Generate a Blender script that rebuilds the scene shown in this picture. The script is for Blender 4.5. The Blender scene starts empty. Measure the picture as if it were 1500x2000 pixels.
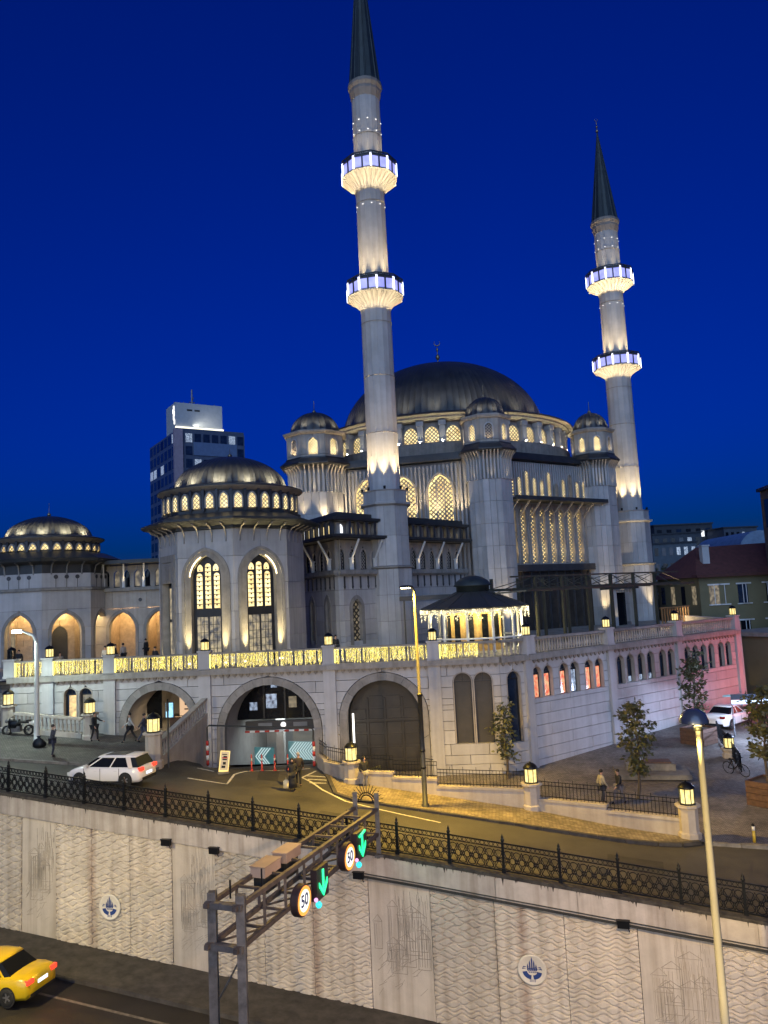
import bpy, math, random
from mathutils import Matrix, Vector
R = math.radians
PI = math.pi
rnd = random.Random(7)
sc = bpy.context.scene
COL = sc.collection

# ------------------------------------------------------------------ camera, sky, light, exposure
ZC = 15.0
PITCH, ROLL = R(6.4), R(2.8)
_f = Vector((0, math.cos(PITCH), math.sin(PITCH)))
_r0 = Vector((1, 0, 0)); _u0 = _r0.cross(_f)
_r = math.cos(ROLL) * _r0 - math.sin(ROLL) * _u0
_u = math.sin(ROLL) * _r0 + math.cos(ROLL) * _u0
cd = bpy.data.cameras.new('camera'); cam = bpy.data.objects.new('camera', cd); COL.objects.link(cam)
cam.matrix_world = Matrix(((_r.x, _u.x, -_f.x, 0), (_r.y, _u.y, -_f.y, 0), (_r.z, _u.z, -_f.z, ZC), (0, 0, 0, 1)))
cd.sensor_fit = 'VERTICAL'; cd.sensor_height = 36; cd.lens = 27; cd.clip_start = 0.1; cd.clip_end = 3000
sc.camera = cam

SUN_EL, SUN_ROT = R(2.0), R(187)          # dusk: the last light comes from low behind the camera
w = bpy.data.worlds.new('World'); sc.world = w; w.use_nodes = True
nt = w.node_tree; bg = nt.nodes['Background']
sky = nt.nodes.new('ShaderNodeTexSky'); sky.sky_type = 'NISHITA'; sky.sun_disc = False
sky.sun_elevation = SUN_EL; sky.sun_rotation = SUN_ROT; sky.ozone_density = 9; sky.dust_density = 0.3; sky.air_density = 1.0
tint = nt.nodes.new('ShaderNodeMix'); tint.data_type = 'RGBA'; tint.blend_type = 'MULTIPLY'; tint.inputs[0].default_value = 1
nt.links.new(sky.outputs[0], tint.inputs[6]); tint.inputs[7].default_value = (0.75, 0.50, 1.0, 1)
nt.links.new(tint.outputs[2], bg.inputs[0]); bg.inputs[1].default_value = 0.115

sl = bpy.data.lights.new('dusk_sun', 'SUN'); sl.energy = 0.74; sl.angle = R(70); sl.color = (0.49, 0.72, 1.0)
so = bpy.data.objects.new('dusk_sun', sl); COL.objects.link(so)
_d = Vector((0.10, 0.90, -0.42)).normalized()
so.rotation_euler = _d.to_track_quat('-Z', 'Y').to_euler()
sc.view_settings.view_transform = 'Standard'; sc.view_settings.look = 'None'
sc.view_settings.gamma = 1; sc.view_settings.exposure = 1.0
try:
    sc.view_settings.use_curve_mapping = False
except Exception:
    pass
cy = sc.cycles
cy.use_denoising = True; cy.max_bounces = 5; cy.diffuse_bounces = 2; cy.glossy_bounces = 2; cy.transmission_bounces = 3
cy.transparent_max_bounces = 6; cy.sample_clamp_indirect = 3; cy.sample_clamp_direct = 0; cy.caustics_reflective = False; cy.caustics_refractive = False
cy.use_adaptive_sampling = True; cy.adaptive_threshold = 0.02

# ------------------------------------------------------------------ materials
MATS = {}
def nodes_of(name):
    m = bpy.data.materials.new(name); m.use_nodes = True
    MATS[name] = m
    return m, m.node_tree, m.node_tree.nodes['Principled BSDF']
def mat(name, col, rough=0.7, metal=0.0, var=0.12, scale=1.2, bump=0.0, bscale=20, col2=None, spec=0.5, streak=0.0):
    m, t, b = nodes_of(name)
    b.inputs['Roughness'].default_value = rough; b.inputs['Metallic'].default_value = metal
    b.inputs['Specular IOR Level'].default_value = spec
    tc = t.nodes.new('ShaderNodeTexCoord'); geo = t.nodes.new('ShaderNodeNewGeometry')
    n1 = t.nodes.new('ShaderNodeTexNoise'); n1.inputs['Scale'].default_value = scale; n1.inputs['Detail'].default_value = 6; n1.inputs['Roughness'].default_value = 0.65
    t.links.new(geo.outputs['Position'], n1.inputs['Vector'])
    mr = t.nodes.new('ShaderNodeMapRange'); mr.inputs[1].default_value = 0.3; mr.inputs[2].default_value = 0.7
    t.links.new(n1.outputs['Fac'], mr.inputs[0])
    mx = t.nodes.new('ShaderNodeMix'); mx.data_type = 'RGBA'
    c2 = col2 if col2 else tuple(c * (1 - 2 * var) for c in col)
    c1 = col if col2 else tuple(min(1, c * (1 + var * 0.6)) for c in col)
    mx.inputs[6].default_value = (*c2, 1); mx.inputs[7].default_value = (*c1, 1)
    t.links.new(mr.outputs[0], mx.inputs[0])
    out = mx.outputs[2]
    # a slight tone of its own for every object that carries the material
    oi = t.nodes.new('ShaderNodeObjectInfo'); hv = t.nodes.new('ShaderNodeHueSaturation')
    ma = t.nodes.new('ShaderNodeMath'); ma.operation = 'MULTIPLY_ADD'; ma.inputs[1].default_value = 0.22; ma.inputs[2].default_value = 0.89
    t.links.new(oi.outputs['Random'], ma.inputs[0]); t.links.new(ma.outputs[0], hv.inputs['Value']); t.links.new(out, hv.inputs['Color'])
    out = hv.outputs[0]
    if streak:
        mp = t.nodes.new('ShaderNodeMapping'); mp.inputs['Scale'].default_value = (2.2, 2.2, 0.12)
        n3 = t.nodes.new('ShaderNodeTexNoise'); n3.inputs['Scale'].default_value = 1.6; n3.inputs['Detail'].default_value = 5
        t.links.new(geo.outputs['Position'], mp.inputs['Vector']); t.links.new(mp.outputs[0], n3.inputs['Vector'])
        m3 = t.nodes.new('ShaderNodeMapRange'); m3.inputs[1].default_value = 0.42; m3.inputs[2].default_value = 0.75; m3.inputs[3].default_value = 0; m3.inputs[4].default_value = streak
        t.links.new(n3.outputs['Fac'], m3.inputs[0])
        x3 = t.nodes.new('ShaderNodeMix'); x3.data_type = 'RGBA'; x3.blend_type = 'MULTIPLY'; x3.inputs[7].default_value = (0.45, 0.40, 0.34, 1)
        t.links.new(m3.outputs[0], x3.inputs[0]); t.links.new(out, x3.inputs[6]); out = x3.outputs[2]
    t.links.new(out, b.inputs['Base Color'])
    if bump:
        n2 = t.nodes.new('ShaderNodeTexNoise'); n2.inputs['Scale'].default_value = bscale; n2.inputs['Detail'].default_value = 4
        t.links.new(geo.outputs['Position'], n2.inputs['Vector'])
        bp = t.nodes.new('ShaderNodeBump'); bp.inputs['Strength'].default_value = bump; bp.inputs['Distance'].default_value = 0.05
        t.links.new(n2.outputs['Fac'], bp.inputs['Height']); t.links.new(bp.outputs[0], b.inputs['Normal'])
        rr = t.nodes.new('ShaderNodeMapRange'); rr.inputs[3].default_value = max(0.05, rough - 0.12); rr.inputs[4].default_value = min(1, rough + 0.1)
        t.links.new(n1.outputs['Fac'], rr.inputs[0]); t.links.new(rr.outputs[0], b.inputs['Roughness'])
    return m
def emit(name, col, strength, base=(0.1, 0.1, 0.1), sampled=True, noise=None, col2=None, rough=0.4):
    m, t, b = nodes_of(name)
    b.inputs['Base Color'].default_value = (*base, 1); b.inputs['Roughness'].default_value = rough
    b.inputs['Emission Color'].default_value = (*col, 1); b.inputs['Emission Strength'].default_value = strength
    if noise:
        geo = t.nodes.new('ShaderNodeNewGeometry'); n1 = t.nodes.new('ShaderNodeTexNoise'); n1.inputs['Scale'].default_value = noise; n1.inputs['Detail'].default_value = 3
        t.links.new(geo.outputs['Position'], n1.inputs['Vector'])
        mr = t.nodes.new('ShaderNodeMapRange'); mr.inputs[1].default_value = 0.35; mr.inputs[2].default_value = 0.65; t.links.new(n1.outputs['Fac'], mr.inputs[0])
        mx = t.nodes.new('ShaderNodeMix'); mx.data_type = 'RGBA'; mx.inputs[6].default_value = (*(col2 or tuple(c * 0.3 for c in col)), 1); mx.inputs[7].default_value = (*col, 1)
        t.links.new(mr.outputs[0], mx.inputs[0]); t.links.new(mx.outputs[2], b.inputs['Emission Color'])
    if not sampled:
        m.cycles.emission_sampling = 'NONE'
    return m
def tiles(name, c1, c2, cm, scale, bw, bh, mortar=0.02, rough=0.8, rot=0.0, bump=0.4):
    m, t, b = nodes_of(name); b.inputs['Roughness'].default_value = rough
    geo = t.nodes.new('ShaderNodeNewGeometry'); mp = t.nodes.new('ShaderNodeMapping'); mp.inputs['Rotation'].default_value = (0, 0, rot)
    br = t.nodes.new('ShaderNodeTexBrick'); br.inputs['Scale'].default_value = scale; br.inputs['Brick Width'].default_value = bw; br.inputs['Row Height'].default_value = bh
    br.inputs['Mortar Size'].default_value = mortar; br.inputs['Color1'].default_value = (*c1, 1); br.inputs['Color2'].default_value = (*c2, 1); br.inputs['Mortar'].default_value = (*cm, 1)
    t.links.new(geo.outputs['Position'], mp.inputs['Vector']); t.links.new(mp.outputs[0], br.inputs['Vector'])
    n1 = t.nodes.new('ShaderNodeTexNoise'); n1.inputs['Scale'].default_value = 0.9; n1.inputs['Detail'].default_value = 7; t.links.new(geo.outputs['Position'], n1.inputs['Vector'])
    mr = t.nodes.new('ShaderNodeMapRange'); mr.inputs[1].default_value = 0.3; mr.inputs[2].default_value = 0.75; mr.inputs[3].default_value = 0.6; mr.inputs[4].default_value = 1.25; t.links.new(n1.outputs['Fac'], mr.inputs[0])
    mx = t.nodes.new('ShaderNodeMix'); mx.data_type = 'RGBA'; mx.blend_type = 'MULTIPLY'; mx.inputs[0].default_value = 1
    t.links.new(br.outputs['Color'], mx.inputs[6]); t.links.new(mr.outputs[0], mx.inputs[7]); t.links.new(mx.outputs[2], b.inputs['Base Color'])
    bp = t.nodes.new('ShaderNodeBump'); bp.inputs['Strength'].default_value = bump; bp.inputs['Distance'].default_value = 0.02; bp.invert = True
    t.links.new(br.outputs['Fac'], bp.inputs['Height']); t.links.new(bp.outputs[0], b.inputs['Normal'])
    return m

STONE = mat('limestone', (0.47, 0.46, 0.45), 0.78, var=0.10, scale=0.55, bump=0.12, bscale=9, streak=0.28)
STONE2 = mat('warm_limestone', (0.42, 0.38, 0.33), 0.8, var=0.12, scale=0.9, bump=0.15, bscale=12, streak=0.35)
TRIM = mat('grey_stone_trim', (0.30, 0.28, 0.25), 0.8, var=0.15, scale=1.6, bump=0.2, bscale=14, streak=0.4)
DARKSTONE = mat('dark_bronze_trim', (0.075, 0.075, 0.08), 0.5, 0.3, var=0.15)
ROOF = mat('lead_roof', (0.055, 0.058, 0.062), 0.45, 0.35, var=0.2, scale=0.7, bump=0.08, bscale=6)
ROOFD = mat('dark_lead_roof', (0.06, 0.062, 0.06), 0.5, 0.2, var=0.2, scale=0.7, bump=0.08, bscale=6)
SPIRE = mat('green_black_lead', (0.035, 0.05, 0.055), 0.5, 0.3, var=0.2)
BRONZE = mat('bronze', (0.30, 0.24, 0.15), 0.35, 0.8)
IRON = mat('black_iron', (0.012, 0.014, 0.018), 0.42, 0.6, var=0.25)
STEEL = mat('galvanised_steel', (0.17, 0.17, 0.18), 0.5, 0.5, var=0.25, scale=3, bump=0.1)
RUST = mat('brown_painted_steel', (0.115, 0.10, 0.098), 0.6, 0.3, var=0.25, scale=3, bump=0.1)
DARKSTEEL = mat('dark_grey_steel', (0.05, 0.052, 0.05), 0.5, 0.4)
POLEW = mat('pale_pole_paint', (0.5, 0.52, 0.5), 0.45, 0.1, var=0.06)
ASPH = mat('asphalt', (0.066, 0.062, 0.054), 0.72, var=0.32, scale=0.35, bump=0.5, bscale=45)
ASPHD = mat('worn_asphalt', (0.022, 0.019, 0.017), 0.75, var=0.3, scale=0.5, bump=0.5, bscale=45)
PAINT = mat('worn_road_paint', (0.62, 0.60, 0.52), 0.7, var=0.25, scale=6)
KERB = mat('kerb_stone', (0.20, 0.19, 0.175), 0.85, var=0.25, scale=2, bump=0.3)
KERBD = mat('tarred_kerb', (0.06, 0.055, 0.05), 0.8, var=0.3, scale=2)
PAVE = tiles('sidewalk_setts', (0.30, 0.25, 0.16), (0.16, 0.13, 0.08), (0.07, 0.06, 0.05), 3.0, 0.55, 0.55, 0.03, 0.8, R(-18))
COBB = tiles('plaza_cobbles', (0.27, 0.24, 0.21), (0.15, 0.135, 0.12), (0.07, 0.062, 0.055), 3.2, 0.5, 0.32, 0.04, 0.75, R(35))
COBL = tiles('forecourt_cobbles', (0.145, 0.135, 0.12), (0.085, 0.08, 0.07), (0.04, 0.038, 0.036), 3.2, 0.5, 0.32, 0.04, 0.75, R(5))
TERR = tiles('terrace_slabs', (0.3, 0.29, 0.27), (0.25, 0.24, 0.22), (0.12, 0.12, 0.11), 1.0, 0.8, 0.8, 0.01, 0.7)
CONC = mat('cast_concrete', (0.54, 0.49, 0.42), 0.85, var=0.10, scale=0.7, bump=0.2, bscale=18, streak=0.55)
COPE = mat('concrete_coping', (0.46, 0.42, 0.38), 0.85, var=0.13, scale=1.1, bump=0.25, bscale=16, streak=0.65)
GRIME = mat('grimy_ledge', (0.06, 0.055, 0.05), 0.9, var=0.4, scale=4)
BACK = mat('dark_backing', (0.05, 0.05, 0.05), 0.9)
GLASSD = mat('dark_glass', (0.008, 0.010, 0.014), 0.16, var=0.2, spec=0.35)
GLASSB = mat('blue_dark_glass', (0.02, 0.035, 0.07), 0.10, var=0.3, spec=0.5)
WOODB = mat('brown_wood', (0.12, 0.065, 0.04), 0.6, var=0.25, scale=5)
FRAME = mat('window_frame', (0.03, 0.033, 0.04), 0.4, 0.4)
WHITE = mat('white_plaster', (0.72, 0.72, 0.70), 0.7, var=0.06)
BLUE = mat('blue_enamel', (0.02, 0.05, 0.20), 0.5, var=0.1)
RED = mat('red_plastic', (0.45, 0.03, 0.02), 0.45, var=0.1)
LEAF = mat('leaf_green', (0.055, 0.075, 0.03), 0.55, var=0.3, scale=3, col2=(0.10, 0.085, 0.035))
BARK = mat('bark', (0.09, 0.07, 0.05), 0.85, var=0.25, scale=8, bump=0.4)
SKIN = mat('skin', (0.42, 0.26, 0.19), 0.55, var=0.05)
WIN_WARM = emit('lit_window', (1.0, 0.80, 0.38), 1.05, noise=1.6, col2=(0.62, 0.43, 0.16), sampled=True)
WIN_GOLD = emit('lit_gold_window', (1.0, 0.78, 0.31), 0.95, noise=0.9, col2=(0.62, 0.40, 0.13))
WIN_DIM = emit('dim_window', (0.75, 0.6, 0.35), 0.20, noise=3, col2=(0.12, 0.09, 0.05), sampled=False)
WIN_ROOM = emit('room_behind_glass', (0.9, 0.72, 0.42), 0.30, noise=2.6, col2=(0.06, 0.07, 0.10), sampled=False, rough=0.15)
WIN_RED = emit('red_display_window', (1.0, 0.14, 0.06), 0.45, noise=4.5, col2=(1.0, 0.6, 0.3), sampled=False, rough=0.15)
WIN_COOL = emit('cool_window', (0.6, 0.75, 1.0), 0.35, noise=5, col2=(0.03, 0.05, 0.1), sampled=False, rough=0.15)
WIN_WHITE = emit('white_lit_window', (0.9, 0.95, 1.0), 0.8, sampled=False)
VIOLET = emit('violet_panel', (0.40, 0.42, 0.95), 0.62, base=(0.2, 0.2, 0.4), noise=1.5, col2=(0.26, 0.27, 0.75))
LEDW = emit('white_led_bar', (0.78, 0.80, 1.0), 1.6)
LEDWARM = emit('warm_led_strip', (1.0, 0.80, 0.42), 4.0)
FAIRY = emit('fairy_bulb', (1.0, 0.80, 0.14), 1.35, sampled=False)
FAIRYW = emit('white_fairy_bulb', (1.0, 0.84, 0.46), 1.5, sampled=False)
LAMP_G = emit('lantern_glass', (1.0, 0.84, 0.34), 0.75, noise=6, col2=(0.8, 0.56, 0.16))
LAMP_HEADW = emit('lamp_head_white', (0.9, 1.0, 0.95), 30)
LAMP_HEADY = emit('lamp_head_yellow', (1.0, 0.80, 0.35), 14)
GREENLED = emit('green_led', (0.0, 1.0, 0.30), 1.0)
SIGNW = emit('lit_sign_white', (1.0, 0.98, 0.95), 0.9)
SIGNR = emit('lit_sign_ring', (1.0, 0.30, 0.03), 0.9)
SIGNB = emit('lit_sign_numerals', (0.03, 0.05, 0.25), 0.10, base=(0.01, 0.015, 0.06))
TAIL = emit('tail_lamp', (1.0, 0.05, 0.02), 1.0, base=(0.3, 0.02, 0.02))
TAILD = mat('tail_lamp_off', (0.25, 0.015, 0.012), 0.25)
PLATE = emit('lit_number_plate', (0.75, 0.85, 1.0), 0.9)
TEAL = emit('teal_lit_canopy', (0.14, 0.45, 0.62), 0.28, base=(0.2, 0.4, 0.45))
CHEVB = emit('chevron_teal', (0.02, 0.22, 0.25), 0.25, sampled=False)
CHEVW = emit('chevron_white', (0.75, 0.95, 0.95), 0.42, sampled=False)
REDSIGN = emit('red_neon', (1.0, 0.16, 0.10), 6)

# ------------------------------------------------------------------ mesh builder
class MB:
    def __init__(s): s.v = []; s.f = []; s.sm = []
    def add(s, vs, fs, M=None, smooth=False):
        o = len(s.v)
        if M is not None: vs = [M @ Vector(p) for p in vs]
        s.v.extend([tuple(p) for p in vs])
        for f in fs: s.f.append(tuple(i + o for i in f)); s.sm.append(smooth)
        return s
    def box(s, c, d, M=None, rz=0.0):
        x, y, z = d[0] / 2, d[1] / 2, d[2] / 2
        vs = [(-x, -y, -z), (x, -y, -z), (x, y, -z), (-x, y, -z), (-x, -y, z), (x, -y, z), (x, y, z), (-x, y, z)]
        T = Matrix.Translation(c) @ Matrix.Rotation(rz, 4, 'Z')
        if M is not None: T = M @ T
        return s.add(vs, [(0, 3, 2, 1), (4, 5, 6, 7), (0, 1, 5, 4), (1, 2, 6, 5), (2, 3, 7, 6), (3, 0, 4, 7)], T)
    def bar(s, a, b, wd, ht=None, up=(0, 0, 1)):
        a, b = Vector(a), Vector(b); d = b - a; L = d.length
        if L < 1e-6: return s
        d /= L; up = Vector(up)
        if abs(d.dot(up)) > 0.98: up = Vector((0, 1, 0))
        x = d.cross(up).normalized(); z = x.cross(d)
        M = Matrix(((x.x, d.x, z.x, 0), (x.y, d.y, z.y, 0), (x.z, d.z, z.z, 0), (0, 0, 0, 1)))
        M.translation = (a + b) / 2
        return s.box((0, 0, 0), (wd, L, ht or wd), M)
    def tube(s, pts, r, n=8, cap=True, smooth=True):
        pts = [Vector(p) for p in pts]; rs = r if isinstance(r, (list, tuple)) else [r] * len(pts)
        vs = []; fs = []
        for i, p in enumerate(pts):
            d = (pts[min(i + 1, len(pts) - 1)] - pts[max(i - 1, 0)]).normalized()
            up = Vector((0, 0, 1)) if abs(d.z) < 0.95 else Vector((0, 1, 0))
            x = d.cross(up).normalized(); y = d.cross(x)
            for k in range(n):
                a = 2 * PI * k / n; vs.append(p + (x * math.cos(a) + y * math.sin(a)) * rs[i])
        for i in range(len(pts) - 1):
            for k in range(n):
                fs.append((i * n + k, i * n + (k + 1) % n, (i + 1) * n + (k + 1) % n, (i + 1) * n + k))
        if cap: fs.append(tuple(range(n))); fs.append(tuple(reversed([(len(pts) - 1) * n + k for k in range(n)])))
        return s.add(vs, fs, None, smooth)
    def lathe(s, prof, n=32, M=None, phase=0.0, smooth=True, cap=True, a0=0.0, a1=2 * PI):
        full = abs(a1 - a0 - 2 * PI) < 1e-6
        cols = n if full else n + 1
        vs = []; fs = []
        for (r, z) in prof:
            for k in range(cols):
                a = a0 + phase + (a1 - a0) * k / n; vs.append((r * math.cos(a), r * math.sin(a), z))
        for i in range(len(prof) - 1):
            for k in range(n):
                k2 = (k + 1) % cols
                fs.append((i * cols + k, i * cols + k2, (i + 1) * cols + k2, (i + 1) * cols + k))
        if cap and full:
            if prof[0][0] > 1e-4: fs.append(tuple(reversed(range(cols))))
            if prof[-1][0] > 1e-4: fs.append(tuple((len(prof) - 1) * cols + k for k in range(cols)))
        return s.add(vs, fs, M, smooth)
    def prism(s, poly, z0, z1, M=None):
        n = len(poly)
        vs = [(p[0], p[1], z0) for p in poly] + [(p[0], p[1], z1) for p in poly]
        fs = [tuple(reversed(range(n))), tuple(range(n, 2 * n))] + [(i, (i + 1) % n, n + (i + 1) % n, n + i) for i in range(n)]
        return s.add(vs, fs, M)
    def loft(s, rings, M=None, smooth=True, cap=True):
        n = len(rings[0]); vs = [p for r in rings for p in r]; fs = []
        for i in range(len(rings) - 1):
            for k in range(n): fs.append((i * n + k, i * n + (k + 1) % n, (i + 1) * n + (k + 1) % n, (i + 1) * n + k))
        if cap: fs.append(tuple(reversed(range(n)))); fs.append(tuple((len(rings) - 1) * n + k for k in range(n)))
        return s.add(vs, fs, M, smooth)
    def sphere(s, c, r, n=10, m=6, sc_=(1, 1, 1)):
        prof = [(max(1e-4, math.sin(PI * i / m)) , -math.cos(PI * i / m)) for i in range(m + 1)]
        M = Matrix.Translation(c) @ Matrix.Diagonal((r * sc_[0], r * sc_[1], r * sc_[2], 1))
        return s.lathe(prof, n, M)
    def mesh(s, name):
        me = bpy.data.meshes.new(name); me.from_pydata(s.v, [], s.f)
        me.polygons.foreach_set('use_smooth', s.sm); me.update()
        return me
    def build(s, name, m, parent=None, world=True, recalc=False):
        return link(name, s.mesh(name), m, parent, world)
PM = {}
def link(name, me, m, parent=None, world=True):
    if m is not None and not me.materials: me.materials.append(m)
    o = bpy.data.objects.new(name, me); COL.objects.link(o)
    if parent is not None:
        o.parent = parent
        PM[o.name] = Matrix() if world else PM.get(parent.name, Matrix())
        if world: o.matrix_parent_inverse = PM.get(parent.name, Matrix()).inverted()
    return o
def sub(name, mb, m, part, world=True):
    """a sub-part: child of a part whose mesh is in world coordinates (part itself carries the inverse)"""
    o = link(name, mb.mesh(name) if isinstance(mb, MB) else mb, m)
    o.parent = part
    return o
def tag(o, label=None, cat=None, group=None, kind=None):
    if label: o['label'] = label
    if cat: o['category'] = cat
    if group: o['group'] = group
    if kind: o['kind'] = kind
    return o
def thing(name, label, cat, loc=(0, 0, 0), rz=0.0, group=None):
    o = bpy.data.objects.new(name, None); COL.objects.link(o); o.location = loc; o.rotation_euler = (0, 0, rz); o.empty_display_size = 0.3
    PM[o.name] = Matrix.Translation(loc) @ Matrix.Rotation(rz, 4, 'Z')
    return tag(o, label, cat, group)
def copy_tree(o, parent=None, loc=None, rz=None):
    c = o.copy(); COL.objects.link(c)
    c.parent = parent
    if loc is not None: c.location = loc
    if rz is not None: c.rotation_euler = (0, 0, rz)
    for ch in o.children: copy_tree(ch, c)
    return c
def lamp(kind, loc, energy, col=(1, 0.8, 0.5), parent=None, aim=None, size=0.1, angle=90, blend=0.6, sizey=None, spread=180, M=None):
    l = bpy.data.lights.new('light', kind); l.energy = energy; l.color = col
    if kind == 'SPOT': l.spot_size = R(angle); l.spot_blend = blend; l.shadow_soft_size = size
    elif kind == 'POINT': l.shadow_soft_size = size
    elif kind == 'AREA':
        l.size = size; l.spread = R(spread)
        if sizey: l.shape = 'RECTANGLE'; l.size_y = sizey
    o = bpy.data.objects.new('light', l); COL.objects.link(o)
    q = Vector(aim if aim else (0, 0, -1)).to_track_quat('-Z', 'Y').to_matrix().to_4x4()
    Mx = Matrix.Translation(loc) @ q
    if parent is not None:
        o.parent = parent; o.matrix_parent_inverse = PM.get(parent.name, Matrix()).inverted()
    o.matrix_basis = Mx
    return o
def struct(name, mb, m): return tag(mb.build(name, m), kind='structure')

# --- wall frame: s along A->B, outward normal to the right of A->B
class Fr:
    def __init__(q, A, B):
        q.A = Vector((A[0], A[1], 0)); q.B = Vector((B[0], B[1], 0)); q.d = (q.B - q.A); q.L = q.d.length; q.d /= q.L
        q.n = Vector((q.d.y, -q.d.x, 0)); q.M = Matrix(((q.d.x, -q.n.x, 0, q.A.x), (q.d.y, -q.n.y, 0, q.A.y), (0, 0, 1, 0), (0, 0, 0, 1)))
        # local x along wall, local y INTO the wall, z up
    def p(q, s, out, z): return q.A + q.d * s + q.n * out + Vector((0, 0, z))
class Op:
    """arched opening: centre s, half width, sill, spring, rise (0 = flat head)"""
    def __init__(q, c, hw, z0, zs, rise): q.c, q.hw, q.z0, q.zs, q.rise = c, hw, z0, zs, rise; q.R = (rise * rise + hw * hw) / (2 * hw) if rise > 0 else 0; q.top = zs + rise
    def half(q, z):
        if z <= q.zs or q.rise <= 0: return q.hw
        t = min(z - q.zs, q.rise); return max(0.0, math.sqrt(max(0, q.R ** 2 - t * t)) - (q.R - q.hw))
    def outline(q, k=8, grow=0.0, z0=None):
        """points (s, z) from bottom left over the head to bottom right"""
        hw = q.hw + grow; z0 = q.z0 if z0 is None else z0
        if q.rise <= 0: return [(q.c - hw, z0), (q.c - hw, q.zs + grow), (q.c + hw, q.zs + grow), (q.c + hw, z0)]
        Rr = q.R + grow; rise = math.sqrt(max(1e-6, Rr ** 2 - (q.R - q.hw) ** 2))
        am = math.asin(min(1, rise / Rr)); L = []
        for i in range(k + 1):
            a = am * i / k; L.append((Rr * math.cos(a) - (q.R - q.hw), q.zs + Rr * math.sin(a)))
        left = [(q.c - hw, z0)] + [(q.c - x, z) for x, z in L]; right = [(q.c + x, z) for x, z in reversed(L[:-1])] + [(q.c + hw, z0)]
        return left + right
def blocks(fr, z0, z1, ops, ch, bl, parent, m, thick=0.45, gap=0.022, name='stone_block', out=0.0, s0=0.0, s1=None, stag=True, jit=0.006):
    s1 = fr.L if s1 is None else s1
    zs = {round(z0, 3), round(z1, 3)}
    n = max(1, round((z1 - z0) / ch))
    for i in range(n + 1): zs.add(round(z0 + (z1 - z0) * i / n, 3))
    for o in ops:
        if z0 < o.z0 < z1: zs.add(round(o.z0, 3))
        if o.rise <= 0 and z0 < o.zs < z1: zs.add(round(o.zs, 3))
    keep = sorted(zs); hard = {round(o.z0, 3) for o in ops} | {round(o.zs, 3) for o in ops if o.rise <= 0} | {round(z0, 3), round(z1, 3)}
    rows = []
    for z in keep:
        if rows and z - rows[-1] < 0.16:
            if z in hard and rows[-1] not in hard: rows[-1] = z
            continue
        rows.append(z)
    rows[-1] = z1
    for ri in range(len(rows) - 1):
        a, b = rows[ri] + gap / 2, rows[ri + 1] - gap / 2
        cut = sorted([o for o in ops if o.z0 < b - 0.02 and o.top > a + 0.02], key=lambda o: o.c)
        k = 6 if any(o.rise > 0 and o.top > a and o.zs < b for o in cut) else 1
        lev = [a + (b - a) * i / k for i in range(k + 1)]
        bounds = [([s0] * (k + 1))]
        for o in cut:
            bounds.append([o.c - o.half(z) if z < o.top else o.c - 0.001 for z in lev])
            bounds.append([o.c + o.half(z) if z < o.top else o.c + 0.001 for z in lev])
        bounds.append([s1] * (k + 1))
        for q in range(0, len(bounds), 2):
            l, r = bounds[q], bounds[q + 1]
            lo, hi = max(l), min(r)
            if max(rr - ll for ll, rr in zip(l, r)) < 0.05: continue
            off = (bl / 2 if (stag and ri % 2) else 0)
            j = [s0 + off + bl * i for i in range(int((s1 - s0) / bl) + 2)]
            j = [x for x in j if lo + 0.35 < x < hi - 0.35]
            edges = [l] + [[x] * (k + 1) for x in j] + [r]
            for e in range(len(edges) - 1):
                pl = [(x + gap / 2, z) for x, z in zip(edges[e], lev)]; pr = [(x - gap / 2, z) for x, z in zip(edges[e + 1], lev)]
                poly = pl + list(reversed(pr))
                if min(p[0] for p in pr) < max(p[0] for p in pl) - 3: continue
                dd = rnd.uniform(-jit, jit) - out
                mb = MB(); nn = len(poly)
                vs = [(x, dd, z) for x, z in poly] + [(x, thick, z) for x, z in poly]
                fs = [tuple(reversed(range(nn))), tuple(range(nn, 2 * nn))] + [(i, (i + 1) % nn, nn + (i + 1) % nn, nn + i) for i in range(nn)]
                mb.add(vs, fs, fr.M); mb.build(name, m, parent)
def ring_trim(fr, op, wd, proud, depth, k=10, z0=None, inner=0.0):
    """moulded surround following an opening"""
    a = op.outline(k, inner, z0); b = op.outline(k, inner + wd, z0); mb = MB(); n = len(a)
    vs = []
    for (s, z) in a: vs.append((s, -proud, z))
    for (s, z) in b: vs.append((s, -proud, z))
    for (s, z) in a: vs.append((s, depth, z))
    for (s, z) in b: vs.append((s, depth, z))
    fs = []
    for i in range(n - 1):
        fs += [(i, i + 1, n + i + 1, n + i), (n + i, n + i + 1, 3 * n + i + 1, 3 * n + i), (2 * n + i, 2 * n + i + 1, i + 1, i), (3 * n + i, 3 * n + i + 1, 2 * n + i + 1, 2 * n + i)]
    fs += [(0, n, 3 * n, 2 * n), (n - 1, 2 * n - 1 + 0, 4 * n - 1, 3 * n - 1)]
    return mb.add(vs, fs, fr.M)
def pane(fr, op, depth, k=8, shrink=0.0):
    poly = op.outline(k, -shrink); mb = MB(); n = len(poly)
    vs = [(s, depth, z) for s, z in poly] + [(s, depth + 0.05, z) for s, z in poly]
    fs = [tuple(reversed(range(n))), tuple(range(n, 2 * n))] + [(i, (i + 1) % n, n + (i + 1) % n, n + i) for i in range(n)]
    return mb.add(vs, fs, fr.M)
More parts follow.
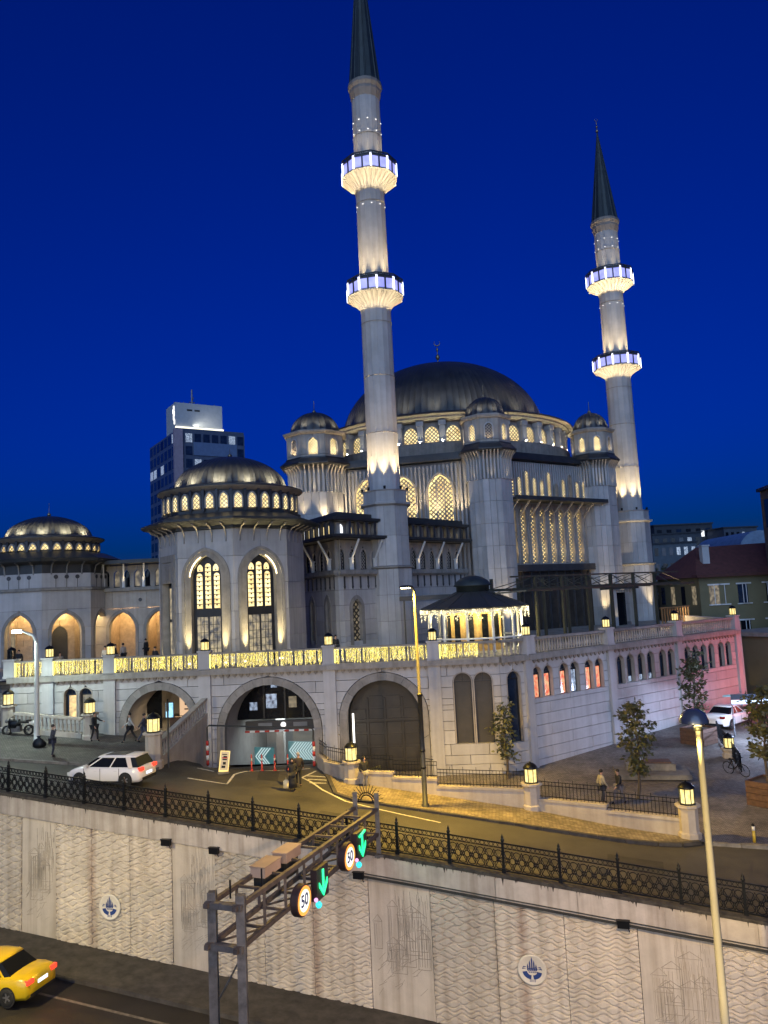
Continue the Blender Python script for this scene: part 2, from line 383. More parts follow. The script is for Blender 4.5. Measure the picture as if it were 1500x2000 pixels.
def lattice(fr, op, depth, step=0.5, wd=0.07, th=0.05):
    """diagonal grille clipped to the opening"""
    mb = MB(); h = op.top - op.z0
    for sg in (1, -1):
        c = -h - 2 * op.hw
        while c < h + 2 * op.hw:
            # line s - sc = sg*(z - z0) + c
            pts = []
            for i in range(41):
                z = op.z0 + h * i / 40; x = sg * (z - op.z0) + c * 1.0
                if abs(x) < op.half(z): pts.append((op.c + x, z))
            if len(pts) > 1: mb.bar(fr.M @ Vector((pts[0][0], depth, pts[0][1])), fr.M @ Vector((pts[-1][0], depth, pts[-1][1])), wd, th, fr.n)
            c += step
    return mb
def tracery(fr, op, depth, nx, step, hole=0.55, th=0.06):
    """pierced-stone screen: a sheet of small round-ish openings made of crossing bars with knots"""
    mb = lattice(fr, op, depth, step, step * 0.2, th)
    z = op.z0 + step / 2; row = 0
    return mb
def text(name, body, size, m, parent, M, ext=0.004, align='CENTER', bold=0.0):
    c = bpy.data.curves.new(name, 'FONT'); c.body = body; c.size = size; c.extrude = ext; c.offset = bold; c.align_x = align; c.align_y = 'CENTER'; c.materials.append(m)
    o = bpy.data.objects.new(name, c); COL.objects.link(o)
    o.matrix_basis = M
    bpy.context.view_layer.update()
    me = bpy.data.meshes.new_from_object(o); bpy.data.objects.remove(o)
    o = link(name, me, m, parent); o.matrix_basis = M
    return o
def face_M(fr, s, out, z):
    """matrix whose XY plane lies on the wall face, +Z outward"""
    p = fr.p(s, out, z); x = fr.d; y = Vector((0, 0, 1)); n = fr.n
    return Matrix(((x.x, y.x, n.x, p.x), (x.y, y.y, n.y, p.y), (x.z, y.z, n.z, p.z), (0, 0, 0, 1)))
# ================================================================== terrain
def sstep(a, b, t):
    t = min(1, max(0, (t - a) / (b - a))); return t * t * (3 - 2 * t)
def street_z(X, Y):
    base = 4.85 - 0.109 * min(max(X, -60), 9.5)
    if X > 9.5:
        k = sstep(29.5, 34.0, Y); flat = 0.109 * (1 - math.exp(-(X - 9.5) / 3.)) * 3. * 0.8; run = 0.109 * min(X - 9.5, 9)
        base -= flat * k + run * (1 - k)
    base -= 0.016 * min(max(X, 0), 14) * (1 - sstep(30.5, 36, Y))                     # crossfall towards the fence
    z = base + 0.045 * (1 - sstep(-14, -2, X)) * max(0, Y - 37)
    k = sstep(43.0, 47.4, Y) * sstep(-12.75, -11.3, X) * (1 - sstep(-4.6, -3.4, X))     # drive dips into the garage
    return z + (5.40 - z) * k
def plaza_z(X, Y): return 3.7 + 0.055 * (Y - 36)
def floor_z(X): return -1.17 - 0.105 * min(max(X, -40), 18)
# line of the retaining wall (street edge)
WA, WB = Vector((-18.55, 37.01, 0)), Vector((12.52, 27.94, 0))
WD = (WB - WA).normalized(); WN = Vector((WD.y, -WD.x, 0))      # outward, towards the underpass
def wall_pt(t): return WA + WD * t
def wallY(X): return WA.y + (X - WA.x) * WD.y / WD.x
def sheet(name, xs, yfun, zfun, m, n=8, kind='structure'):
    mb = MB(); vs = []; fs = []
    for X in xs:
        y0, y1 = yfun(X)
        for j in range(n + 1):
            Y = y0 + (y1 - y0) * j / n; vs.append((X, Y, zfun(X, Y)))
    c = n + 1
    for i in range(len(xs) - 1):
        for j in range(n): fs.append((i * c + j, (i + 1) * c + j, (i + 1) * c + j + 1, i * c + j + 1))
    mb.add(vs, fs, None, True)
    return tag(mb.build(name, m), kind=kind)
def frange(a, b, st):
    n = max(1, int(round((b - a) / st))); return [a + (b - a) * i / n for i in range(n + 1)]

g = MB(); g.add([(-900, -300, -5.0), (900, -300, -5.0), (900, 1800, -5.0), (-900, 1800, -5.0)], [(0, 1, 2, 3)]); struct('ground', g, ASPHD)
lo = MB(); lo.add([(-140, 64.5, 4.0), (30.5, 64.5, 4.0), (160, 64.5, 4.0), (160, 400, 2.0), (-140, 400, 2.0)], [(0, 1, 2, 3, 4)]); struct('ground_behind_mosque', lo, ASPHD)
# underpass carriageway, its shoulder and markings
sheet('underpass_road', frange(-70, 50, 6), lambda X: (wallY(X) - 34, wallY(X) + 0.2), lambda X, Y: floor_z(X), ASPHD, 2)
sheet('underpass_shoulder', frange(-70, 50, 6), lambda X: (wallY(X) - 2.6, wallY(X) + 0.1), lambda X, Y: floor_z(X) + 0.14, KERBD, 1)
mk = MB()
for a in frange(-70, 50, 4)[:-1]:
    b_ = a + 4
    mk.add([(a, wallY(a) - 4.05, floor_z(a) + 0.006), (b_, wallY(b_) - 4.05, floor_z(b_) + 0.006), (b_, wallY(b_) - 3.9, floor_z(b_) + 0.006), (a, wallY(a) - 3.9, floor_z(a) + 0.006)], [(0, 1, 2, 3)])
MPAINTD = mat('dirty_road_paint', (0.16, 0.14, 0.12), 0.8, var=0.3, scale=5)
struct('edge_line_marking', mk, MPAINTD)
kb = MB()
for a in frange(-70, 50, 4)[:-1]:
    b_ = a + 4
    pa, pb = Vector((a, wallY(a) - 2.65, floor_z(a) + 0.07)), Vector((b_, wallY(b_) - 2.65, floor_z(b_) + 0.07)); kb.bar(pa, pb, 0.18, 0.2)
struct('underpass_kerb', kb, KERBD)

# street, forecourt, sidewalk, plaza
street = sheet('street', frange(-60, 45, 0.5), lambda X: (wallY(X) + 0.25, 52.0 if X < -12.7 else 47.3 if X < -3 else (44.5 - (X + 3) * 0.55 if X < 11.5 else 36.4)), lambda X, Y: street_z(X, Y) - (0.0 if X < 6 else 0.04), ASPH, 14)
# forecourt left of the garage drive
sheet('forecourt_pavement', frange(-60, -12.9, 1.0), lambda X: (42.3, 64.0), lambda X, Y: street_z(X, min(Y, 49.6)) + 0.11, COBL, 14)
kb = MB()
for a in frange(-60, -12.9, 1.5)[:-1]:
    b_ = min(a + 1.48, -12.9); kb.bar((a, 42.22, street_z(a, 42.2) + 0.045), (b_, 42.22, street_z(b_, 42.2) + 0.045), 0.18, 0.15)
for a in frange(42.3, 49.0, 1.5)[:-1]:
    kb.bar((-12.82, a, street_z(-12.8, a) + 0.045), (-12.82, a + 1.48, street_z(-12.8, a + 1.48) + 0.045), 0.18, 0.15)
struct('forecourt_kerb', kb, KERB)
KL = [(-4.3, 45.6), (-3.75, 43.6), (-3.4, 41.7), (-3.15, 40.4), (-2.2, 39.5), (-0.95, 39.03), (2.93, 37.78), (6.55, 36.62), (10.0, 35.5), (11.3, 35.15), (12.3, 35.05), (13.2, 35.3)]
LW = [(-4.45, 46.2), (-3.9, 44.6), (-2.45, 42.95), (2.1, 41.35), (6.69, 39.75), (9.9, 37.85), (12.98, 35.95)]
def poly_y(P, X):
    for i in range(len(P) - 1):
        if P[i][0] <= X <= P[i + 1][0]:
            t = (X - P[i][0]) / max(1e-6, P[i + 1][0] - P[i][0]); return P[i][1] + t * (P[i + 1][1] - P[i][1])
    return P[0][1] if X < P[0][0] else P[-1][1]
sheet('sidewalk', frange(-4.3, 13.1, 0.4), lambda X: (poly_y(KL, X), max(poly_y(KL, X) + 0.03, poly_y(LW, X))), lambda X, Y: street_z(X, 37) + 0.10, PAVE, 6)
kb = MB()
for i in range(len(KL) - 1):
    a, b_ = KL[i], KL[i + 1]; n = max(1, int(math.hypot(b_[0] - a[0], b_[1] - a[1]) / 1.0))
    for q in range(n):
        p0 = (a[0] + (b_[0] - a[0]) * q / n, a[1] + (b_[1] - a[1]) * q / n); p1 = (a[0] + (b_[0] - a[0]) * (q + 0.98) / n, a[1] + (b_[1] - a[1]) * (q + 0.98) / n)
        kb.bar((p0[0], p0[1], street_z(p0[0], 37) + 0.035), (p1[0], p1[1], street_z(p1[0], 37) + 0.035), 0.2, 0.15)
struct('sidewalk_kerb', kb, KERBD)
sheet('plaza', frange(-4.6, 60, 1.2), lambda X: (poly_y(LW, X) + 0.12 if X < 13 else 35.4 - (X - 13) * 0.3, 64.4), lambda X, Y: plaza_z(X, Y), COBB, 18)
kb = MB()
for X in frange(13.6, 40, 1.2)[:-1]:
    Y = lambda x: 35.35 - (x - 13) * 0.3
    kb.bar((X, Y(X), plaza_z(X, Y(X)) - 0.06), (X + 1.17, Y(X + 1.17), plaza_z(X, Y(X + 1.17)) - 0.06), 0.22, 0.2)
struct('plaza_kerb', kb, KERB)
def road_line(name, pts, wd=0.12, m=PAINT, zf=street_z, lift=0.006):
    mb = MB(); P = []
    for i in range(len(pts) - 1):
        a, b_ = Vector(pts[i]), Vector(pts[i + 1]); n = max(1, int((b_ - a).length / 0.5))
        for q in range(n): P.append(a + (b_ - a) * q / n)
    P.append(Vector(pts[-1]))
    vs = []; fs = []
    for i, p in enumerate(P):
        d = (P[min(i + 1, len(P) - 1)] - P[max(0, i - 1)]).normalized(); n = Vector((-d.y, d.x)) * wd / 2
        for s_ in (1, -1): q = p + n * s_; vs.append((q.x, q.y, zf(q.x, q.y) + lift))
    for i in range(len(P) - 1): fs.append((2 * i, 2 * i + 2, 2 * i + 3, 2 * i + 1))
    mb.add(vs, fs); o = mb.build(name, m, street); return o
road_line('road_marking', [(-10.9, 41.25), (-8.75, 40.75), (-8.75, 42.7), (-8.3, 43.7), (-7.4, 44.6), (-6.3, 45.2), (-5.0, 45.8)])
road_line('road_marking', [(-10.9, 43.3), (-9.9, 42.9)])
road_line('road_marking', [(-4.6, 45.2), (-5.2, 43.4), (-4.6, 42.6), (-3.9, 41.2), (-2.6, 39.3), (-0.9, 38.2), (0.4, 37.45), (1.9, 36.65)])
for k in range(3): road_line('road_marking', [(-5.0 + 0.15 * k, 43.9 - 0.75 * k), (-3.9 + 0.05 * k, 44.0 - 0.7 * k)], 0.16)
PATCH = mat('asphalt_patch', (0.040, 0.038, 0.034), 0.8, var=0.3, scale=1.5, bump=0.5, bscale=50)
for (x_, y_, w2, h2, a_) in ((-11.5, 38.2, 3.4, 0.9, -0.22), (4.2, 33.2, 4.5, 0.8, -0.29), (-3.2, 36.4, 1.4, 1.6, -0.3), (9.6, 33.0, 2.2, 1.3, -0.3), (-7.0, 43.2, 1.1, 2.2, 0.1), (-22, 39.8, 4.0, 1.0, -0.25)):
    mb = MB(); vs = []; M_ = Matrix.Translation((x_, y_, 0)) @ Matrix.Rotation(a_, 4, 'Z')
    for i_ in range(9):
        for j_ in range(5): p_ = M_ @ Vector((w2 * (i_ / 8 - 0.5), h2 * (j_ / 4 - 0.5), 0)); vs.append((p_.x, p_.y, street_z(p_.x, p_.y) - (0.0 if p_.x < 6 else 0.04) + 0.004))
    mb.add(vs, [(i_ * 5 + j_, (i_ + 1) * 5 + j_, (i_ + 1) * 5 + j_ + 1, i_ * 5 + j_ + 1) for i_ in range(8) for j_ in range(4)]); mb.build('asphalt_patch', PATCH, street)
mh = MB()
mh.lathe([(0.36, 0.0), (0.36, 0.01), (0.30, 0.012), (0.0001, 0.012)], 20, Matrix.Translation((7.9, 31.9, street_z(7.9, 31.9) - 0.036)))
tag(mh.build('manhole_cover', DARKSTEEL), 'round dark manhole cover set in the asphalt street near the iron fence', 'manhole')

# ------------------------------------------------------------------ retaining wall with panels, coping, emblem plaques
wt = thing('retaining_wall', 'tall concrete retaining wall of rippled and etched panels beside the underpass', 'wall', (-2, 32.3, 0))
core = MB()
for a in frange(-46, 78, 2.0)[:-1]:
    p, q = wall_pt(a) - WN * 0.42, wall_pt(a + 2.0) - WN * 0.42
    zb0, zb1 = floor_z(p.x) - 0.3, floor_z(q.x) - 0.3; zt0, zt1 = street_z(p.x, 30) - 0.12, street_z(q.x, 30) - 0.12
    n = WN * 0.30
    vs = [(p - n) + Vector((0, 0, zb0)), (q - n) + Vector((0, 0, zb1)), (q + n) + Vector((0, 0, zb1)), (p + n) + Vector((0, 0, zb0)), (p - n) + Vector((0, 0, zt0)), (q - n) + Vector((0, 0, zt1)), (q + n) + Vector((0, 0, zt1)), (p + n) + Vector((0, 0, zt0))]
    core.add(vs, [(0, 3, 2, 1), (4, 5, 6, 7), (0, 1, 5, 4), (1, 2, 6, 5), (2, 3, 7, 6), (3, 0, 4, 7)])
core.build('core', BACK, wt)
def hnoise(i, j): return (math.sin(i * 127.1 + j * 311.7) * 43758.5453) % 1.0
def vnoise(x, y):
    i, j = math.floor(x), math.floor(y); fx, fy = x - i, y - j; fx = fx * fx * (3 - 2 * fx); fy = fy * fy * (3 - 2 * fy)
    return (hnoise(i, j) * (1 - fx) + hnoise(i + 1, j) * fx) * (1 - fy) + (hnoise(i, j + 1) * (1 - fx) + hnoise(i + 1, j + 1) * fx) * fy
def wave_h(s, z):
    """stacked lens-shaped ledges between wavy grooves"""
    P_ = 0.155; u = z / P_ + 0.5 * vnoise(s * 0.8, z * 0.9); i0 = math.floor(u); d = 9.0
    for i in (i0 - 1, i0, i0 + 1, i0 + 2):
        L_ = i + 0.46 * math.sin(2 * PI * s / (0.62 + 0.22 * hnoise(i, 3)) + PI * (i % 2) + 2.2 * vnoise(s * 0.9, i * 0.7))
        d = min(d, abs(u - L_))
    return 0.085 * min(1.0, d / 0.30) ** 0.65 + 0.02 * vnoise(s * 3 + 9, z * 6)
def top_z(X): return street_z(X, 30) - 0.85
def panel(t0, t1, kind):
    ns, nz = (int((t1 - t0) / 0.055), 270) if kind == 'wave' and -3 < t0 < 36 else (2, 2)
    mb = MB(); vs = []; fs = []
    for i in range(ns + 1):
        t = t0 + 0.012 + (t1 - t0 - 0.024) * i / ns; p = wall_pt(t); zb = floor_z(p.x) - 0.1; zt = top_z(p.x)
        for j in range(nz + 1):
            z = zb + (zt - zb) * j / nz; h = wave_h(t, z) if kind == 'wave' else 0.05
            q = p + WN * (h - 0.05); vs.append((q.x, q.y, z))
    c = nz + 1
    for i in range(ns):
        for j in range(nz): fs.append((i * c + j, (i + 1) * c + j, (i + 1) * c + j + 1, i * c + j + 1))
    # returns to the core
    n0 = len(vs)
    for i in (0, ns):
        t = t0 + 0.012 + (t1 - t0 - 0.024) * i / ns; p = wall_pt(t)
        for j in (0, nz):
            z = vs[i * c + j][2]; q = p - WN * 0.13; vs.append((q.x, q.y, z))
    for (b0, i) in ((n0, 0), (n0 + 2, ns)):
        for j in range(nz): pass
        fs.append(tuple([i * c + j for j in range(nz + 1)] + [b0 + 1, b0]))
    fs.append(tuple([i * c + nz for i in range(ns + 1)] + [n0 + 3, n0 + 1]))
    mb.add(vs, fs, None, False); return mb.build('wall_panel', CONC, wt)
def add_rust(m, s0):
    t = m.node_tree; b = t.nodes['Principled BSDF']; src = b.inputs['Base Color'].links[0].from_socket
    geo = t.nodes.new('ShaderNodeNewGeometry'); dt = t.nodes.new('ShaderNodeVectorMath'); dt.operation = 'DOT_PRODUCT'; dt.inputs[1].default_value = tuple(WD); t.links.new(geo.outputs['Position'], dt.inputs[0])
    sb_ = t.nodes.new('ShaderNodeMath'); sb_.operation = 'SUBTRACT'; sb_.inputs[1].default_value = WA.dot(WD) + s0; t.links.new(dt.outputs['Value'], sb_.inputs[0])
    ab = t.nodes.new('ShaderNodeMath'); ab.operation = 'ABSOLUTE'; t.links.new(sb_.outputs[0], ab.inputs[0])
    mr = t.nodes.new('ShaderNodeMapRange'); mr.inputs[1].default_value = 0.0; mr.inputs[2].default_value = 0.28; mr.inputs[3].default_value = 1.0; mr.inputs[4].default_value = 0.0; t.links.new(ab.outputs[0], mr.inputs[0])
    nz = t.nodes.new('ShaderNodeTexNoise'); nz.inputs['Scale'].default_value = 3.0; nz.inputs['Detail'].default_value = 6; t.links.new(geo.outputs['Position'], nz.inputs['Vector'])
    mu = t.nodes.new('ShaderNodeMath'); mu.operation = 'MULTIPLY'; t.links.new(mr.outputs[0], mu.inputs[0]); t.links.new(nz.outputs['Fac'], mu.inputs[1])
    mx = t.nodes.new('ShaderNodeMix'); mx.data_type = 'RGBA'; mx.inputs[7].default_value = (0.16, 0.07, 0.035, 1); t.links.new(mu.outputs[0], mx.inputs[0]); t.links.new(src, mx.inputs[6]); t.links.new(mx.outputs[2], b.inputs['Base Color'])
add_rust(CONC, 5.03); add_rust(CONC, 15.6); add_rust(CONC, 23.9)
# joints measured along the wall from its left visible end
tj = [-22.0, -19.6, -17.2, -14.8, -12.4, -10.0, -7.6, -5.2, -2.8, -0.7, 1.26, 3.13, 5.03, 6.99, 9.07, 11.14, 13.36, 15.52, 17.91, 20.42, 22.9, 25.46, 28.03, 30.66, 33.2, 35.8, 38.4]
etched = {1.26, 9.07, 17.91, 28.03, -7.6, -17.2, 35.8}
ETCH = mat('etched_line', (0.36, 0.325, 0.275), 0.9, var=0.2)
for a, b_ in zip(tj[:-1], tj[1:]):
    et = a in etched; p_ = panel(a, b_, 'flat' if et else 'wave')
    if et:
        # line drawing of old houses cut into the panel
        r2 = random.Random(int(a * 10) + 400); mb = MB()
        def ln(s0_, z0_, s1_, z1_, wd=0.014):
            P, Q = wall_pt(s0_) + WN * 0.003, wall_pt(s1_) + WN * 0.003; mb.bar((P.x, P.y, z0_), (Q.x, Q.y, z1_), 0.012, wd, WN) if abs(z1_ - z0_) < 0.05 else mb.bar((P.x, P.y, z0_), (Q.x, Q.y, z1_), wd, 0.012, WN)
        Wd = b_ - a; pm = wall_pt((a + b_) / 2); zt = top_z(pm.x); zb = floor_z(pm.x)
        zc = zb + (zt - zb) * 0.40
        for h in range(10):
            s0_ = a + 0.12 + (Wd - 0.7) * r2.random(); w_ = r2.uniform(0.3, 0.8); z0_ = zc + r2.uniform(-0.5, 0.5); hh = r2.uniform(0.5, 1.7)
            s1_ = min(s0_ + w_, b_ - 0.08)
            ln(s0_, z0_, s0_, z0_ + hh); ln(s1_, z0_, s1_, z0_ + hh); ln(s0_, z0_ + hh, s1_, z0_ + hh); ln(s0_, z0_, s1_, z0_)
            ln(s0_ - 0.05, z0_ + hh, (s0_ + s1_) / 2, z0_ + hh + 0.25); ln((s0_ + s1_) / 2, z0_ + hh + 0.25, s1_ + 0.02, z0_ + hh)
            for k in range(r2.randint(2, 5)):
                x_ = s0_ + (s1_ - s0_) * (k + 0.5) / 5; ln(x_, z0_ + 0.1, x_, z0_ + hh - 0.1, 0.014)
        for k in range(46):
            s0_ = a + Wd * (0.45 + 0.5 * r2.random()); z0_ = zc + r2.uniform(0.7, 2.3); L_ = r2.uniform(0.2, 0.9); ln(s0_, z0_, s0_ + r2.uniform(-0.04, 0.04), z0_ + min(L_, zt - z0_ - 0.1), 0.012)
        for k in range(34):
            s0_ = a + Wd * (0.08 + 0.7 * r2.random()); z0_ = zc + r2.uniform(-1.3, 0.2); s1_ = min(b_ - 0.06, s0_ + r2.uniform(0.1, 0.4)); ln(s0_, z0_, s1_, z0_ + r2.uniform(0.06, 0.3), 0.012)
        sub('etching', mb, ETCH, p_)
# coping beam in long slabs, standing proud, with a grimy ledge on top
for a in frange(-22.0, 38.0, 3.05)[:-1]:
    b_ = a + 3.03; p, q = wall_pt(a), wall_pt(b_); mb = MB()
    vs = []
    for P in (p, q):
        z1 = street_z(P.x, 30) - 0.02; z0 = z1 - 0.86
        for (o_, z) in ((0.14, z0), (0.14, z1 - 0.02), (0.12, z1), (-0.5, z1), (-0.5, z0)): v = P + WN * o_; vs.append((v.x, v.y, z))
    mb.add(vs, [(0, 5, 6, 1), (1, 6, 7, 2), (2, 7, 8, 3), (3, 8, 9, 4), (4, 9, 5, 0), (0, 1, 2, 3, 4), (9, 8, 7, 6, 5)]); mb.build('coping_slab', COPE, wt)
lg = MB()
for a in frange(-22.0, 38.0, 2.0)[:-1]:
    p, q = wall_pt(a), wall_pt(a + 2.0); vs = []
    for P in (p, q):
        z0 = street_z(P.x, 30) - 0.02
        for (o_, z) in ((0.17, z0 - 0.05), (0.17, z0 + 0.07), (-0.62, z0 + 0.09), (-0.62, z0 - 0.1)): v = P + WN * o_; vs.append((v.x, v.y, z))
    lg.add(vs, [(0, 4, 5, 1), (1, 5, 6, 2), (2, 6, 7, 3), (0, 1, 2, 3), (7, 6, 5, 4)])
lg.build('ledge', GRIME, wt)
# drip stains on the coping: grime that runs down below the ledge
dr = MB(); r2 = random.Random(3)
for k in range(330):
    t = r2.uniform(-20, 36); P = wall_pt(t) + WN * 0.143; z1 = street_z(P.x, 30) - 0.06; L_ = abs(r2.gauss(0, 0.10)) + 0.02; wd = r2.uniform(0.01, 0.05)
    A_, B_ = P - WD * wd, P + WD * wd; dr.add([(A_.x, A_.y, z1), (B_.x, B_.y, z1), (P.x, P.y, z1 - L_)], [(0, 2, 1)])
dr.build('drip_stain', GRIME, wt)
def emblem(name, t, z, label):
    P = wall_pt(t) + WN * 0.06; th = thing(name, label, 'plaque', (P.x, P.y, z))
    X = WD; N = WN; M = Matrix(((X.x, 0, N.x, P.x), (X.y, 0, N.y, P.y), (0, 1, 0, z), (0, 0, 0, 1)))
    M2 = M @ Matrix.Diagonal((1.28, 1.18, 1, 1))
    mb = MB(); mb.lathe([(0.0001, -0.02), (0.50, -0.02), (0.54, 0.0), (0.54, 0.05), (0.50, 0.065), (0.47, 0.05), (0.0001, 0.05)], 40, M); mb.build('disc', mat('plaque_cream', (0.62, 0.58, 0.50), 0.6, var=0.08), th)
    e = MB()
    def pl(pts, z0=0.052, z1=0.062):
        n = len(pts); vs = [(x, y, z0) for x, y in pts] + [(x, y, z1) for x, y in pts]
        e.add(vs, [tuple(range(n, 2 * n))] + [(i, (i + 1) % n, n + (i + 1) % n, n + i) for i in range(n)], M2)
    for i, (x, h) in enumerate(((-0.12, 0.20), (-0.06, 0.30), (0.0, 0.40), (0.06, 0.30), (0.12, 0.20))): pl([(x - 0.02, 0.0), (x + 0.02, 0.0), (x + 0.02, h - 0.09), (x, h), (x - 0.02, h - 0.09)])
    for r in range(4):
        for c in range(-2, 3):
            x = c * 0.055 + (0.0275 if r % 2 else 0); y = 0.09 - r * 0.05; pl([(x - 0.024, y), (x, y - 0.024), (x + 0.024, y), (x, y + 0.024)])
    for sg in (-1, 1):
        pts = []
        for k in range(9):
            a = R(-90 + 82 * k / 8); pts.append((sg * (0.04 + 0.24 * math.cos(a) ** 1), -0.03 + 0.24 * math.sin(a)))
        inn = []
        for k in range(9):
            a = R(-90 + 82 * (8 - k) / 8); inn.append((sg * (0.02 + 0.13 * math.cos(a)), -0.02 + 0.13 * math.sin(a)))
        P_ = pts + inn; pl(P_ if sg > 0 else P_[::-1])
        pl([(sg * 0.17, 0.04), (sg * 0.29, 0.02), (sg * 0.27, 0.06)][::sg]); pl([(sg * 0.15, 0.09), (sg * 0.27, 0.07), (sg * 0.24, 0.11)][::sg])
    e.build('emblem', BLUE, th)
    text('lettering', '2018', 0.12, BLUE, th, M @ Matrix.Translation((0, -0.37, 0.054)))
emblem('emblem_plaque', 5.99, 2.17, 'cream oval plaque with blue city emblem on rippled wall below the white hatchback')
emblem('emblem_plaque', 24.19, 1.09, 'cream round plaque with blue city emblem on rippled wall right of the gantry')
# cable tray and junction boxes
ct = MB()
for a in frange(17.6, 38.6, 3.0)[:-1]:
    p, q = wall_pt(a) + WN * 0.19, wall_pt(a + 3) + WN * 0.19
    ct.bar((p.x, p.y, street_z(p.x, 30) - 0.92), (q.x, q.y, street_z(q.x, 30) - 0.92), 0.07, 0.07)
    ct.bar((p.x, p.y, street_z(p.x, 30) - 0.80), (q.x, q.y, street_z(q.x, 30) - 0.80), 0.03, 0.03)
tag(ct.build('cable_tray', DARKSTEEL), 'dark cable tray fixed along the wall under the coping right of the gantry', 'cable tray')
for t, lab in ((8.93, 'small dark junction box under the coping of the wall above the first plaque'), (11.22, 'dark junction box under the coping behind the gantry truss'), (17.6, 'dark junction box at the end of the cable tray beside the gantry'), (27.57, 'dark junction box on the cable tray right of the round plaque')):
    p = wall_pt(t) + WN * 0.22; mb = MB(); zc = street_z(p.x, 30) - 0.9
    mb.box((p.x, p.y, zc), (0.42, 0.16, 0.24), None, math.atan2(WD.y, WD.x)); mb.box((p.x, p.y, zc + 0.13), (0.48, 0.20, 0.03), None, math.atan2(WD.y, WD.x)); mb.tube([p + WD * 0.15 + Vector((0, 0, zc - 0.1)), p + WD * 0.2 + Vector((0, 0, zc - 0.25))], 0.02, 6)
    tag(mb.build('junction_box', IRON), lab, 'junction box')

# ------------------------------------------------------------------ iron fence on the wall
ft = thing('iron_fence', 'long black cast-iron fence with ring lattice panels on top of the retaining wall', 'fence', (-2, 32.3, 5))
SPAN = 2.09
pm = MB()
pm.box((0, 0, 0.6), (0.10, 0.10, 1.2)); pm.box((0, 0, 0.10), (0.15, 0.15, 0.2)); pm.lathe([(0.075, 1.2), (0.085, 1.23), (0.04, 1.27), (0.055, 1.33), (0.02, 1.40), (0.0001, 1.46)], 8); pm.box((0, 0, 1.12), (0.13, 0.13, 0.03))
post_me = pm.mesh('post')
def ringflat(mb, cx, cz, r, wd=0.028, n=14):
    vs = []; fs = []
    for k in range(n):
        a = 2 * PI * k / n
        for (rr, y) in ((r, -0.015), (r - wd, -0.015), (r - wd, 0.015), (r, 0.015)): vs.append((cx + rr * math.cos(a), y, cz + rr * math.sin(a)))
    for k in range(n):
        j = (k + 1) % n
        for q in range(4): fs.append((k * 4 + q, k * 4 + (q + 1) % 4, j * 4 + (q + 1) % 4, j * 4 + q))
    mb.add(vs, fs)
slope = -0.109 * WD.x
pn = MB()
for z in (0.10, 1.10): pn.box((SPAN / 2, 0, z), (SPAN - 0.1, 0.04, 0.05))
pn.box((SPAN / 2, 0, 0.92), (SPAN - 0.1, 0.03, 0.03))
for k in range(12): ringflat(pn, 0.10 + k * 0.172, 1.01, 0.085, 0.02, 10)
for k in range(6):
    cx = 0.17 + k * 0.35
    for cz in (0.30, 0.68): ringflat(pn, cx, cz, 0.17, 0.03)
    ringflat(pn, cx, 0.49, 0.10, 0.022, 10); ringflat(pn, cx + 0.18, 0.49, 0.13, 0.026, 12) if k < 5 else None
    for sg in (1, -1):
        pn.bar((cx - 0.18, 0, 0.49 - sg * 0.36), (cx + 0.18, 0, 0.49 + sg * 0.36), 0.026, 0.022, (0, 1, 0))
pan_me = pn.mesh('fence_panel')
ang = math.atan2(WD.y, WD.x)
FT0 = 0.36
for k in range(-9, 17):
    t = FT0 + SPAN * k; P = wall_pt(t) - WN * 0.12; z = street_z(P.x, 30) + 0.03
    o = link('post', post_me, IRON, ft); o.matrix_basis = Matrix.Translation((P.x, P.y, z)) @ Matrix.Rotation(ang, 4, 'Z')
    Q = wall_pt(t + SPAN) - WN * 0.12; zq = street_z(Q.x, 30) + 0.03
    S = Matrix.Identity(4); S[2][0] = (zq - z) / SPAN
    o = link('fence_panel', pan_me, IRON, ft); o.matrix_basis = Matrix.Translation((P.x, P.y, z)) @ Matrix.Rotation(ang, 4, 'Z')
    o.matrix_parent_inverse = PM[ft.name].inverted() @ (Matrix.Translation((P.x, P.y, z)) @ Matrix.Rotation(ang, 4, 'Z')) @ S @ (Matrix.Translation((P.x, P.y, z)) @ Matrix.Rotation(ang, 4, 'Z')).inverted()
# ================================================================== mosque
TZ = 11.0                       # terrace level
WARM = (1.0, 0.76, 0.42)
def ngon(c, r, n, ph): return [(c[0] + r * math.cos(ph + 2 * PI * k / n), c[1] + r * math.sin(ph + 2 * PI * k / n)) for k in range(n)]
def T(x, y, z=0): return Matrix.Translation((x, y, z))
def ribbed_dome(R0, H, z0, ribs, rise=0.05, steps=14, power=1.0, r_top=0.0):
    """dome with standing seams"""
    mb = MB(); prof = []
    for i in range(steps + 1):
        a = PI / 2 * i / steps; prof.append((max(0.02, R0 * math.cos(a) ** power), z0 + H * math.sin(a)))
    n = ribs * 4; vs = []; fs = []
    for (r, z) in prof:
        for k in range(n):
            a = 2 * PI * (k // 4 + (0, 0.12, 0.16, 0.28)[k % 4] * 0.55) / ribs
            rr = r + (rise * min(1, r / (0.25 * R0)) if k % 4 in (1, 2) else 0); vs.append((rr * math.cos(a), rr * math.sin(a), z))
    for i in range(steps):
        for k in range(n): j = (k + 1) % n; fs.append((i * n + k, i * n + j, (i + 1) * n + j, (i + 1) * n + k))
    mb.add(vs, fs, None, True); return mb
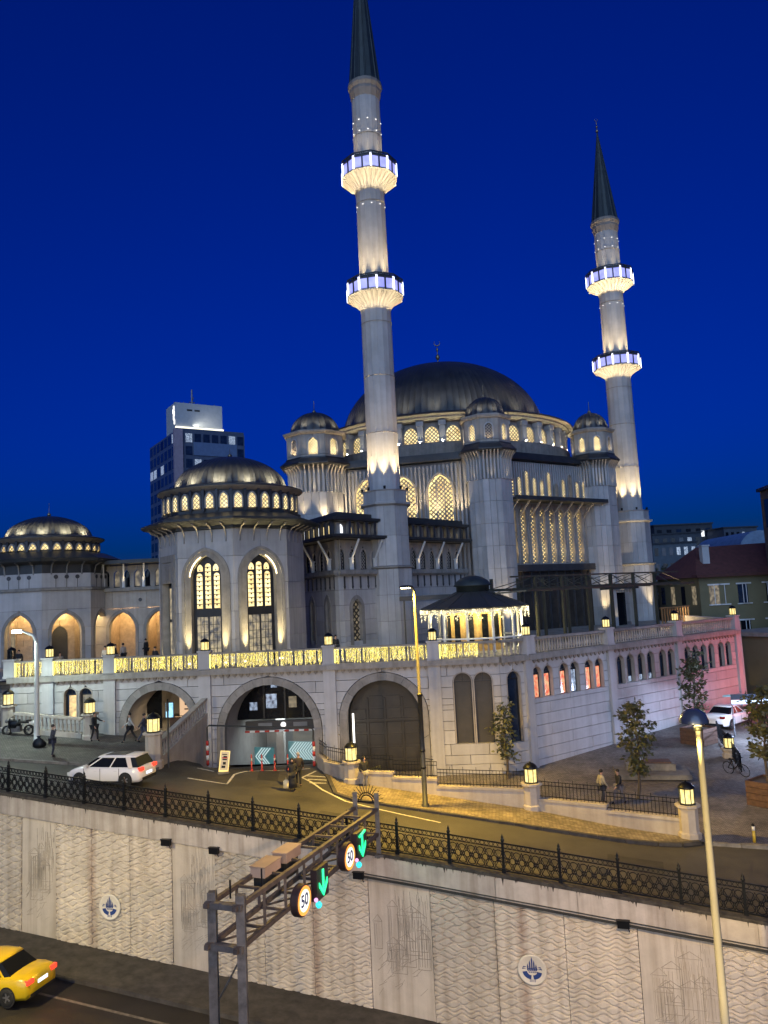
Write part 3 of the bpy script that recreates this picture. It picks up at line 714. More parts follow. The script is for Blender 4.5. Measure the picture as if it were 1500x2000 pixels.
def fluted_shaft(r0, r1, z0, z1, n, depth):
    """shaft with shallow concave flutes"""
    mb = MB(); vs = []; fs = []; per = 6; N = n * per; K = 6
    for i in range(K + 1):
        t = i / K; r = r0 + (r1 - r0) * t
        for k in range(N):
            a = 2 * PI * k / N; u = (k % per) / per; d = depth * math.sin(PI * u) ** 0.8; vs.append(((r - d) * math.cos(a), (r - d) * math.sin(a), z0 + (z1 - z0) * t))
    for i in range(K):
        for k in range(N): j = (k + 1) % N; fs.append((i * N + k, i * N + j, (i + 1) * N + j, (i + 1) * N + k))
    fs.append(tuple(K * N + k for k in range(N))); mb.add(vs, fs, None, False); return mb
def crescent_finial(mb, z, s, up=True):
    mb.lathe([(0.10 * s, z), (0.26 * s, z + 0.12 * s), (0.36 * s, z + 0.4 * s), (0.26 * s, z + 0.68 * s), (0.08 * s, z + 0.8 * s), (0.06 * s, z + 1.0 * s), (0.2 * s, z + 1.2 * s), (0.27 * s, z + 1.4 * s), (0.2 * s, z + 1.6 * s), (0.05 * s, z + 1.8 * s), (0.04 * s, z + 2.0 * s), (0.12 * s, z + 2.2 * s), (0.15 * s, z + 2.35 * s), (0.1 * s, z + 2.5 * s), (0.03 * s, z + 2.6 * s), (0.03 * s, z + 2.9 * s)], 12)
    if up:
        pts = []; rs = []
        for k in range(13):
            a = R(-90 - 140 + 280 * k / 12); pts.append((0.36 * s * math.cos(a), 0, z + 3.2 * s + 0.36 * s * math.sin(a))); rs.append(s * (0.012 + 0.055 * math.sin(PI * k / 12)))
        mb.tube(pts, rs, 8)

# ------------------------------------------------------------------ minarets
def minaret(x, y, z, scale_r, label, e_base, e_mid, tw=0.0):
    """z: dict of levels"""
    th = thing('minaret', label, 'minaret', (x, y, TZ)); M0 = T(x, y)
    def put(name, mb, m): 
        for i, v in enumerate(mb.v): mb.v[i] = (v[0] + x, v[1] + y, v[2])
        return mb.build(name, m, th)
    r = scale_r
    ph = R(22.5) + tw
    # octagonal base in panels
    for (za, zb, rr, nm) in ((TZ - 0.2, z['ledge'], r * 1.52, 'base_panel'), (z['ledge'] + 0.25, z['base'], r * 1.44, 'base_panel')):
        P = ngon((x, y), rr, 8, ph)
        for k in range(8):
            fr = Fr(P[(k + 1) % 8], P[k]); fr = Fr(P[k], P[(k + 1) % 8])
            blocks(fr, za, zb, [], 2.1, 0.62, th, STONE, 0.25, 0.03, 'base_panel', 0, stag=False)
    mb = MB(); mb.lathe([(r * 1.40, TZ - 0.2), (r * 1.40, z['base'] - 0.05)], 8, None, ph, False); put('base_core', mb, TRIM)
    mb = MB(); mb.lathe([(r * 1.50, z['ledge']), (r * 1.66, z['ledge'] + 0.08), (r * 1.66, z['ledge'] + 0.2), (r * 1.46, z['ledge'] + 0.28)], 8, None, ph, False); put('base_ledge', mb, TRIM)
    mb = MB(); mb.lathe([(r * 1.46, z['base'] - 0.02), (r * 1.66, z['base'] + 0.12), (r * 1.66, z['base'] + 0.3), (r * 1.42, z['base'] + 0.36), (r * 1.42, z['cap'] - 0.12), (r * 1.5, z['cap']), (r * 1.05, z['cap'] + 0.06)], 8, None, ph, False); put('base_cornice', mb, STONE)
    # shaft stages
    st = [(z['cap'], z['c2'], r, r * 0.96), (z['b2'] - 1.0, z['c1'], r * 0.95, r * 0.92), (z['b1'] - 1.0, z['cone'], r * 0.94, r * 0.92)]
    for (za, zb, ra, rb) in st: put('shaft', fluted_shaft(ra, rb, za, zb + 0.9, 16, 0.035), STONE)
    for zz in (z['cap'] + 5.2, z['cap'] + 10.4, z['c2'] - 1.3, z['c1'] - 1.2, z['b1'] + 2.6):
        rr = r * 0.98 if zz < z['c2'] else r * 0.95
        mb = MB(); mb.lathe([(rr + 0.005, zz), (rr + 0.02, zz + 0.02), (rr + 0.02, zz + 0.05), (rr + 0.005, zz + 0.07)], 32, None, 0, False, False); put('joint_band', mb, TRIM)
    # balconies
    for (cb, bb, bt) in ((z['c2'], z['p2'], z['b2']), (z['c1'], z['p1'], z['b1'])):
        R1 = r * 1.84
        # corbelled bowl with radial ribs
        N = 120; mb = MB(); vs = []; fs = []; K = 9
        for i in range(K + 1):
            t = i / K; rr = r * 0.98 + (R1 * 0.97 - r * 0.98) * (1 - math.cos(t * PI / 2)) ** 1.0; zz = cb + (bb - cb) * t
            for k in range(N): a = 2 * PI * k / N + ph; d = -0.22 * t - 0.03 if k % 12 in (0, 4, 8) else 0.0; vs.append(((rr + d) * math.cos(a), (rr + d) * math.sin(a), zz))
        for i in range(K):
            for k in range(N): j = (k + 1) % N; fs.append((i * N + k, i * N + j, (i + 1) * N + j, (i + 1) * N + k))
        fs.append(tuple(K * N + k for k in range(N))); mb.add(vs, fs); put('corbel', mb, STONE)
        mb = MB(); mb.lathe([(R1 * 0.9, bb - 0.02), (R1 * 1.01, bb), (R1 * 1.01, bb + 0.12), (0.5, bb + 0.12)], 10, None, ph, False); put('balcony_floor', mb, STONE)
        P = ngon((0, 0), R1, 10, ph)
        par = MB(); par.lathe([(R1 * 0.93, bb + 0.1), (R1 * 0.94, bt - 0.05), (R1 * 0.90, bt - 0.05)], 10, None, ph, False, False); par = put('parapet', par, DARKSTONE)
        for k in range(10):
            a, b_ = Vector(P[k]), Vector(P[(k + 1) % 10])
            for h0, h1 in ((0.06, 0.45), (0.55, 0.94)):
                p0, p1 = a.lerp(b_, h0), a.lerp(b_, h1); mbp = MB(); q0, q1 = p0 * 0.965, p1 * 0.965
                mbp.add([(x + p0.x * 0.99, y + p0.y * 0.99, bb + 0.2), (x + p1.x * 0.99, y + p1.y * 0.99, bb + 0.2), (x + p1.x * 0.99, y + p1.y * 0.99, bt - 0.42), (x + p0.x * 0.99, y + p0.y * 0.99, bt - 0.42), (x + q0.x, y + q0.y, bb + 0.2), (x + q1.x, y + q1.y, bb + 0.2), (x + q1.x, y + q1.y, bt - 0.42), (x + q0.x, y + q0.y, bt - 0.42)], [(0, 1, 2, 3), (7, 6, 5, 4), (0, 4, 5, 1), (3, 2, 6, 7), (0, 3, 7, 4), (1, 5, 6, 2)])
                sub('balcony_panel', mbp, VIOLET, par)
            m2 = a.lerp(b_, 0.5); mbp = MB(); mbp.box((x + m2.x * 0.99, y + m2.y * 0.99, (bb + bt) / 2), (0.14, 0.14, bt - bb), None, math.atan2(m2.y, m2.x)); sub('balcony_post', mbp, DARKSTONE, par)
            mbp = MB(); mbp.box((x + a.x * 1.0, y + a.y * 1.0, (bb + bt) / 2 - 0.1), (0.10, 0.16, bt - bb - 0.3), None, math.atan2(a.y, a.x)); sub('light_bar', mbp, LEDW, par)
            mbp = MB(); mbp.bar((x + a.x, y + a.y, bt - 0.36), (x + b_.x, y + b_.y, bt - 0.36), 0.10, 0.07); mbp.bar((x + a.x, y + a.y, bt), (x + b_.x, y + b_.y, bt), 0.12, 0.08)
            for q in range(4): m3 = a.lerp(b_, (q + 0.5) / 4); mbp.box((x + m3.x, y + m3.y, bt - 0.18), (0.08, 0.08, 0.3), None, math.atan2(m2.y, m2.x))
            sub('balcony_rail', mbp, DARKSTONE, par)
        # ring of flood lamps under the corbel and on the balcony floor
        for k in range(10):
            a = ph + 2 * PI * (k + 0.5) / 10; rr = r + 0.62
            lamp('SPOT', (x + rr * math.cos(a), y + rr * math.sin(a), cb - 0.45), 30 * e_mid, WARM, th, (-0.18 * math.cos(a), -0.18 * math.sin(a), 1), 0.05, 118, 0.5)
        for k in range(8):
            a = ph + 2 * PI * (k + 0.5) / 8; rr = r + 0.62
            lamp('SPOT', (x + rr * math.cos(a), y + rr * math.sin(a), bb + 0.5), (1500 if cb < 45 else 420) * e_mid, WARM, th, (-0.075 * math.cos(a), -0.075 * math.sin(a), 1), 0.08, 44, 1.0)
    # base flood lamps
    for k in range(8):
        a = ph + 2 * PI * (k + 0.5) / 8; rr = r * 1.40
        mb = MB(); mb.lathe([(0.10, z['cap'] + 0.04), (0.12, z['cap'] + 0.3)], 10, T(rr * math.cos(a), rr * math.sin(a))); put('flood_lamp', mb, IRON)
        lamp('SPOT', (x + rr * math.cos(a), y + rr * math.sin(a), z['cap'] + 0.34), 2000 * e_base, WARM, th, (-0.085 * math.cos(a), -0.085 * math.sin(a), 1), 0.10, 46, 1.0)
    # corona, spire, finial
    mb = MB(); mb.lathe([(r * 0.93, z['cone'] - 0.5), (r * 1.04, z['cone'] + 0.2), (r * 1.04, z['cone'] + 0.45), (r * 1.14, z['cone'] + 0.8), (r * 1.14, z['cone'] + 1.1), (r * 0.98, z['cone'] + 1.3)], 16, None, ph, False); put('corona', mb, mat('corona_stone', (0.26, 0.23, 0.20), 0.6) if 'corona_stone' not in MATS else MATS['corona_stone'])
    sp = MB(); K = 6; N = 16 * 4; vs = []; fs = []
    for i in range(K + 1):
        t = i / K; rr = r * 0.98 * (1 - t) ** 1.0 + 0.05
        for k in range(N): a = 2 * PI * (k // 4 + (0, 0.10, 0.2, 0.3)[k % 4]) / 16; q = rr * (1.045 if k % 4 in (1, 2) else 1.0); vs.append((q * math.cos(a), q * math.sin(a), z['cone'] + 1.2 + (z['tip'] - z['cone'] - 1.2) * t))
    for i in range(K):
        for k in range(N): j = (k + 1) % N; fs.append((i * N + k, i * N + j, (i + 1) * N + j, (i + 1) * N + k))
    sp.add(vs, fs); spo = put('spire', sp, SPIRE)
    mb = MB(); crescent_finial(mb, z['tip'] - 0.1, 0.55); mb.v = [(v[0] + x, v[1] + y, v[2]) for v in mb.v]; sub('finial', mb, BRONZE, spo)
    # small bright fixings around the shaft under the balconies
    for zz in (z['b1'] + 4.0, z['b1'] + 2.9, z['c1'] - 1.5):
        for k in range(10):
            a = ph + 2 * PI * k / 10; mb = MB(); mb.box((r * 0.95 * math.cos(a), r * 0.95 * math.sin(a), zz), (0.06, 0.11, 0.05), None, a); put('shaft_light', mb, SIGNW)
    return th
minaret(0.15, 68.0, dict(ledge=17.5, base=23.0, cap=24.4, c2=41.1, p2=42.3, b2=43.8, c1=52.5, p1=53.75, b1=55.3, cone=62.2, tip=78.9), 1.43, 'tall nearer stone minaret with two violet-lit balconies, its tip cut off by the photo edge', 1.0, 1.0)
minaret(29.15, 91.0, dict(ledge=17.4, base=22.4, cap=23.8, c2=40.0, p2=41.1, b2=42.7, c1=50.6, p1=51.7, b1=53.4, cone=58.9, tip=72.0), 1.53, 'farther stone minaret right of the great dome, its whole dark spire in view', 1.1, 1.0, 0.1)

# ------------------------------------------------------------------ prayer hall
DC = (7.75, 94.6)
hall = thing('mosque_hall', 'great stone mosque hall with a wide lead dome and arcaded drum', 'mosque', (DC[0], DC[1], TZ))
HP = [(-7.0, 81.0), (10.7, 77.0), (24.0, 86.2), (27.0, 104.0), (8, 112), (-9.0, 105.0)]
mb = MB(); mb.prism([(p[0] * 0.965 + DC[0] * 0.035, p[1] * 0.965 + DC[1] * 0.035) for p in HP], TZ - 0.5, 28.7); mb.build('body', STONE, hall)
mb = MB(); mb.prism([(p[0] * 1.03 - DC[0] * 0.03, p[1] * 1.03 - DC[1] * 0.03) for p in HP], 28.75, 29.15); mb.prism([(p[0] * 0.99 + DC[0] * 0.01, p[1] * 0.99 + DC[1] * 0.01) for p in HP], 29.15, 29.6); mb.build('cornice', ROOF, hall)
def fluting(fr, s0, s1, z0, z1, ops, step=0.42, wd=0.2, pr=0.2):
    mb = MB(); s = s0
    while s < s1:
        za = z0
        for o in ops:
            if abs(s - o.c) < o.hw + 0.12:
                za = max(za, (o.zs + math.sqrt(max(0, (o.R + 0.2) ** 2 - (abs(s - o.c) + o.R - o.hw) ** 2))) if o.rise > 0 else o.top)
        if z1 - za > 0.2: mb.box((s, -pr / 2 + 0.01, (za + z1) / 2), (wd, pr, z1 - za), fr.M)
        s += step
    return mb
frL = Fr(HP[0], HP[1]); frR = Fr(HP[1], HP[2])
lops = [Op(frL.L * (X + 7) / 17.7, 1.25, 20.5, 25.6, 1.75) for X in (-1.6, 2.15, 5.9)]
w_ = fluting(frL, 1.5, frL.L - 1.4, 15.0, 28.3, lops); w_.build('fluting', STONE, hall)
for o in lops:
    wn = ring_trim(frL, o, 0.22, 0.34, 0.3).build('window', STONE2, hall)
    sub('pane', pane(frL, o, -0.02), WIN_GOLD, wn)
    sub('lattice', lattice(frL, o, -0.10, 0.46, 0.13, 0.05), TRIM, wn)
    mu = MB()
    for q in (-0.42, 0.42): mu.box((o.c + q, -0.13, (o.z0 + o.top - 0.7) / 2), (0.14, 0.12, o.top - 0.7 - o.z0), frL.M)
    sub('mullion', mu, STONE2, wn)
    lamp('AREA', frL.p(o.c, 0.9, 22.2), 160, WARM, hall, Vector((0, 0, 1)) - frL.n * 0.25, 1.8, sizey=0.2, spread=120)
for i in range(6):
    lamp('SPOT', frL.p(2.8 + i * 2.5, 1.3, 22.5), 420, WARM, hall, Vector((0, 0, 1)) - frL.n * 0.22, 0.08, 80, 0.9)
# right face
mb = fluting(frR, 2.6, frR.L - 2.0, 24.6, 28.5, [], 0.34, 0.17, 0.12); mb.build('fluting', STONE, hall)
for i in range(11):
    h = [1.9, 1.9, 2.6, 1.9, 1.7, 2.6, 1.4, 1.9, 2.5, 1.8, 1.8][i]
    o = Op(3.0 + i * 1.1, 0.26, 24.95, 24.95 + h - 0.4, 0.4); wn = ring_trim(frR, o, 0.10, 0.26, 0.1, 6).build('window', STONE2, hall)
    sub('pane', pane(frR, o, -0.16, 6), WIN_WARM if i not in (6, 8) else WIN_DIM, wn); sub('lattice', lattice(frR, o, -0.2, 0.34, 0.09, 0.03), TRIM, wn)
lancets = [Op(2.9 + i * 1.42, 0.40, 17.9, 22.9, 0.75) for i in range(9)]
blocks(frR, 17.7, 24.1, lancets, 6.4, 1.42, hall, STONE2, 0.5, 0.02, 'pier', 0.12, 2.2, 14.98, False)
for o in lancets:
    wn = ring_trim(frR, o, 0.13, 0.24, 0.1, 6).build('window', STONE2, hall); sub('pane', pane(frR, o, 0.15), WIN_GOLD, wn); sub('lattice', lattice(frR, o, 0.02, 0.42, 0.13, 0.05), TRIM, wn)
    lamp('SPOT', frR.p(o.c, 0.32, 17.95), 70, WARM, hall, (0, 0, 1), 0.05, 60, 0.8)
can = MB(); can.box((8.6, -1.0, 24.38), (13.6, 2.4, 0.22), frR.M); can.box((8.6, -2.1, 24.42), (13.8, 0.3, 0.4), frR.M); can.build('canopy', ROOFD, hall)
for i in range(9):
    s = 2.2 + i * 1.6; mb = MB(); mb.bar(frR.p(s, 0.1, 22.6), frR.p(s, 1.9, 24.25), 0.12, 0.16); mb.box((s, -0.2, 22.4), (0.16, 0.25, 0.6), frR.M); mb.build('canopy_strut', STONE2, hall)
mb = MB(); mb.box((8.6, -0.35, 17.35), (13.4, 1.0, 0.7), frR.M); mb.build('beam', DARKSTONE, hall)
mb = MB(); mb.box((8.6, -0.05, 14.0), (12.8, 0.3, 6.0), frR.M); cw = mb.build('curtain_wall', mat('brown_glass', (0.055, 0.048, 0.042), 0.2, var=0.25, scale=0.8), hall)
for i in range(11): mb = MB(); mb.box((2.3 + i * 1.26, -0.28, 14.0), (0.14, 0.2, 6.0), frR.M); sub('mullion', mb, DARKSTONE, cw)
mb = MB(); mb.box((8.6, -0.26, 15.2), (12.8, 0.12, 0.14), frR.M); sub('transom', mb, DARKSTONE, cw)
# drum, dome
RD = 15.1; NB = 40
mb = MB(); mb.lathe([(RD - 0.05, 29.4), (RD + 0.25, 29.5), (RD + 0.25, 31.0), (RD - 0.3, 31.15)], 80, T(*DC), 0, False, False); mb.build('drum_base', TRIM, hall)
mb = MB(); mb.lathe([(RD - 0.75, 30.8), (RD - 0.75, 33.6)], 80, T(*DC), 0, True, False); mb.build('drum_wall', STONE2, hall)
mb = MB(); mb.lathe([(RD - 0.7, 33.35), (RD - 0.1, 33.45), (RD + 0.3, 33.7), (RD + 0.3, 33.85), (RD + 0.75, 34.0), (RD + 0.75, 34.1), (RD - 1.2, 34.4)], 80, T(*DC), 0, False, False); mb.build('drum_eave', STONE2, hall)
mb = MB(); mb.lathe([(RD + 0.80, 34.03), (RD + 0.85, 34.10), (RD + 0.6, 34.25), (13.0, 34.9)], 80, T(*DC), 0, False, False); mb.build('eave_flashing', ROOF, hall)
pier_me = None
for k in range(NB):
    a = -PI / 2 + 2 * PI * (k + 0.5) / NB
    if math.sin(a) > 0.35: continue
    c, s_ = math.cos(a), math.sin(a); P = Vector((DC[0] + c * (RD - 0.35), DC[1] + s_ * (RD - 0.35), 0))
    A_ = P + Vector((-s_, c, 0)) * -0.4; B_ = P + Vector((-s_, c, 0)) * 0.4
    mb = MB(); M = T(P.x, P.y) @ Matrix.Rotation(a, 4, 'Z'); mb.box((0.0, 0, 32.3), (0.7, 0.62, 2.2), M); mb.box((0.05, 0, 33.15), (0.8, 0.8, 0.5), M); mb.box((0.05, 0, 31.2), (0.8, 0.74, 0.2), M); mb.build('drum_pier', STONE, hall)
    a2 = a + PI / NB; c, s_ = math.cos(a2), math.sin(a2); P = Vector((DC[0] + c * (RD - 0.7), DC[1] + s_ * (RD - 0.7), 0)); t = Vector((-s_, c, 0))
    fr = Fr(P - t * 1.2, P + t * 1.2); o = Op(1.2, 0.74, 31.25, 31.95, 0.95)
    wn = ring_trim(fr, o, 0.16, 0.22, 0.1, 6).build('window', STONE2, hall); sub('pane', pane(fr, o, -0.06, 6), WIN_WARM, wn); sub('lattice', lattice(fr, o, -0.12, 0.42, 0.10, 0.03), TRIM, wn)
    if k % 1 == 0 and math.sin(a) < 0.2:
        q = Vector((DC[0] + math.cos(a) * (RD + 0.12), DC[1] + math.sin(a) * (RD + 0.12), 31.08)); lamp('SPOT', q, 110, (1, 0.86, 0.52), hall, (-0.12 * math.cos(a), -0.12 * math.sin(a), 1), 0.06, 110, 0.7)
d = ribbed_dome(12.45, 9.35, 34.3, 110, 0.025, 18); d.v = [(v[0] + DC[0], v[1] + DC[1], v[2]) for v in d.v]; dome = d.build('dome', ROOF, hall)
mb = MB(); crescent_finial(mb, 43.5, 1.05); mb.v = [(v[0] + DC[0] + 0.0, v[1] + DC[1], v[2]) for v in mb.v]; sub('finial', mb, BRONZE, dome)
# flood lamps on the drum roof washing the foot of the dome
for k in range(10):
    a = -PI / 2 + R(-70 + 140 * k / 9); q = (DC[0] + math.cos(a) * 14.3, DC[1] + math.sin(a) * 14.3, 34.75); lamp('SPOT', q, 420, (1, 0.86, 0.6), hall, (-0.7 * math.cos(a), -0.7 * math.sin(a), 0.75), 0.1, 80, 0.9)

# ------------------------------------------------------------------ corner towers
def tower(x, y, s, label, z0=TZ, ph=R(22.5), e=1.0, lit=True):
    th = thing('corner_tower', label, 'tower', (x, y, z0))
    def put(name, mb, m): mb.v = [(v[0] + x, v[1] + y, v[2]) for v in mb.v]; return mb.build(name, m, th)
    r = 2.35 * s
    P = ngon((x, y), r, 8, ph)
    for k in range(8):
        if 0.5 * (math.sin(ph + 2 * PI * k / 8) + math.sin(ph + 2 * PI * (k + 1) / 8)) > 0.55: continue
        fr = Fr(P[k], P[(k + 1) % 8]); blocks(fr, z0 - 0.3, 26.2, [], 2.2, 0.62 * s, th, STONE, 0.3, 0.025, 'shaft_panel', 0, stag=False)
        mb = MB(); n = 5
        for q in range(n): mb.box(((q + 0.5) * fr.L / n, -0.02, 27.35), (fr.L / n * 0.52, 0.22, 2.3), fr.M)
        mb.build('rib_band', STONE, th)
        # corbel brackets
        mb = MB()
        for q in range(n):
            sx = (q + 0.5) * fr.L / n
            vs = []; 
            for (dx) in (-0.07, 0.07): vs += [(sx + dx, 0.05, 27.9), (sx + dx, -0.10, 28.1), (sx + dx, -0.30, 28.6), (sx + dx, -0.62, 29.0), (sx + dx, 0.05, 29.0)]
            mb.add(vs, [(0, 1, 2, 3, 4), (9, 8, 7, 6, 5), (0, 5, 6, 1), (1, 6, 7, 2), (2, 7, 8, 3), (3, 8, 9, 4)], fr.M)
        mb.build('corbel_band', STONE2, th)
    mb = MB(); mb.lathe([(r * 0.93, z0 - 0.3), (r * 0.93, 29.0)], 8, None, ph, False); put('core', mb, STONE2)
    mb = MB(); mb.lathe([(r * 0.95, 28.95), (r * 1.27, 29.0), (r * 1.30, 29.12), (r * 1.30, 29.22), (r * 1.08, 29.75), (r * 1.08, 29.9)], 8, None, ph, False); put('eave', mb, ROOF)
    # lantern storey
    P = ngon((x, y), r * 1.04, 8, ph)
    for k in range(8):
        if 0.5 * (math.sin(ph + 2 * PI * k / 8) + math.sin(ph + 2 * PI * (k + 1) / 8)) > 0.55: continue
        fr = Fr(P[k], P[(k + 1) % 8]); o = Op(fr.L / 2, 0.36 * s, 30.15, 31.35, 0.42 * s)
        blocks(fr, 29.9, 32.3, [o], 2.5, 9, th, STONE2, 0.3, 0.04, 'lantern_wall', 0)
        wn = ring_trim(fr, o, 0.12, 0.05, 0.1, 6).build('window', STONE, th); sub('pane', pane(fr, o, 0.2, 6), WIN_WARM if (k + int(x)) % 3 else GLASSB, wn); sub('lattice', lattice(fr, o, 0.12, 0.3, 0.06, 0.03), STONE2, wn)
        if lit: lamp('SPOT', fr.p(fr.L / 2, 0.3, 30.0), 22 * e, WARM, th, (-0.15 * fr.n.x, -0.15 * fr.n.y, 1), 0.05, 110, 0.6)
        if lit: lamp('SPOT', fr.p(fr.L / 2, 0.42, 26.0), 18 * e, WARM, th, (-0.08 * fr.n.x, -0.08 * fr.n.y, 1), 0.05, 75, 0.8)
    mb = MB(); mb.lathe([(r * 0.84, 29.9), (r * 0.84, 32.4)], 8, None, ph, False); put('lantern_core', mb, STONE2)
    mb = MB(); mb.lathe([(r * 1.0, 32.25), (r * 1.12, 32.35), (r * 1.17, 32.55), (r * 1.17, 32.65), (r * 0.9, 32.85)], 8, None, ph, False); put('lantern_cornice', mb, STONE2)
    d = ribbed_dome(r * 0.86, 2.15 * (0.6 + 0.4 * s), 32.75, 24, 0.035, 10); dm = put('dome', d, ROOF)
    mb = MB(); zt = 32.75 + 2.15 * (0.6 + 0.4 * s); mb.lathe([(0.12, zt - 0.05), (0.22, zt + 0.1), (0.12, zt + 0.28), (0.04, zt + 0.35), (0.03, zt + 1.3), (0.001, zt + 1.4)], 10, T(x, y)); sub('finial', mb, BRONZE, dm)
    if lit:
        for k in range(6):
            a = -PI / 2 + R(-100 + 200 * k / 5); lamp('SPOT', (x + math.cos(a) * r * 1.12, y + math.sin(a) * r * 1.12, 32.9), 120 * e, (1, 0.84, 0.58), th, (-0.55 * math.cos(a), -0.55 * math.sin(a), 1), 0.06, 100, 0.9)
    return th
tower(-7.0, 81.0, 1.30, 'broad octagonal stone tower with lantern storey between the rotunda dome and the nearer minaret', 15.0, e=2.2)
tower(10.75, 77.0, 1.0, 'tall octagonal stone tower standing in front of the middle of the great dome')
tower(24.0, 86.2, 0.96, 'octagonal stone tower with small dome just left of the farther minaret')
# lights grazing the foot of the front corner towers
for (x, y) in ((13.3, 76.9), (11.6, 74.2), (23.6, 83.4), (26.6, 85.0), (27.2, 87.6), (30.4, 88.2)):
    lamp('SPOT', (x, y, TZ + 0.2), 1500, WARM, hall, (-0.05, 0.06, 1), 0.08, 46, 1.0)
for (x, y) in ((-8.6, 77.4), (-6.0, 77.6), (-4.2, 78.8), (-9.8, 79.2)):
    lamp('SPOT', (x, y, 22.9), 420, WARM, hall, (0.02, 0.16, 1), 0.08, 70, 0.9)

# ------------------------------------------------------------------ gallery wing around the nearer minaret
wing = thing('gallery_wing', 'stone side wing with two stepped dark roofs and white slanting struts beside the nearer minaret', 'building', (-4, 66, TZ))
E0 = Vector((-4.2, 61.2)); E1 = Vector((-9.9, 71.6)); E3 = Vector((8.9, 76.1))
U = (E3 - E0).normalized(); V = (E1 - E0).normalized()
W0 = E0 + U * 1.1 + V * 1.1; W1 = W0 + V * 10.5; W3 = W0 + U * 17.6
frWL = Fr(W1, W0); frWR = Fr(W0, W3)
def quadp(o, a, b_, ia): return [(o + U * ia + V * ia), (o + U * a + V * ia), (o + U * a + V * b_), (o + U * ia + V * b_)]
mb = MB(); mb.prism([tuple(p) for p in quadp(W0, 17.2, 10.4, 0.5)], TZ - 0.2, 21.6); mb.build('core', BACK, wing)
opsL = [Op(frWL.L - s, 0.32, 11.6, 14.5, 0.65) for s in (2.3, 5.6)]; opsR = [Op(2.05, 0.55, 11.6, 14.3, 0.75)]
blocks(frWL, TZ - 0.2, 17.1, opsL, 1.25, 2.4, wing, STONE, 0.45, 0.03)
blocks(frWR, TZ - 0.2, 17.1, opsR, 1.25, 2.4, wing, STONE, 0.45, 0.03)
for fr, ops in ((frWL, opsL), (frWR, opsR)):
    for o in ops:
        wn = ring_trim(fr, o, 0.34, 0.06, 0.3, 8, 11.3).build('window', TRIM, wing)
        lit = fr is frWR
        sub('pane', pane(fr, o, 0.36, 8), WIN_DIM if lit else GLASSD, wn)
        if lit: sub('lattice', lattice(fr, o, 0.28, 0.5, 0.1, 0.05), FRAME, wn)
    mb = MB(); mb.box((fr.L / 2, -0.08, 17.3), (fr.L + 0.3, 0.75, 0.38), fr.M); mb.box((fr.L / 2, -0.02, 17.05), (fr.L + 0.2, 0.55, 0.14), fr.M); mb.build('ledge', TRIM, wing)
    n = int(fr.L / 0.95)
    for i in range(n): mb = MB(); mb.box(((i + 0.7) * fr.L / (n + 0.4), -0.06, 16.5), (0.10, 0.10, 0.9), fr.M); mb.lathe([(0.001, 0), (0.09, 0.2), (0.09, 0.3)], 8, fr.M @ T((i + 0.7) * fr.L / (n + 0.4), -0.06, 15.85)); mb.build('drop_ornament', DARKSTONE, wing)
    # arcade storey behind the struts
    n = int(fr.L / 1.32)
    arc = [Op((i + 0.5) * fr.L / n, 0.36, 17.6, 18.75, 0.5) for i in range(n)]
    blocks(fr, 17.5, 20.0, arc, 2.6, 1.32, wing, STONE2, 0.3, 0.02, 'arcade_pier', -0.25)
    for i, o in enumerate(arc):
        wn = ring_trim(fr, o, 0.10, -0.18, 0.3, 6).build('window', STONE2, wing); sub('pane', pane(fr, o, 0.5, 6), WIN_DIM if i % 2 else GLASSD, wn); sub('lattice', lattice(fr, o, 0.42, 0.3, 0.06, 0.03), STONE2, wn)
    # struts
    n = max(3, int(fr.L / 2.9))
    for i in range(n):
        s = (i + 0.55) * fr.L / n; mb = MB(); mb.box((s, -0.05, 17.95), (0.24, 0.26, 0.95), fr.M); mb.box((s, -0.05, 18.45), (0.32, 0.34, 0.1), fr.M); mb.bar(fr.p(s, 0.1, 18.45), fr.p(s, 1.0, 20.0), 0.13, 0.13); mb.build('strut', WHITE, wing)
        lamp('SPOT', fr.p(s + 0.0, 0.42, 17.6), 30, WARM, wing, (0.1 * fr.n.x, 0.1 * fr.n.y, 1), 0.05, 75, 0.7)
    # upper gallery
    mb = MB(); mb.box((fr.L / 2, 0.2, 20.95), (fr.L, 0.3, 1.0), fr.M); mb.build('gallery_wall', STONE2, wing)
    n = int(fr.L / 0.98)
    for i in range(n):
        s = (i + 0.5) * fr.L / n; mb = MB(); mb.box((s + fr.L / n / 2, -0.42, 20.95), (0.30, 0.3, 1.05), fr.M); mb.build('gallery_post', DARKSTONE, wing)
        o = Op(s, 0.28, 20.55, 20.95, 0.34); wn = ring_trim(fr, o, 0.08, -0.02, 0.05, 5).build('window', STONE2, wing); sub('pane', pane(fr, o, 0.03, 5), WIN_WARM if i % 3 else WIN_WHITE, wn)
for (za, zb, ov, nm) in ((20.05, 20.35, 1.15, 'lower_roof'), (21.5, 21.85, 0.75, 'upper_roof')):
    mb = MB(); mb.prism([tuple(p) for p in quadp(W0, 18.2, 10.8, -ov)], za + 0.1, zb); mb.prism([tuple(p) for p in quadp(W0, 18.0, 10.7, -ov + 0.15)], za, za + 0.1); mb.build(nm, ROOFD, wing)
mb = MB(); mb.prism([tuple(p) for p in quadp(W0, 18.0, 10.6, 0.2)], 21.85, 22.3); mb.build('roof_deck', ROOFD, wing)
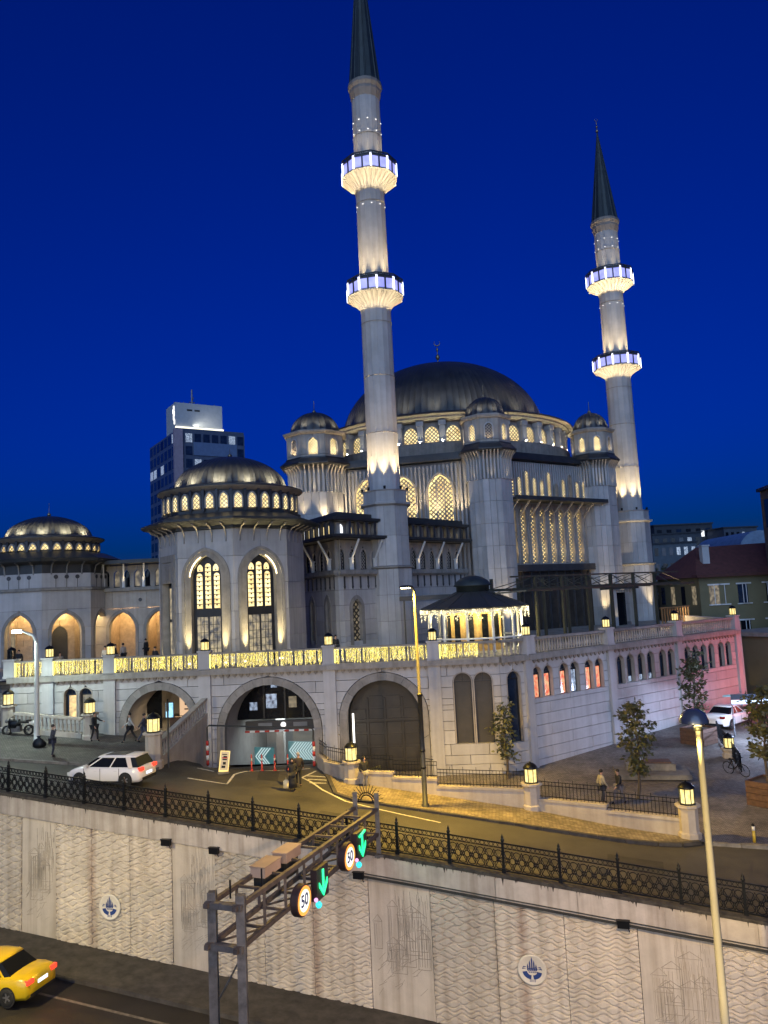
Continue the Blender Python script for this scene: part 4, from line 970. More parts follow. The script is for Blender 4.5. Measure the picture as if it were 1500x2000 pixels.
# ------------------------------------------------------------------ rotunda with its own dome
def tracery_rings(fr, s, z0, z1, wd, depth):
    """column of pierced rings: dark-framed bright roundels"""
    mb = MB(); z = z0 + wd * 0.5
    while z < z1 - wd * 0.3:
        P = fr.M @ Vector((s, depth, z)); M = Matrix(((fr.d.x, 0, fr.n.x, P.x), (fr.d.y, 0, fr.n.y, P.y), (0, 1, 0, P.z), (0, 0, 0, 1)))
        mb.lathe([(0.0001, 0.0), (wd * 0.17, 0.0), (wd * 0.17, 0.03), (0.0001, 0.03)], 8, M, 0, False); z += wd * 0.92
    return mb
rot = thing('domed_rotunda', 'octagonal stone rotunda with two tall traceried windows and a low lead dome', 'building', (-12.0, 60.0, TZ))
rc = (-12.0, 60.0); rr = 5.55; rph = math.atan2(54.55 - 60.0, -10.85 + 12.0)   # one corner faces the street
P = ngon(rc, rr, 8, rph)
mb = MB(); mb.lathe([(rr * 0.86, TZ - 0.3), (rr * 0.86, 20.6)], 8, T(*rc), rph, False); mb.build('core', BACK, rot)
for k in range(8):
    fr = Fr(P[k], P[(k + 1) % 8]); mid = 0.5 * (Vector(P[k]) + Vector(P[(k + 1) % 8]))
    if fr.n.y > 0.4: continue
    L = fr.L
    portal = k == 6
    if k in (7, 0):
        o = Op(L / 2, 1.15, TZ, 17.0, 1.65)
        blocks(fr, TZ - 0.3, 20.5, [Op(L / 2, 1.6, TZ - 0.3, 17.0, 2.0)], 1.9, 1.06, rot, STONE, 0.5, 0.025, 'stone_panel', 0, stag=False)
        ring_trim(fr, Op(L / 2, 1.15, TZ - 0.3, 17.0, 1.65), 0.45, 0.0, 0.45, 10).build('arch_surround', TRIM, rot)
        ring_trim(fr, Op(L / 2, 1.62, TZ - 0.3, 17.0, 2.02), 0.22, 0.08, 0.2, 10).build('arch_moulding', TRIM, rot)
        wn = pane(fr, o, 0.42, 10).build('window', FRAME, rot)
        for (s, za, zb) in ((L / 2 - 0.66, 13.95 + 0.9, 17.2), (L / 2, 13.95 + 0.9, 17.9), (L / 2 + 0.66, 13.95 + 0.9, 17.2)):
            oo = Op(s, 0.21, za, zb, 0.21); sub('pane', pane(fr, oo, 0.38, 4), WIN_WARM, wn); sub('tracery', tracery_rings(fr, s, za + 0.1, zb + 0.2, 0.36, 0.36), FRAME, wn)
            tb = MB(); z = za
            while z < zb: tb.box((s, 0.36, z + 0.02), (0.42, 0.03, 0.05), fr.M); z += 0.33
            sub('tracery_bar', tb, FRAME, wn)
        for sg in (-1, 1):
            oo = Op(L / 2 + sg * 0.60, 0.20, 17.55, 17.75, 0.30); sub('pane', pane(fr, oo, 0.38, 4), WIN_WARM, wn); sub('tracery', tracery_rings(fr, L / 2 + sg * 0.60, 17.5, 18.0, 0.3, 0.36), FRAME, wn)
        for sg in (-1, 1):
            oo = Op(L / 2 + sg * 0.48, 0.40, TZ, 14.3, 0); sub('pane', pane(fr, oo, 0.38, 4), WIN_ROOM, wn)
            gb = MB()
            for q in range(6): gb.box((L / 2 + sg * 0.48, 0.35, TZ + 0.5 + q * 0.56), (0.8, 0.03, 0.035), fr.M)
            for q in (-0.13, 0.13): gb.box((L / 2 + sg * 0.48 + q, 0.35, 12.65), (0.03, 0.03, 3.3), fr.M)
            sub('glazing_bar', gb, FRAME, wn)
            st = MB(); st.box((L / 2 + sg * 1.36, -0.03, TZ + 0.06), (0.26, 0.1, 0.08), fr.M); st.build('floor_light', LEDWARM, rot)
            lamp('SPOT', fr.p(L / 2 + sg * 1.38, 0.30, TZ + 0.15), 2200, (1, 0.80, 0.40), rot, (-0.07 * fr.n.x, -0.07 * fr.n.y, 1), 0.05, 28, 1.0)
        ar = MB()
        pts = Op(L / 2, 1.22, TZ, 17.0, 1.70).outline(12)[1:-1]; pts = [fr.M @ Vector((s, -0.05, z)) for s, z in (pts[1:11] if k == 7 else pts[-11:-1])]; ar.tube(pts, 0.03, 6); ar.build('arch_light', LEDWARM, rot)
    elif portal:
        blocks(fr, TZ - 0.3, 20.5, [Op(L / 2, 1.5, TZ - 0.3, 18.9, 0)], 1.9, 1.06, rot, STONE, 0.5, 0.025, 'stone_panel', 0, stag=False)
        ring_trim(fr, Op(L / 2, 1.05, TZ - 0.3, 18.4, 0), 0.5, 0.12, 0.4).build('portal_frame', TRIM, rot)
        mb = MB(); mb.box((L / 2, 0.0, 17.6), (2.1, 0.25, 1.5), fr.M); mb.box((L / 2, -0.14, 17.6), (1.7, 0.06, 1.1), fr.M); mb.build('inscription_panel', TRIM, rot)
        dr_ = pane(fr, Op(L / 2, 1.0, TZ, 16.7, 0), 0.42).build('door', FRAME, rot)
        for sg in (-1, 1):
            for (za, zb) in ((TZ + 0.2, 14.0), (14.2, 16.5)): sub('pane', pane(fr, Op(L / 2 + sg * 0.48, 0.38, za, zb, 0), 0.38), WIN_ROOM, dr_)
        lamp('SPOT', fr.p(L / 2 - 1.2, 0.3, TZ + 0.15), 70, (1, 0.82, 0.45), rot, (0, 0, 1), 0.05, 50, 0.8); lamp('SPOT', fr.p(L / 2 + 1.3, 0.2, TZ + 0.15), 70, (1, 0.82, 0.45), rot, (0, 0, 1), 0.05, 50, 0.8)
    else:
        blocks(fr, TZ - 0.3, 20.5, [], 1.9, 1.06, rot, STONE, 0.5, 0.025, 'stone_panel', 0, stag=False)
    # curved brackets under the eave
    for q in range(4):
        sx = (q + 0.5) * L / 4; mb = MB(); pts = [(sx, -0.02, 19.6), (sx, -0.05, 20.2), (sx, -0.3, 20.6), (sx, -0.95, 20.85)]; mb.tube([fr.M @ Vector(p) for p in pts], 0.06, 6); mb.build('bracket', STONE2, rot)
mb = MB(); mb.lathe([(rr * 0.9, 20.5), (rr * 1.02, 20.55), (rr * 1.02, 20.75), (rr * 1.20, 20.95), (rr * 1.235, 21.1), (rr * 1.235, 21.25), (rr * 0.98, 21.75), (rr * 0.98, 21.95)], 8, T(*rc), rph, False); mb.build('eave', ROOFD, rot)
def arcade_drum(parent, c, r, z0, z1, nb, hw, e, wmat):
    mb = MB(); mb.lathe([(r - 0.12, z0 - 0.1), (r - 0.12, z1)], 64, T(*c), 0, True, False); mb.build('drum_wall', DARKSTONE, parent)
    for k in range(nb):
        a = 2 * PI * (k + 0.5) / nb
        if math.sin(a) > 0.45: continue
        cc, s_ = math.cos(a), math.sin(a); Pp = Vector((c[0] + cc * r, c[1] + s_ * r, 0)); t = Vector((-s_, cc, 0)); fr = Fr(Pp - t * 0.6, Pp + t * 0.6)
        o = Op(0.6, hw, z0 + 0.22, z1 - 0.75, 0.45); wn = ring_trim(fr, o, 0.10, 0.10, 0.15, 6).build('window', STONE2, parent); sub('pane', pane(fr, o, -0.02, 6), wmat, wn); sub('lattice', lattice(fr, o, -0.06, 0.3, 0.05, 0.02), STONE2, wn)
        a2 = a + PI / nb; mb = MB(); M = T(c[0] + math.cos(a2) * r, c[1] + math.sin(a2) * r) @ Matrix.Rotation(a2, 4, 'Z'); mb.box((0, 0, (z0 + z1) / 2), (0.16, 0.18, z1 - z0), M); mb.build('drum_pier', DARKSTONE, parent)
    mb = MB(); mb.lathe([(r - 0.1, z1 - 0.1), (r + 0.12, z1), (r + 0.45, z1 + 0.18), (r + 0.45, z1 + 0.26), (r - 0.6, z1 + 0.5)], 48, T(*c), 0, False, False); mb.build('drum_eave', STONE2, parent)
    mb = MB(); mb.lathe([(r + 0.47, z1 + 0.2), (r + 0.47, z1 + 0.3), (r - 0.9, z1 + 0.65)], 48, T(*c), 0, False, False); mb.build('eave_flashing', ROOFD, parent)
arcade_drum(rot, rc, 5.15, 21.85, 23.45, 32, 0.27, 1, WIN_WARM)
d = ribbed_dome(4.35, 2.7, 23.95, 60, 0.03, 12, 1.12); d.v = [(v[0] + rc[0], v[1] + rc[1], v[2]) for v in d.v]; dm = d.build('dome', ROOF, rot)
mb = MB(); mb.lathe([(0.12, 26.65), (0.2, 26.8), (0.08, 26.95), (0.02, 27.0), (0.015, 27.4)], 8, T(*rc)); sub('finial', mb, BRONZE, dm)
for k in range(7):
    a = -PI / 2 + R(-84 + 28 * k); lamp('SPOT', (rc[0] + math.cos(a) * 5.15, rc[1] + math.sin(a) * 5.15, 24.05), 420, (1, 0.84, 0.52), rot, (-0.8 * math.cos(a), -0.8 * math.sin(a), 0.6), 0.2, 100, 0.9)

# ------------------------------------------------------------------ smaller domed porch at the far left and the link arcade
por = thing('domed_porch', 'small octagonal stone porch with low lit dome and warm open arches at the terrace edge', 'building', (-29.0, 66.0, TZ))
pc = (-29.0, 66.0); pr_ = 5.0; pph = math.atan2(61.0 - 66.0, -27.4 + 29.0)
P = ngon(pc, pr_, 8, pph)
WARMWALL = mat('warm_marble', (0.46, 0.34, 0.22), 0.7, var=0.15, scale=3, bump=0.1)
mb = MB(); mb.lathe([(pr_ * 0.60, TZ), (pr_ * 0.60, 16.2)], 8, T(*pc), pph, False); mb.build('inner_wall', WARMWALL, por)
mb = MB(); mb.lathe([(pr_ * 0.88, 16.0), (pr_ * 0.88, 16.15)], 8, T(*pc), pph, False); mb.build('ceiling', WARMWALL, por)
Pi = ngon(pc, pr_ * 0.61, 8, pph)
for k in range(8):
    fr = Fr(Pi[k], Pi[(k + 1) % 8])
    if fr.n.y > 0.3: continue
    if k in (6, 0): mb = pane(fr, Op(fr.L / 2, 0.62, TZ, 13.2, 0.8), -0.03, 6); nd = mb.build('inner_doorway', BACK if k == 0 else WIN_DIM, por)
    blocks(fr, TZ, 16.0, [Op(fr.L / 2, 0.66, TZ, 13.2, 0.84)] if k in (6, 0) else [], 0.5, 1.1, por, WARMWALL, 0.12, 0.03, 'marble_block', 0.02)
for k in range(8):
    fr = Fr(P[k], P[(k + 1) % 8]); L = fr.L
    if fr.n.y > 0.6: continue
    o = Op(L / 2, 1.18, TZ - 0.2, 13.5, 1.55); bo = Op(L / 2, 1.45, TZ - 0.2, 13.5, 1.80)
    blocks(fr, TZ - 0.2, 16.9, [bo], 1.4, 9, por, STONE, 0.5, 0.02, 'stone_panel', 0)
    ring_trim(fr, o, 0.27, 0.03, 0.45, 8).build('arch_surround', TRIM, por); mb = MB(); mb.box((L / 2, 0.56, 16.6), (L - 0.3, 0.1, 2.5), fr.M); mb.build('backing', BACK, por)
    blocks(fr, 17.15, 18.3, [], 1.2, 9, por, STONE, 0.5, 0.02, 'stone_panel', 0)
    mb = MB(); mb.box((L / 2, 0.15, 17.03), (L + 0.1, 0.6, 0.24), fr.M); mb.build('ledge', TRIM, por)
    for q in (-1, 0, 1):
        mb = MB(); Pq = fr.M @ Vector((L / 2 + q * 0.85, -0.0, 18.0)); M = Matrix(((fr.d.x, 0, fr.n.x, Pq.x), (fr.d.y, 0, fr.n.y, Pq.y), (0, 1, 0, Pq.z), (0, 0, 0, 1))); mb.lathe([(0.0001, 0.0), (0.17, 0.0), (0.17, 0.05), (0.0001, 0.05)], 12, M, 0, False); mb.box((L / 2 + q * 0.85, -0.01, 17.5), (0.03, 0.04, 0.7), fr.M); mb.build('roundel', DARKSTONE, por)
        mb = MB(); sx = L / 2 + q * 1.2; mb.tube([fr.M @ Vector(p) for p in ((sx, 0, 18.2), (sx, -0.1, 18.9), (sx, -0.6, 19.2))], 0.07, 6); mb.build('bracket', TRIM, por)
mb = MB(); mb.lathe([(pr_ * 0.97, 18.3), (pr_ * 1.0, 18.3), (pr_ * 1.0, 19.0), (pr_ * 1.16, 19.25), (pr_ * 1.18, 19.5), (pr_ * 0.95, 20.0), (pr_ * 0.90, 20.1)], 8, T(*pc), pph, False); mb.build('eave', ROOFD, por)
arcade_drum(por, pc, 4.05, 20.05, 21.05, 28, 0.26, 1, WIN_GOLD)
d = ribbed_dome(3.5, 2.0, 21.45, 48, 0.03, 10, 1.15); d.v = [(v[0] + pc[0], v[1] + pc[1], v[2]) for v in d.v]; dm = d.build('dome', ROOF, por)
mb = MB(); mb.lathe([(0.12, 23.45), (0.18, 23.6), (0.05, 23.75), (0.02, 23.8), (0.02, 24.6)], 8, T(*pc)); sub('finial', mb, BRONZE, dm)
for k in range(6):
    a = -PI / 2 + R(-75 + 30 * k); lamp('SPOT', (pc[0] + math.cos(a) * 4.2, pc[1] + math.sin(a) * 4.2, 21.6), 480, (1, 0.84, 0.5), por, (-0.8 * math.cos(a), -0.8 * math.sin(a), 0.6), 0.2, 100, 0.9)
for k in range(8):
    a = pph + 2 * PI * (k + 0.5) / 8
    if math.sin(a) > 0.6: continue
    q = (pc[0] + math.cos(a) * pr_ * 0.76, pc[1] + math.sin(a) * pr_ * 0.76, 15.7); mb = MB(); mb.box(q, (0.3, 0.3, 0.08)); mb.build('ceiling_lamp', LAMP_HEADY, por); lamp('POINT', (q[0], q[1], 15.3), 120, (1.0, 0.72, 0.36), por, None, 0.15)
lk = thing('link_arcade', 'stone link wall with warm-lit arches between the small porch and the rotunda', 'building', (-21.0, 66.0, TZ))
frK = Fr((-25.2, 66.4), (-16.0, 66.0)); ok = [Op(2.35, 1.15, TZ - 0.2, 13.4, 1.5), Op(5.6, 1.15, TZ - 0.2, 13.4, 1.5)]
blocks(frK, TZ - 0.2, 16.7, [Op(o.c, 1.42, o.z0, o.zs, 1.75) for o in ok], 1.4, 3.0, lk, STONE2, 0.5, 0.025)
mb = MB(); mb.box((4.6, 0.56, 16.2), (9.2, 0.1, 1.9), frK.M); mb.build('backing', BACK, lk)
for o in ok: ring_trim(frK, o, 0.27, 0.03, 0.45, 8).build('arch_surround', TRIM, lk)
for s in (2.35, 5.6):
    for q in (-0.0,):
        Pq = frK.M @ Vector((s + 1.6, 0, 15.9)); M = Matrix(((1, 0, 0, Pq.x), (0, 0, -1, Pq.y), (0, 1, 0, Pq.z), (0, 0, 0, 1))); mb = MB(); mb.lathe([(0.0001, 0), (0.16, 0), (0.16, 0.04), (0.0001, 0.04)], 12, M, 0, False); mb.build('roundel', DARKSTONE, lk)
mb = MB(); mb.box((4.6, 3.2, 13.6), (9.2, 0.3, 5.4), frK.M); mb.box((4.6, 1.7, 16.2), (9.2, 3.2, 0.2), frK.M)
for s in (0.6, 3.97, 7.2): mb.box((s, 1.8, 13.6), (0.6, 2.8, 5.2), frK.M)
mb.build('passage', WARMWALL, lk)
mb = MB(); mb.box((4.6, 0.1, 16.85), (9.2, 0.8, 0.3), frK.M); mb.build('ledge', TRIM, lk)
ar_ = [Op(0.9 + i * 0.9, 0.26, 17.1, 18.1, 0.4) for i in range(9)]
blocks(frK, 17.0, 18.9, ar_, 2.2, 0.9, lk, STONE2, 0.3, 0.02, 'arcade_pier', -0.3)
for i, o in enumerate(ar_):
    wn = ring_trim(frK, o, 0.08, -0.25, 0.3, 6).build('window', STONE2, lk); sub('pane', pane(frK, o, 0.5, 6), WIN_DIM if i % 2 else GLASSD, wn)
for i in range(5):
    s = 0.8 + i * 1.75; mb = MB(); mb.box((s, -0.05, 17.4), (0.22, 0.25, 0.9), frK.M); mb.bar(frK.p(s, 0.1, 17.8), frK.p(s + 0.3, 0.9, 19.0), 0.12); mb.build('strut', WHITE, lk); lamp('SPOT', frK.p(s, 0.4, 17.1), 26, WARM, lk, (0, -0.1, 1), 0.05, 75, 0.7)
mb = MB(); mb.box((4.6, 0.6, 19.15), (9.6, 4.0, 0.3), frK.M); mb.build('roof', ROOFD, lk)
for s in (2.35, 5.6): lamp('POINT', frK.p(s, -1.6, 15.4), 170, (1.0, 0.74, 0.38), lk, None, 0.15)

# ------------------------------------------------------------------ podium below the terrace
F0, F1, F2, F3 = (-24.2, 49.5), (6.5, 47.15), (8.3, 48.0), (27.8, 62.6)
pod = thing('terrace_podium', 'stone podium carrying the mosque terrace, three big street arches and small paired windows', 'building', (0, 50, 4))
frF, frC, frP = Fr(F0, F1), Fr(F1, F2), Fr(F2, F3)
a1 = Op(9.65, 2.1, 6.9, 7.9, 2.1); a2 = Op(16.58, 2.8, 4.9, 7.25, 2.8); a3 = Op(23.66, 2.25, 4.2, 7.8, 2.25)
wl = [Op(3.93, 0.40, 8.42, 9.9, 0.40), Op(4.93, 0.40, 8.42, 9.9, 0.40)]; wr = [Op(28.52, 0.53, 6.1, 9.75, 0.53), Op(29.75, 0.53, 6.1, 9.75, 0.53)]
ar3 = [Op(a.c, a.hw + 0.48, a.z0, a.zs, a.rise + 0.48) for a in (a1, a2, a3)]
PIL = [2.52, 6.53, 12.62, 20.43, 26.85]
ZT = 10.8
blocks(frF, 4.1, ZT, ar3 + [Op(o.c, o.hw + 0.07, o.z0, o.zs, o.hw + 0.07) for o in wl + wr], 0.66, 2.3, pod, STONE, 0.5, 0.03)
for a in (a1, a2, a3):
    # ring of voussoirs
    n = 15
    for i in range(n):
        b0, b1 = PI * i / n + 0.0018, PI * (i + 1) / n - 0.0018; mb = MB(); vs = []
        for y in (-0.05, 0.5):
            for (r_, b_) in ((a.hw, b0), (a.hw + 0.46, b0), (a.hw + 0.46, b1), (a.hw, b1)): vs.append((a.c + r_ * math.cos(b_), y, a.zs + r_ * math.sin(b_)))
        mb.add(vs, [(0, 1, 2, 3), (7, 6, 5, 4), (0, 4, 5, 1), (1, 5, 6, 2), (2, 6, 7, 3), (3, 7, 4, 0)], frF.M); mb.build('voussoir', TRIM, pod)
    for sg in (-1, 1): mb = MB(); mb.box((a.c + sg * (a.hw + 0.23), 0.22, (a.z0 + a.zs) / 2), (0.46, 0.55, a.zs - a.z0), frF.M); mb.build('arch_jamb', TRIM, pod)
def podium_window(fr, o, pm, frame=True, par=pod):
    wn = ring_trim(fr, o, 0.07, 0.02, 0.4, 6).build('window', STONE2, par)
    fm = MB()
    sub('pane', pane(fr, o, 0.30, 6), GLASSB if pm is None else pm[0], wn)
    if frame:
        fm.box((o.c, 0.27, o.zs), (2 * o.hw, 0.05, 0.07), fr.M); fm.box((o.c - o.hw + 0.04, 0.27, (o.z0 + o.zs) / 2), (0.08, 0.05, o.zs - o.z0), fr.M); fm.box((o.c + o.hw - 0.04, 0.27, (o.z0 + o.zs) / 2), (0.08, 0.05, o.zs - o.z0), fr.M); fm.box((o.c, 0.27, o.zs + o.rise / 2), (0.05, 0.05, o.rise), fr.M)
        sub('frame', fm, FRAME, wn)
    if pm is not None and len(pm) > 1:
        oo = Op(o.c + pm[2], o.hw * pm[3], o.z0 + 0.02, o.z0 + (o.zs - o.z0) * pm[4], 0); sub('display', pane(fr, oo, 0.26), pm[1], wn)
podium_window(frF, wl[0], (GLASSB, emit('shop_glow', (1.0, 0.62, 0.22), 0.8, noise=3, col2=(0.3, 0.2, 0.08), sampled=False), 0.08, 0.68, 0.98)); podium_window(frF, wl[1], (GLASSB, WIN_DIM, 0.0, 0.75, 0.98))
SHUT = mat('brown_shutter', (0.055, 0.05, 0.042), 0.6, var=0.15)
for o in wr: podium_window(frF, o, (SHUT,))
blocks(frC, 4.1, ZT, [Op(0.95, 0.52, 6.0, 9.75, 0.52)], 0.66, 2.3, pod, STONE, 0.5, 0.03); podium_window(frC, Op(0.95, 0.46, 6.0, 9.75, 0.46), (GLASSB,))
rw = []
for c in (0.85, 1.85, 3.35, 4.4, 5.85, 6.88, 9.2, 10.3, 11.55, 12.65, 14.1, 15.15, 17.3, 18.35, 19.45, 20.5, 21.9, 22.95): rw.append(Op(c, 0.40, 8.42, 9.92, 0.40))
blocks(frP, 4.1, ZT, [Op(o.c, 0.46, o.z0, o.zs, 0.46) for o in rw], 0.66, 3.8, pod, STONE, 0.5, 0.03)
for i, o in enumerate(rw):
    if i < 6: podium_window(frP, o, (GLASSB, WIN_RED if i != 3 else WIN_COOL, 0.04, 0.7, 0.92))
    elif i in (7, 8, 9): podium_window(frP, o, (GLASSB, WIN_COOL, 0.0, 0.8, 0.25))
    else: podium_window(frP, o, None)
# pilasters
for s in PIL: mb = MB(); mb.box((s, -0.02, 7.5), (0.75, 0.30, 6.9), frF.M); mb.build('pilaster', STONE, pod)
for s in (0.05, 8.1, 16.2, 24.3): mb = MB(); mb.box((s, -0.02, 7.5), (0.6, 0.30, 6.9), frP.M); mb.build('pilaster', STONE, pod)
mb = MB(); mb.prism([F0, F1, F2, F3, (27.8, 64.0), (-40, 64.0), (-40, 49.5)][:0] or [(-23.7, 50.1), (6.4, 47.75), (8.1, 48.5), (27.0, 62.9), (27.0, 64.4), (-23.7, 64.4)], 10.55, TZ - 0.06); mb.build('slab', TRIM, pod)
mb = MB(); mb.prism([(27.6, 62.6), (28.2, 62.6), (28.2, 75), (27.6, 75)], 3.5, 12.0); mb.build('end_wall', STONE, pod); mb = MB(); mb.prism([(-24.3, 49.7), (-23.8, 49.7), (-23.8, 64), (-24.3, 64)], 5, 11); mb.build('end_wall', STONE, pod)
# dentil cornice, coping, balusters, piers
for fr, s0, s1 in ((frF, -0.1, frF.L), (frC, 0, frC.L), (frP, 0, frP.L + 0.2)):
    mb = MB(); mb.box(((s0 + s1) / 2, 0.12, 10.95), (s1 - s0, 0.85, 0.30), fr.M); mb.box(((s0 + s1) / 2, 0.1, 11.13), (s1 - s0 + 0.05, 0.7, 0.08), fr.M); mb.build('cornice', TRIM, pod)
    mb = MB(); n = int((s1 - s0) / 0.42)
    for i in range(n):
        sx = s0 + (i + 0.5) * (s1 - s0) / n
        vs = [(sx - 0.11, -0.10, 10.8), (sx + 0.11, -0.10, 10.8), (sx + 0.11, -0.10, 10.68), (sx, -0.10, 10.56), (sx - 0.11, -0.10, 10.68)]; vs += [(x_, 0.02, z_) for x_, y_, z_ in vs]
        mb.add(vs, [(4, 3, 2, 1, 0), (5, 6, 7, 8, 9)] + [(i_, (i_ + 1) % 5, 5 + (i_ + 1) % 5, 5 + i_) for i_ in range(5)], fr.M)
    mb.build('dentil_band', TRIM, pod)
bal_me = MB(); bal_me.lathe([(0.075, 0.0), (0.075, 0.06), (0.045, 0.10), (0.085, 0.28), (0.05, 0.52), (0.04, 0.62), (0.07, 0.70), (0.07, 0.76)], 8); bal_me = bal_me.mesh('baluster')
def balustrade(fr, s0, s1, step, solid=False):
    b_ = MB(); b_.box(((s0 + s1) / 2, 0.12, 12.06), (s1 - s0, 0.40, 0.16), fr.M); o = b_.build('balustrade', TRIM, pod); n = max(1, int((s1 - s0) / step))
    for i in range(n):
        q = link('baluster', bal_me, STONE2); q.parent = o; q.matrix_basis = Matrix.Translation(fr.p(s0 + (i + 0.5) * (s1 - s0) / n, -0.12, 11.2))
    return o
SEG = [0.0] + PIL + [frF.L]
for a, b_ in zip(SEG[:-1], SEG[1:]): balustrade(frF, a + 0.4, b_ - (0.4 if b_ < 30 else 0.1), 0.30)
balustrade(frC, 0.2, frC.L - 0.2, 0.30)
SEGR = [0.25, 8.1, 16.2, 24.3]
for a, b_ in zip(SEGR[:-1], SEGR[1:]): balustrade(frP, a + 0.35, b_ - 0.35, 0.26)
def pier(fr, s): mb = MB(); mb.box((s, 0.10, 11.65), (0.72, 0.62, 1.1), fr.M); mb.box((s, 0.10, 12.24), (0.84, 0.74, 0.10), fr.M); mb.box((s, 0.10, 11.16), (0.8, 0.7, 0.14), fr.M); mb.build('parapet_pier', STONE, pod)
for s in [0.0] + PIL: pier(frF, s)
for s in (0.25, 8.1, 16.2, 24.3): pier(frP, s)
tf = MB(); tf.prism([(-60, 49.9), (-23.6, 49.9), (6.3, 47.6), (8.2, 48.5), (27.3, 63.0), (32, 100), (-60, 100)], TZ - 0.05, TZ); struct('terrace_floor', tf, TERR)
mb = MB(); mb.box((10.2, -0.03, 9.35), (1.0, 0.06, 0.5), frF.M)
# arch interiors
INT = mat('garage_plaster', (0.34, 0.32, 0.30), 0.85, var=0.12, scale=0.8, bump=0.1)
def vault(op, depth, m, floor):
    mb = MB(); pts = op.outline(10, 0.02); n = len(pts); vs = [(s, 0.45, z) for s, z in pts] + [(s, depth, z) for s, z in pts]
    mb.add(vs, [(i, n + i, n + i + 1, i + 1) for i in range(n - 1)], frF.M); mb.add([(s, depth, z) for s, z in pts], [tuple(range(n))], frF.M); return mb.build('passage', m, pod)
vault(Op(a1.c, 2.12, 6.9, 7.9, 2.12), 7.5, INT, 7); vault(Op(a2.c, 2.82, 3.2, 7.25, 2.82), 11.0, INT, 5); vault(Op(a3.c, 2.27, 4.2, 7.8, 2.27), 1.4, BACK, 4)
mb = MB(); mb.add([(7.5, -0.1, 7.02), (11.8, -0.1, 6.95), (11.8, 7.5, 7.5), (7.5, 7.5, 7.5)], [(0, 1, 2, 3)], frF.M); struct('passage_floor', mb, COBL)
mb = MB(); mb.add([(13.3, -0.5, 5.42), (20.0, -0.5, 5.40), (20.0, 5, 4.1), (13.3, 5, 4.1), (20.0, 11, 3.3), (13.3, 11, 3.3)], [(0, 1, 2, 3), (3, 2, 4, 5)], frF.M); struct('garage_floor', mb, ASPH)
lamp('AREA', frF.p(10.2, -3.5, 9.4), 90, (1, 0.74, 0.42), pod, (0, 0, -1), 1.2); lamp('AREA', frF.p(17.0, -5.0, 7.6), 130, (0.82, 0.95, 1.0), pod, (0, 0.2, -1), 2.5)
# passage: dark glass shopfront, poster and lit blue sign
mb = MB(); mb.box((8.2, 3.0, 8.2), (1.0, 0.1, 3.0), frF.M); mb.build('shop_pane', GLASSD, pod)
ps = thing('poster_board', 'tan poster board with dark calligraphy inside the first street arch', 'poster', frF.p(10.75, -2.2, 7.5))
mb = MB(); mb.box((10.75, 2.2, 8.75), (1.1, 0.08, 1.3), frF.M); mb.build('board', emit('poster_tan', (0.8, 0.5, 0.28), 0.5, sampled=False), ps)
mb = MB()
for (s, z, w2, h2) in ((10.6, 9.0, 0.10, 0.5), (10.8, 8.9, 0.3, 0.09), (10.85, 8.6, 0.1, 0.4), (10.65, 8.5, 0.25, 0.08), (10.9, 9.15, 0.08, 0.2)): mb.box((s, 2.14, z), (w2, 0.03, h2), frF.M)
mb.build('calligraphy', IRON, ps)
mb = MB(); mb.box((10.6, 2.4, 7.55), (2.2, 0.3, 0.9), frF.M); tag(mb.build('brown_counter', WOODB), 'long brown panelled counter under the poster inside the first street arch', 'counter')
bs = thing('lit_blue_sign', 'small glowing pale blue sign hanging inside the first street arch', 'sign', frF.p(9.75, -1.6, 8.0))
mb = MB(); mb.box((9.75, 1.6, 8.55), (0.55, 0.10, 1.0), frF.M); mb.build('case', DARKSTEEL, bs); mb = MB(); mb.box((9.75, 1.53, 8.55), (0.46, 0.05, 0.9), frF.M); mb.build('face', emit('pale_blue_face', (0.35, 0.7, 0.95), 0.9, noise=6, col2=(0.15, 0.4, 0.7), sampled=False), bs)
# garage: glazed front over the entrance, height bar, chevron boards
gf = MB(); gf.box((a2.c, 3.0, 8.9), (5.6, 0.12, 2.7), frF.M); gfo = gf.build('garage_glazing', GLASSD, pod)
mu = MB()
for q in (-1.0, 0.4, 1.6): mu.box((a2.c + q, 2.9, 8.9), (0.10, 0.1, 2.6), frF.M)
sub('mullion', mu, FRAME, gfo)
for (q, z, w2, h2) in ((-0.5, 8.7, 0.7, 0.9), (2.0, 9.0, 0.9, 0.22), (-0.3, 9.7, 0.4, 0.3), (0.9, 8.6, 0.5, 0.7), (-1.7, 8.4, 0.5, 0.5)): mu = MB(); mu.box((a2.c + q, 2.9, z), (w2, 0.06, h2), frF.M); sub('lit_pane', mu, WIN_COOL if q < 0.5 else WIN_DIM, gfo)  # small emissive panes set on the dark glazing
mb = MB(); mb.box((a2.c + 0.35, 2.6, 7.22), (5.0, 0.3, 0.55), frF.M); hb = mb.build('garage_lintel', mat('lintel_dark', (0.03, 0.03, 0.035), 0.4), pod)
mb = MB(); M = face_M(frF, a2.c + 0.35, -2.40, 7.25); mb.lathe([(0.0001, 0), (0.17, 0), (0.17, 0.03), (0.0001, 0.03)], 16, M, 0, False); sub('clock_face', mb, SIGNW, hb)
for q in (-1.2, 1.1): mb = MB(); mb.box((a2.c + 0.35 + q, 2.43, 7.25), (0.9, 0.04, 0.26), frF.M); sub('display', mb, mat('grey_display', (0.2, 0.21, 0.22), 0.5), hb)
mb = MB()
for i in range(14):
    if i % 2 == 0: mb.box((14.6 + 0.4 * i * 0.8, 2.3, 6.88), (0.3, 0.1, 0.12), frF.M)
hbar = thing('height_bar', 'red and white striped clearance bar under the garage lintel', 'barrier', frF.p(17, -2.3, 6.8)); mb.build('red_band', RED, hbar)
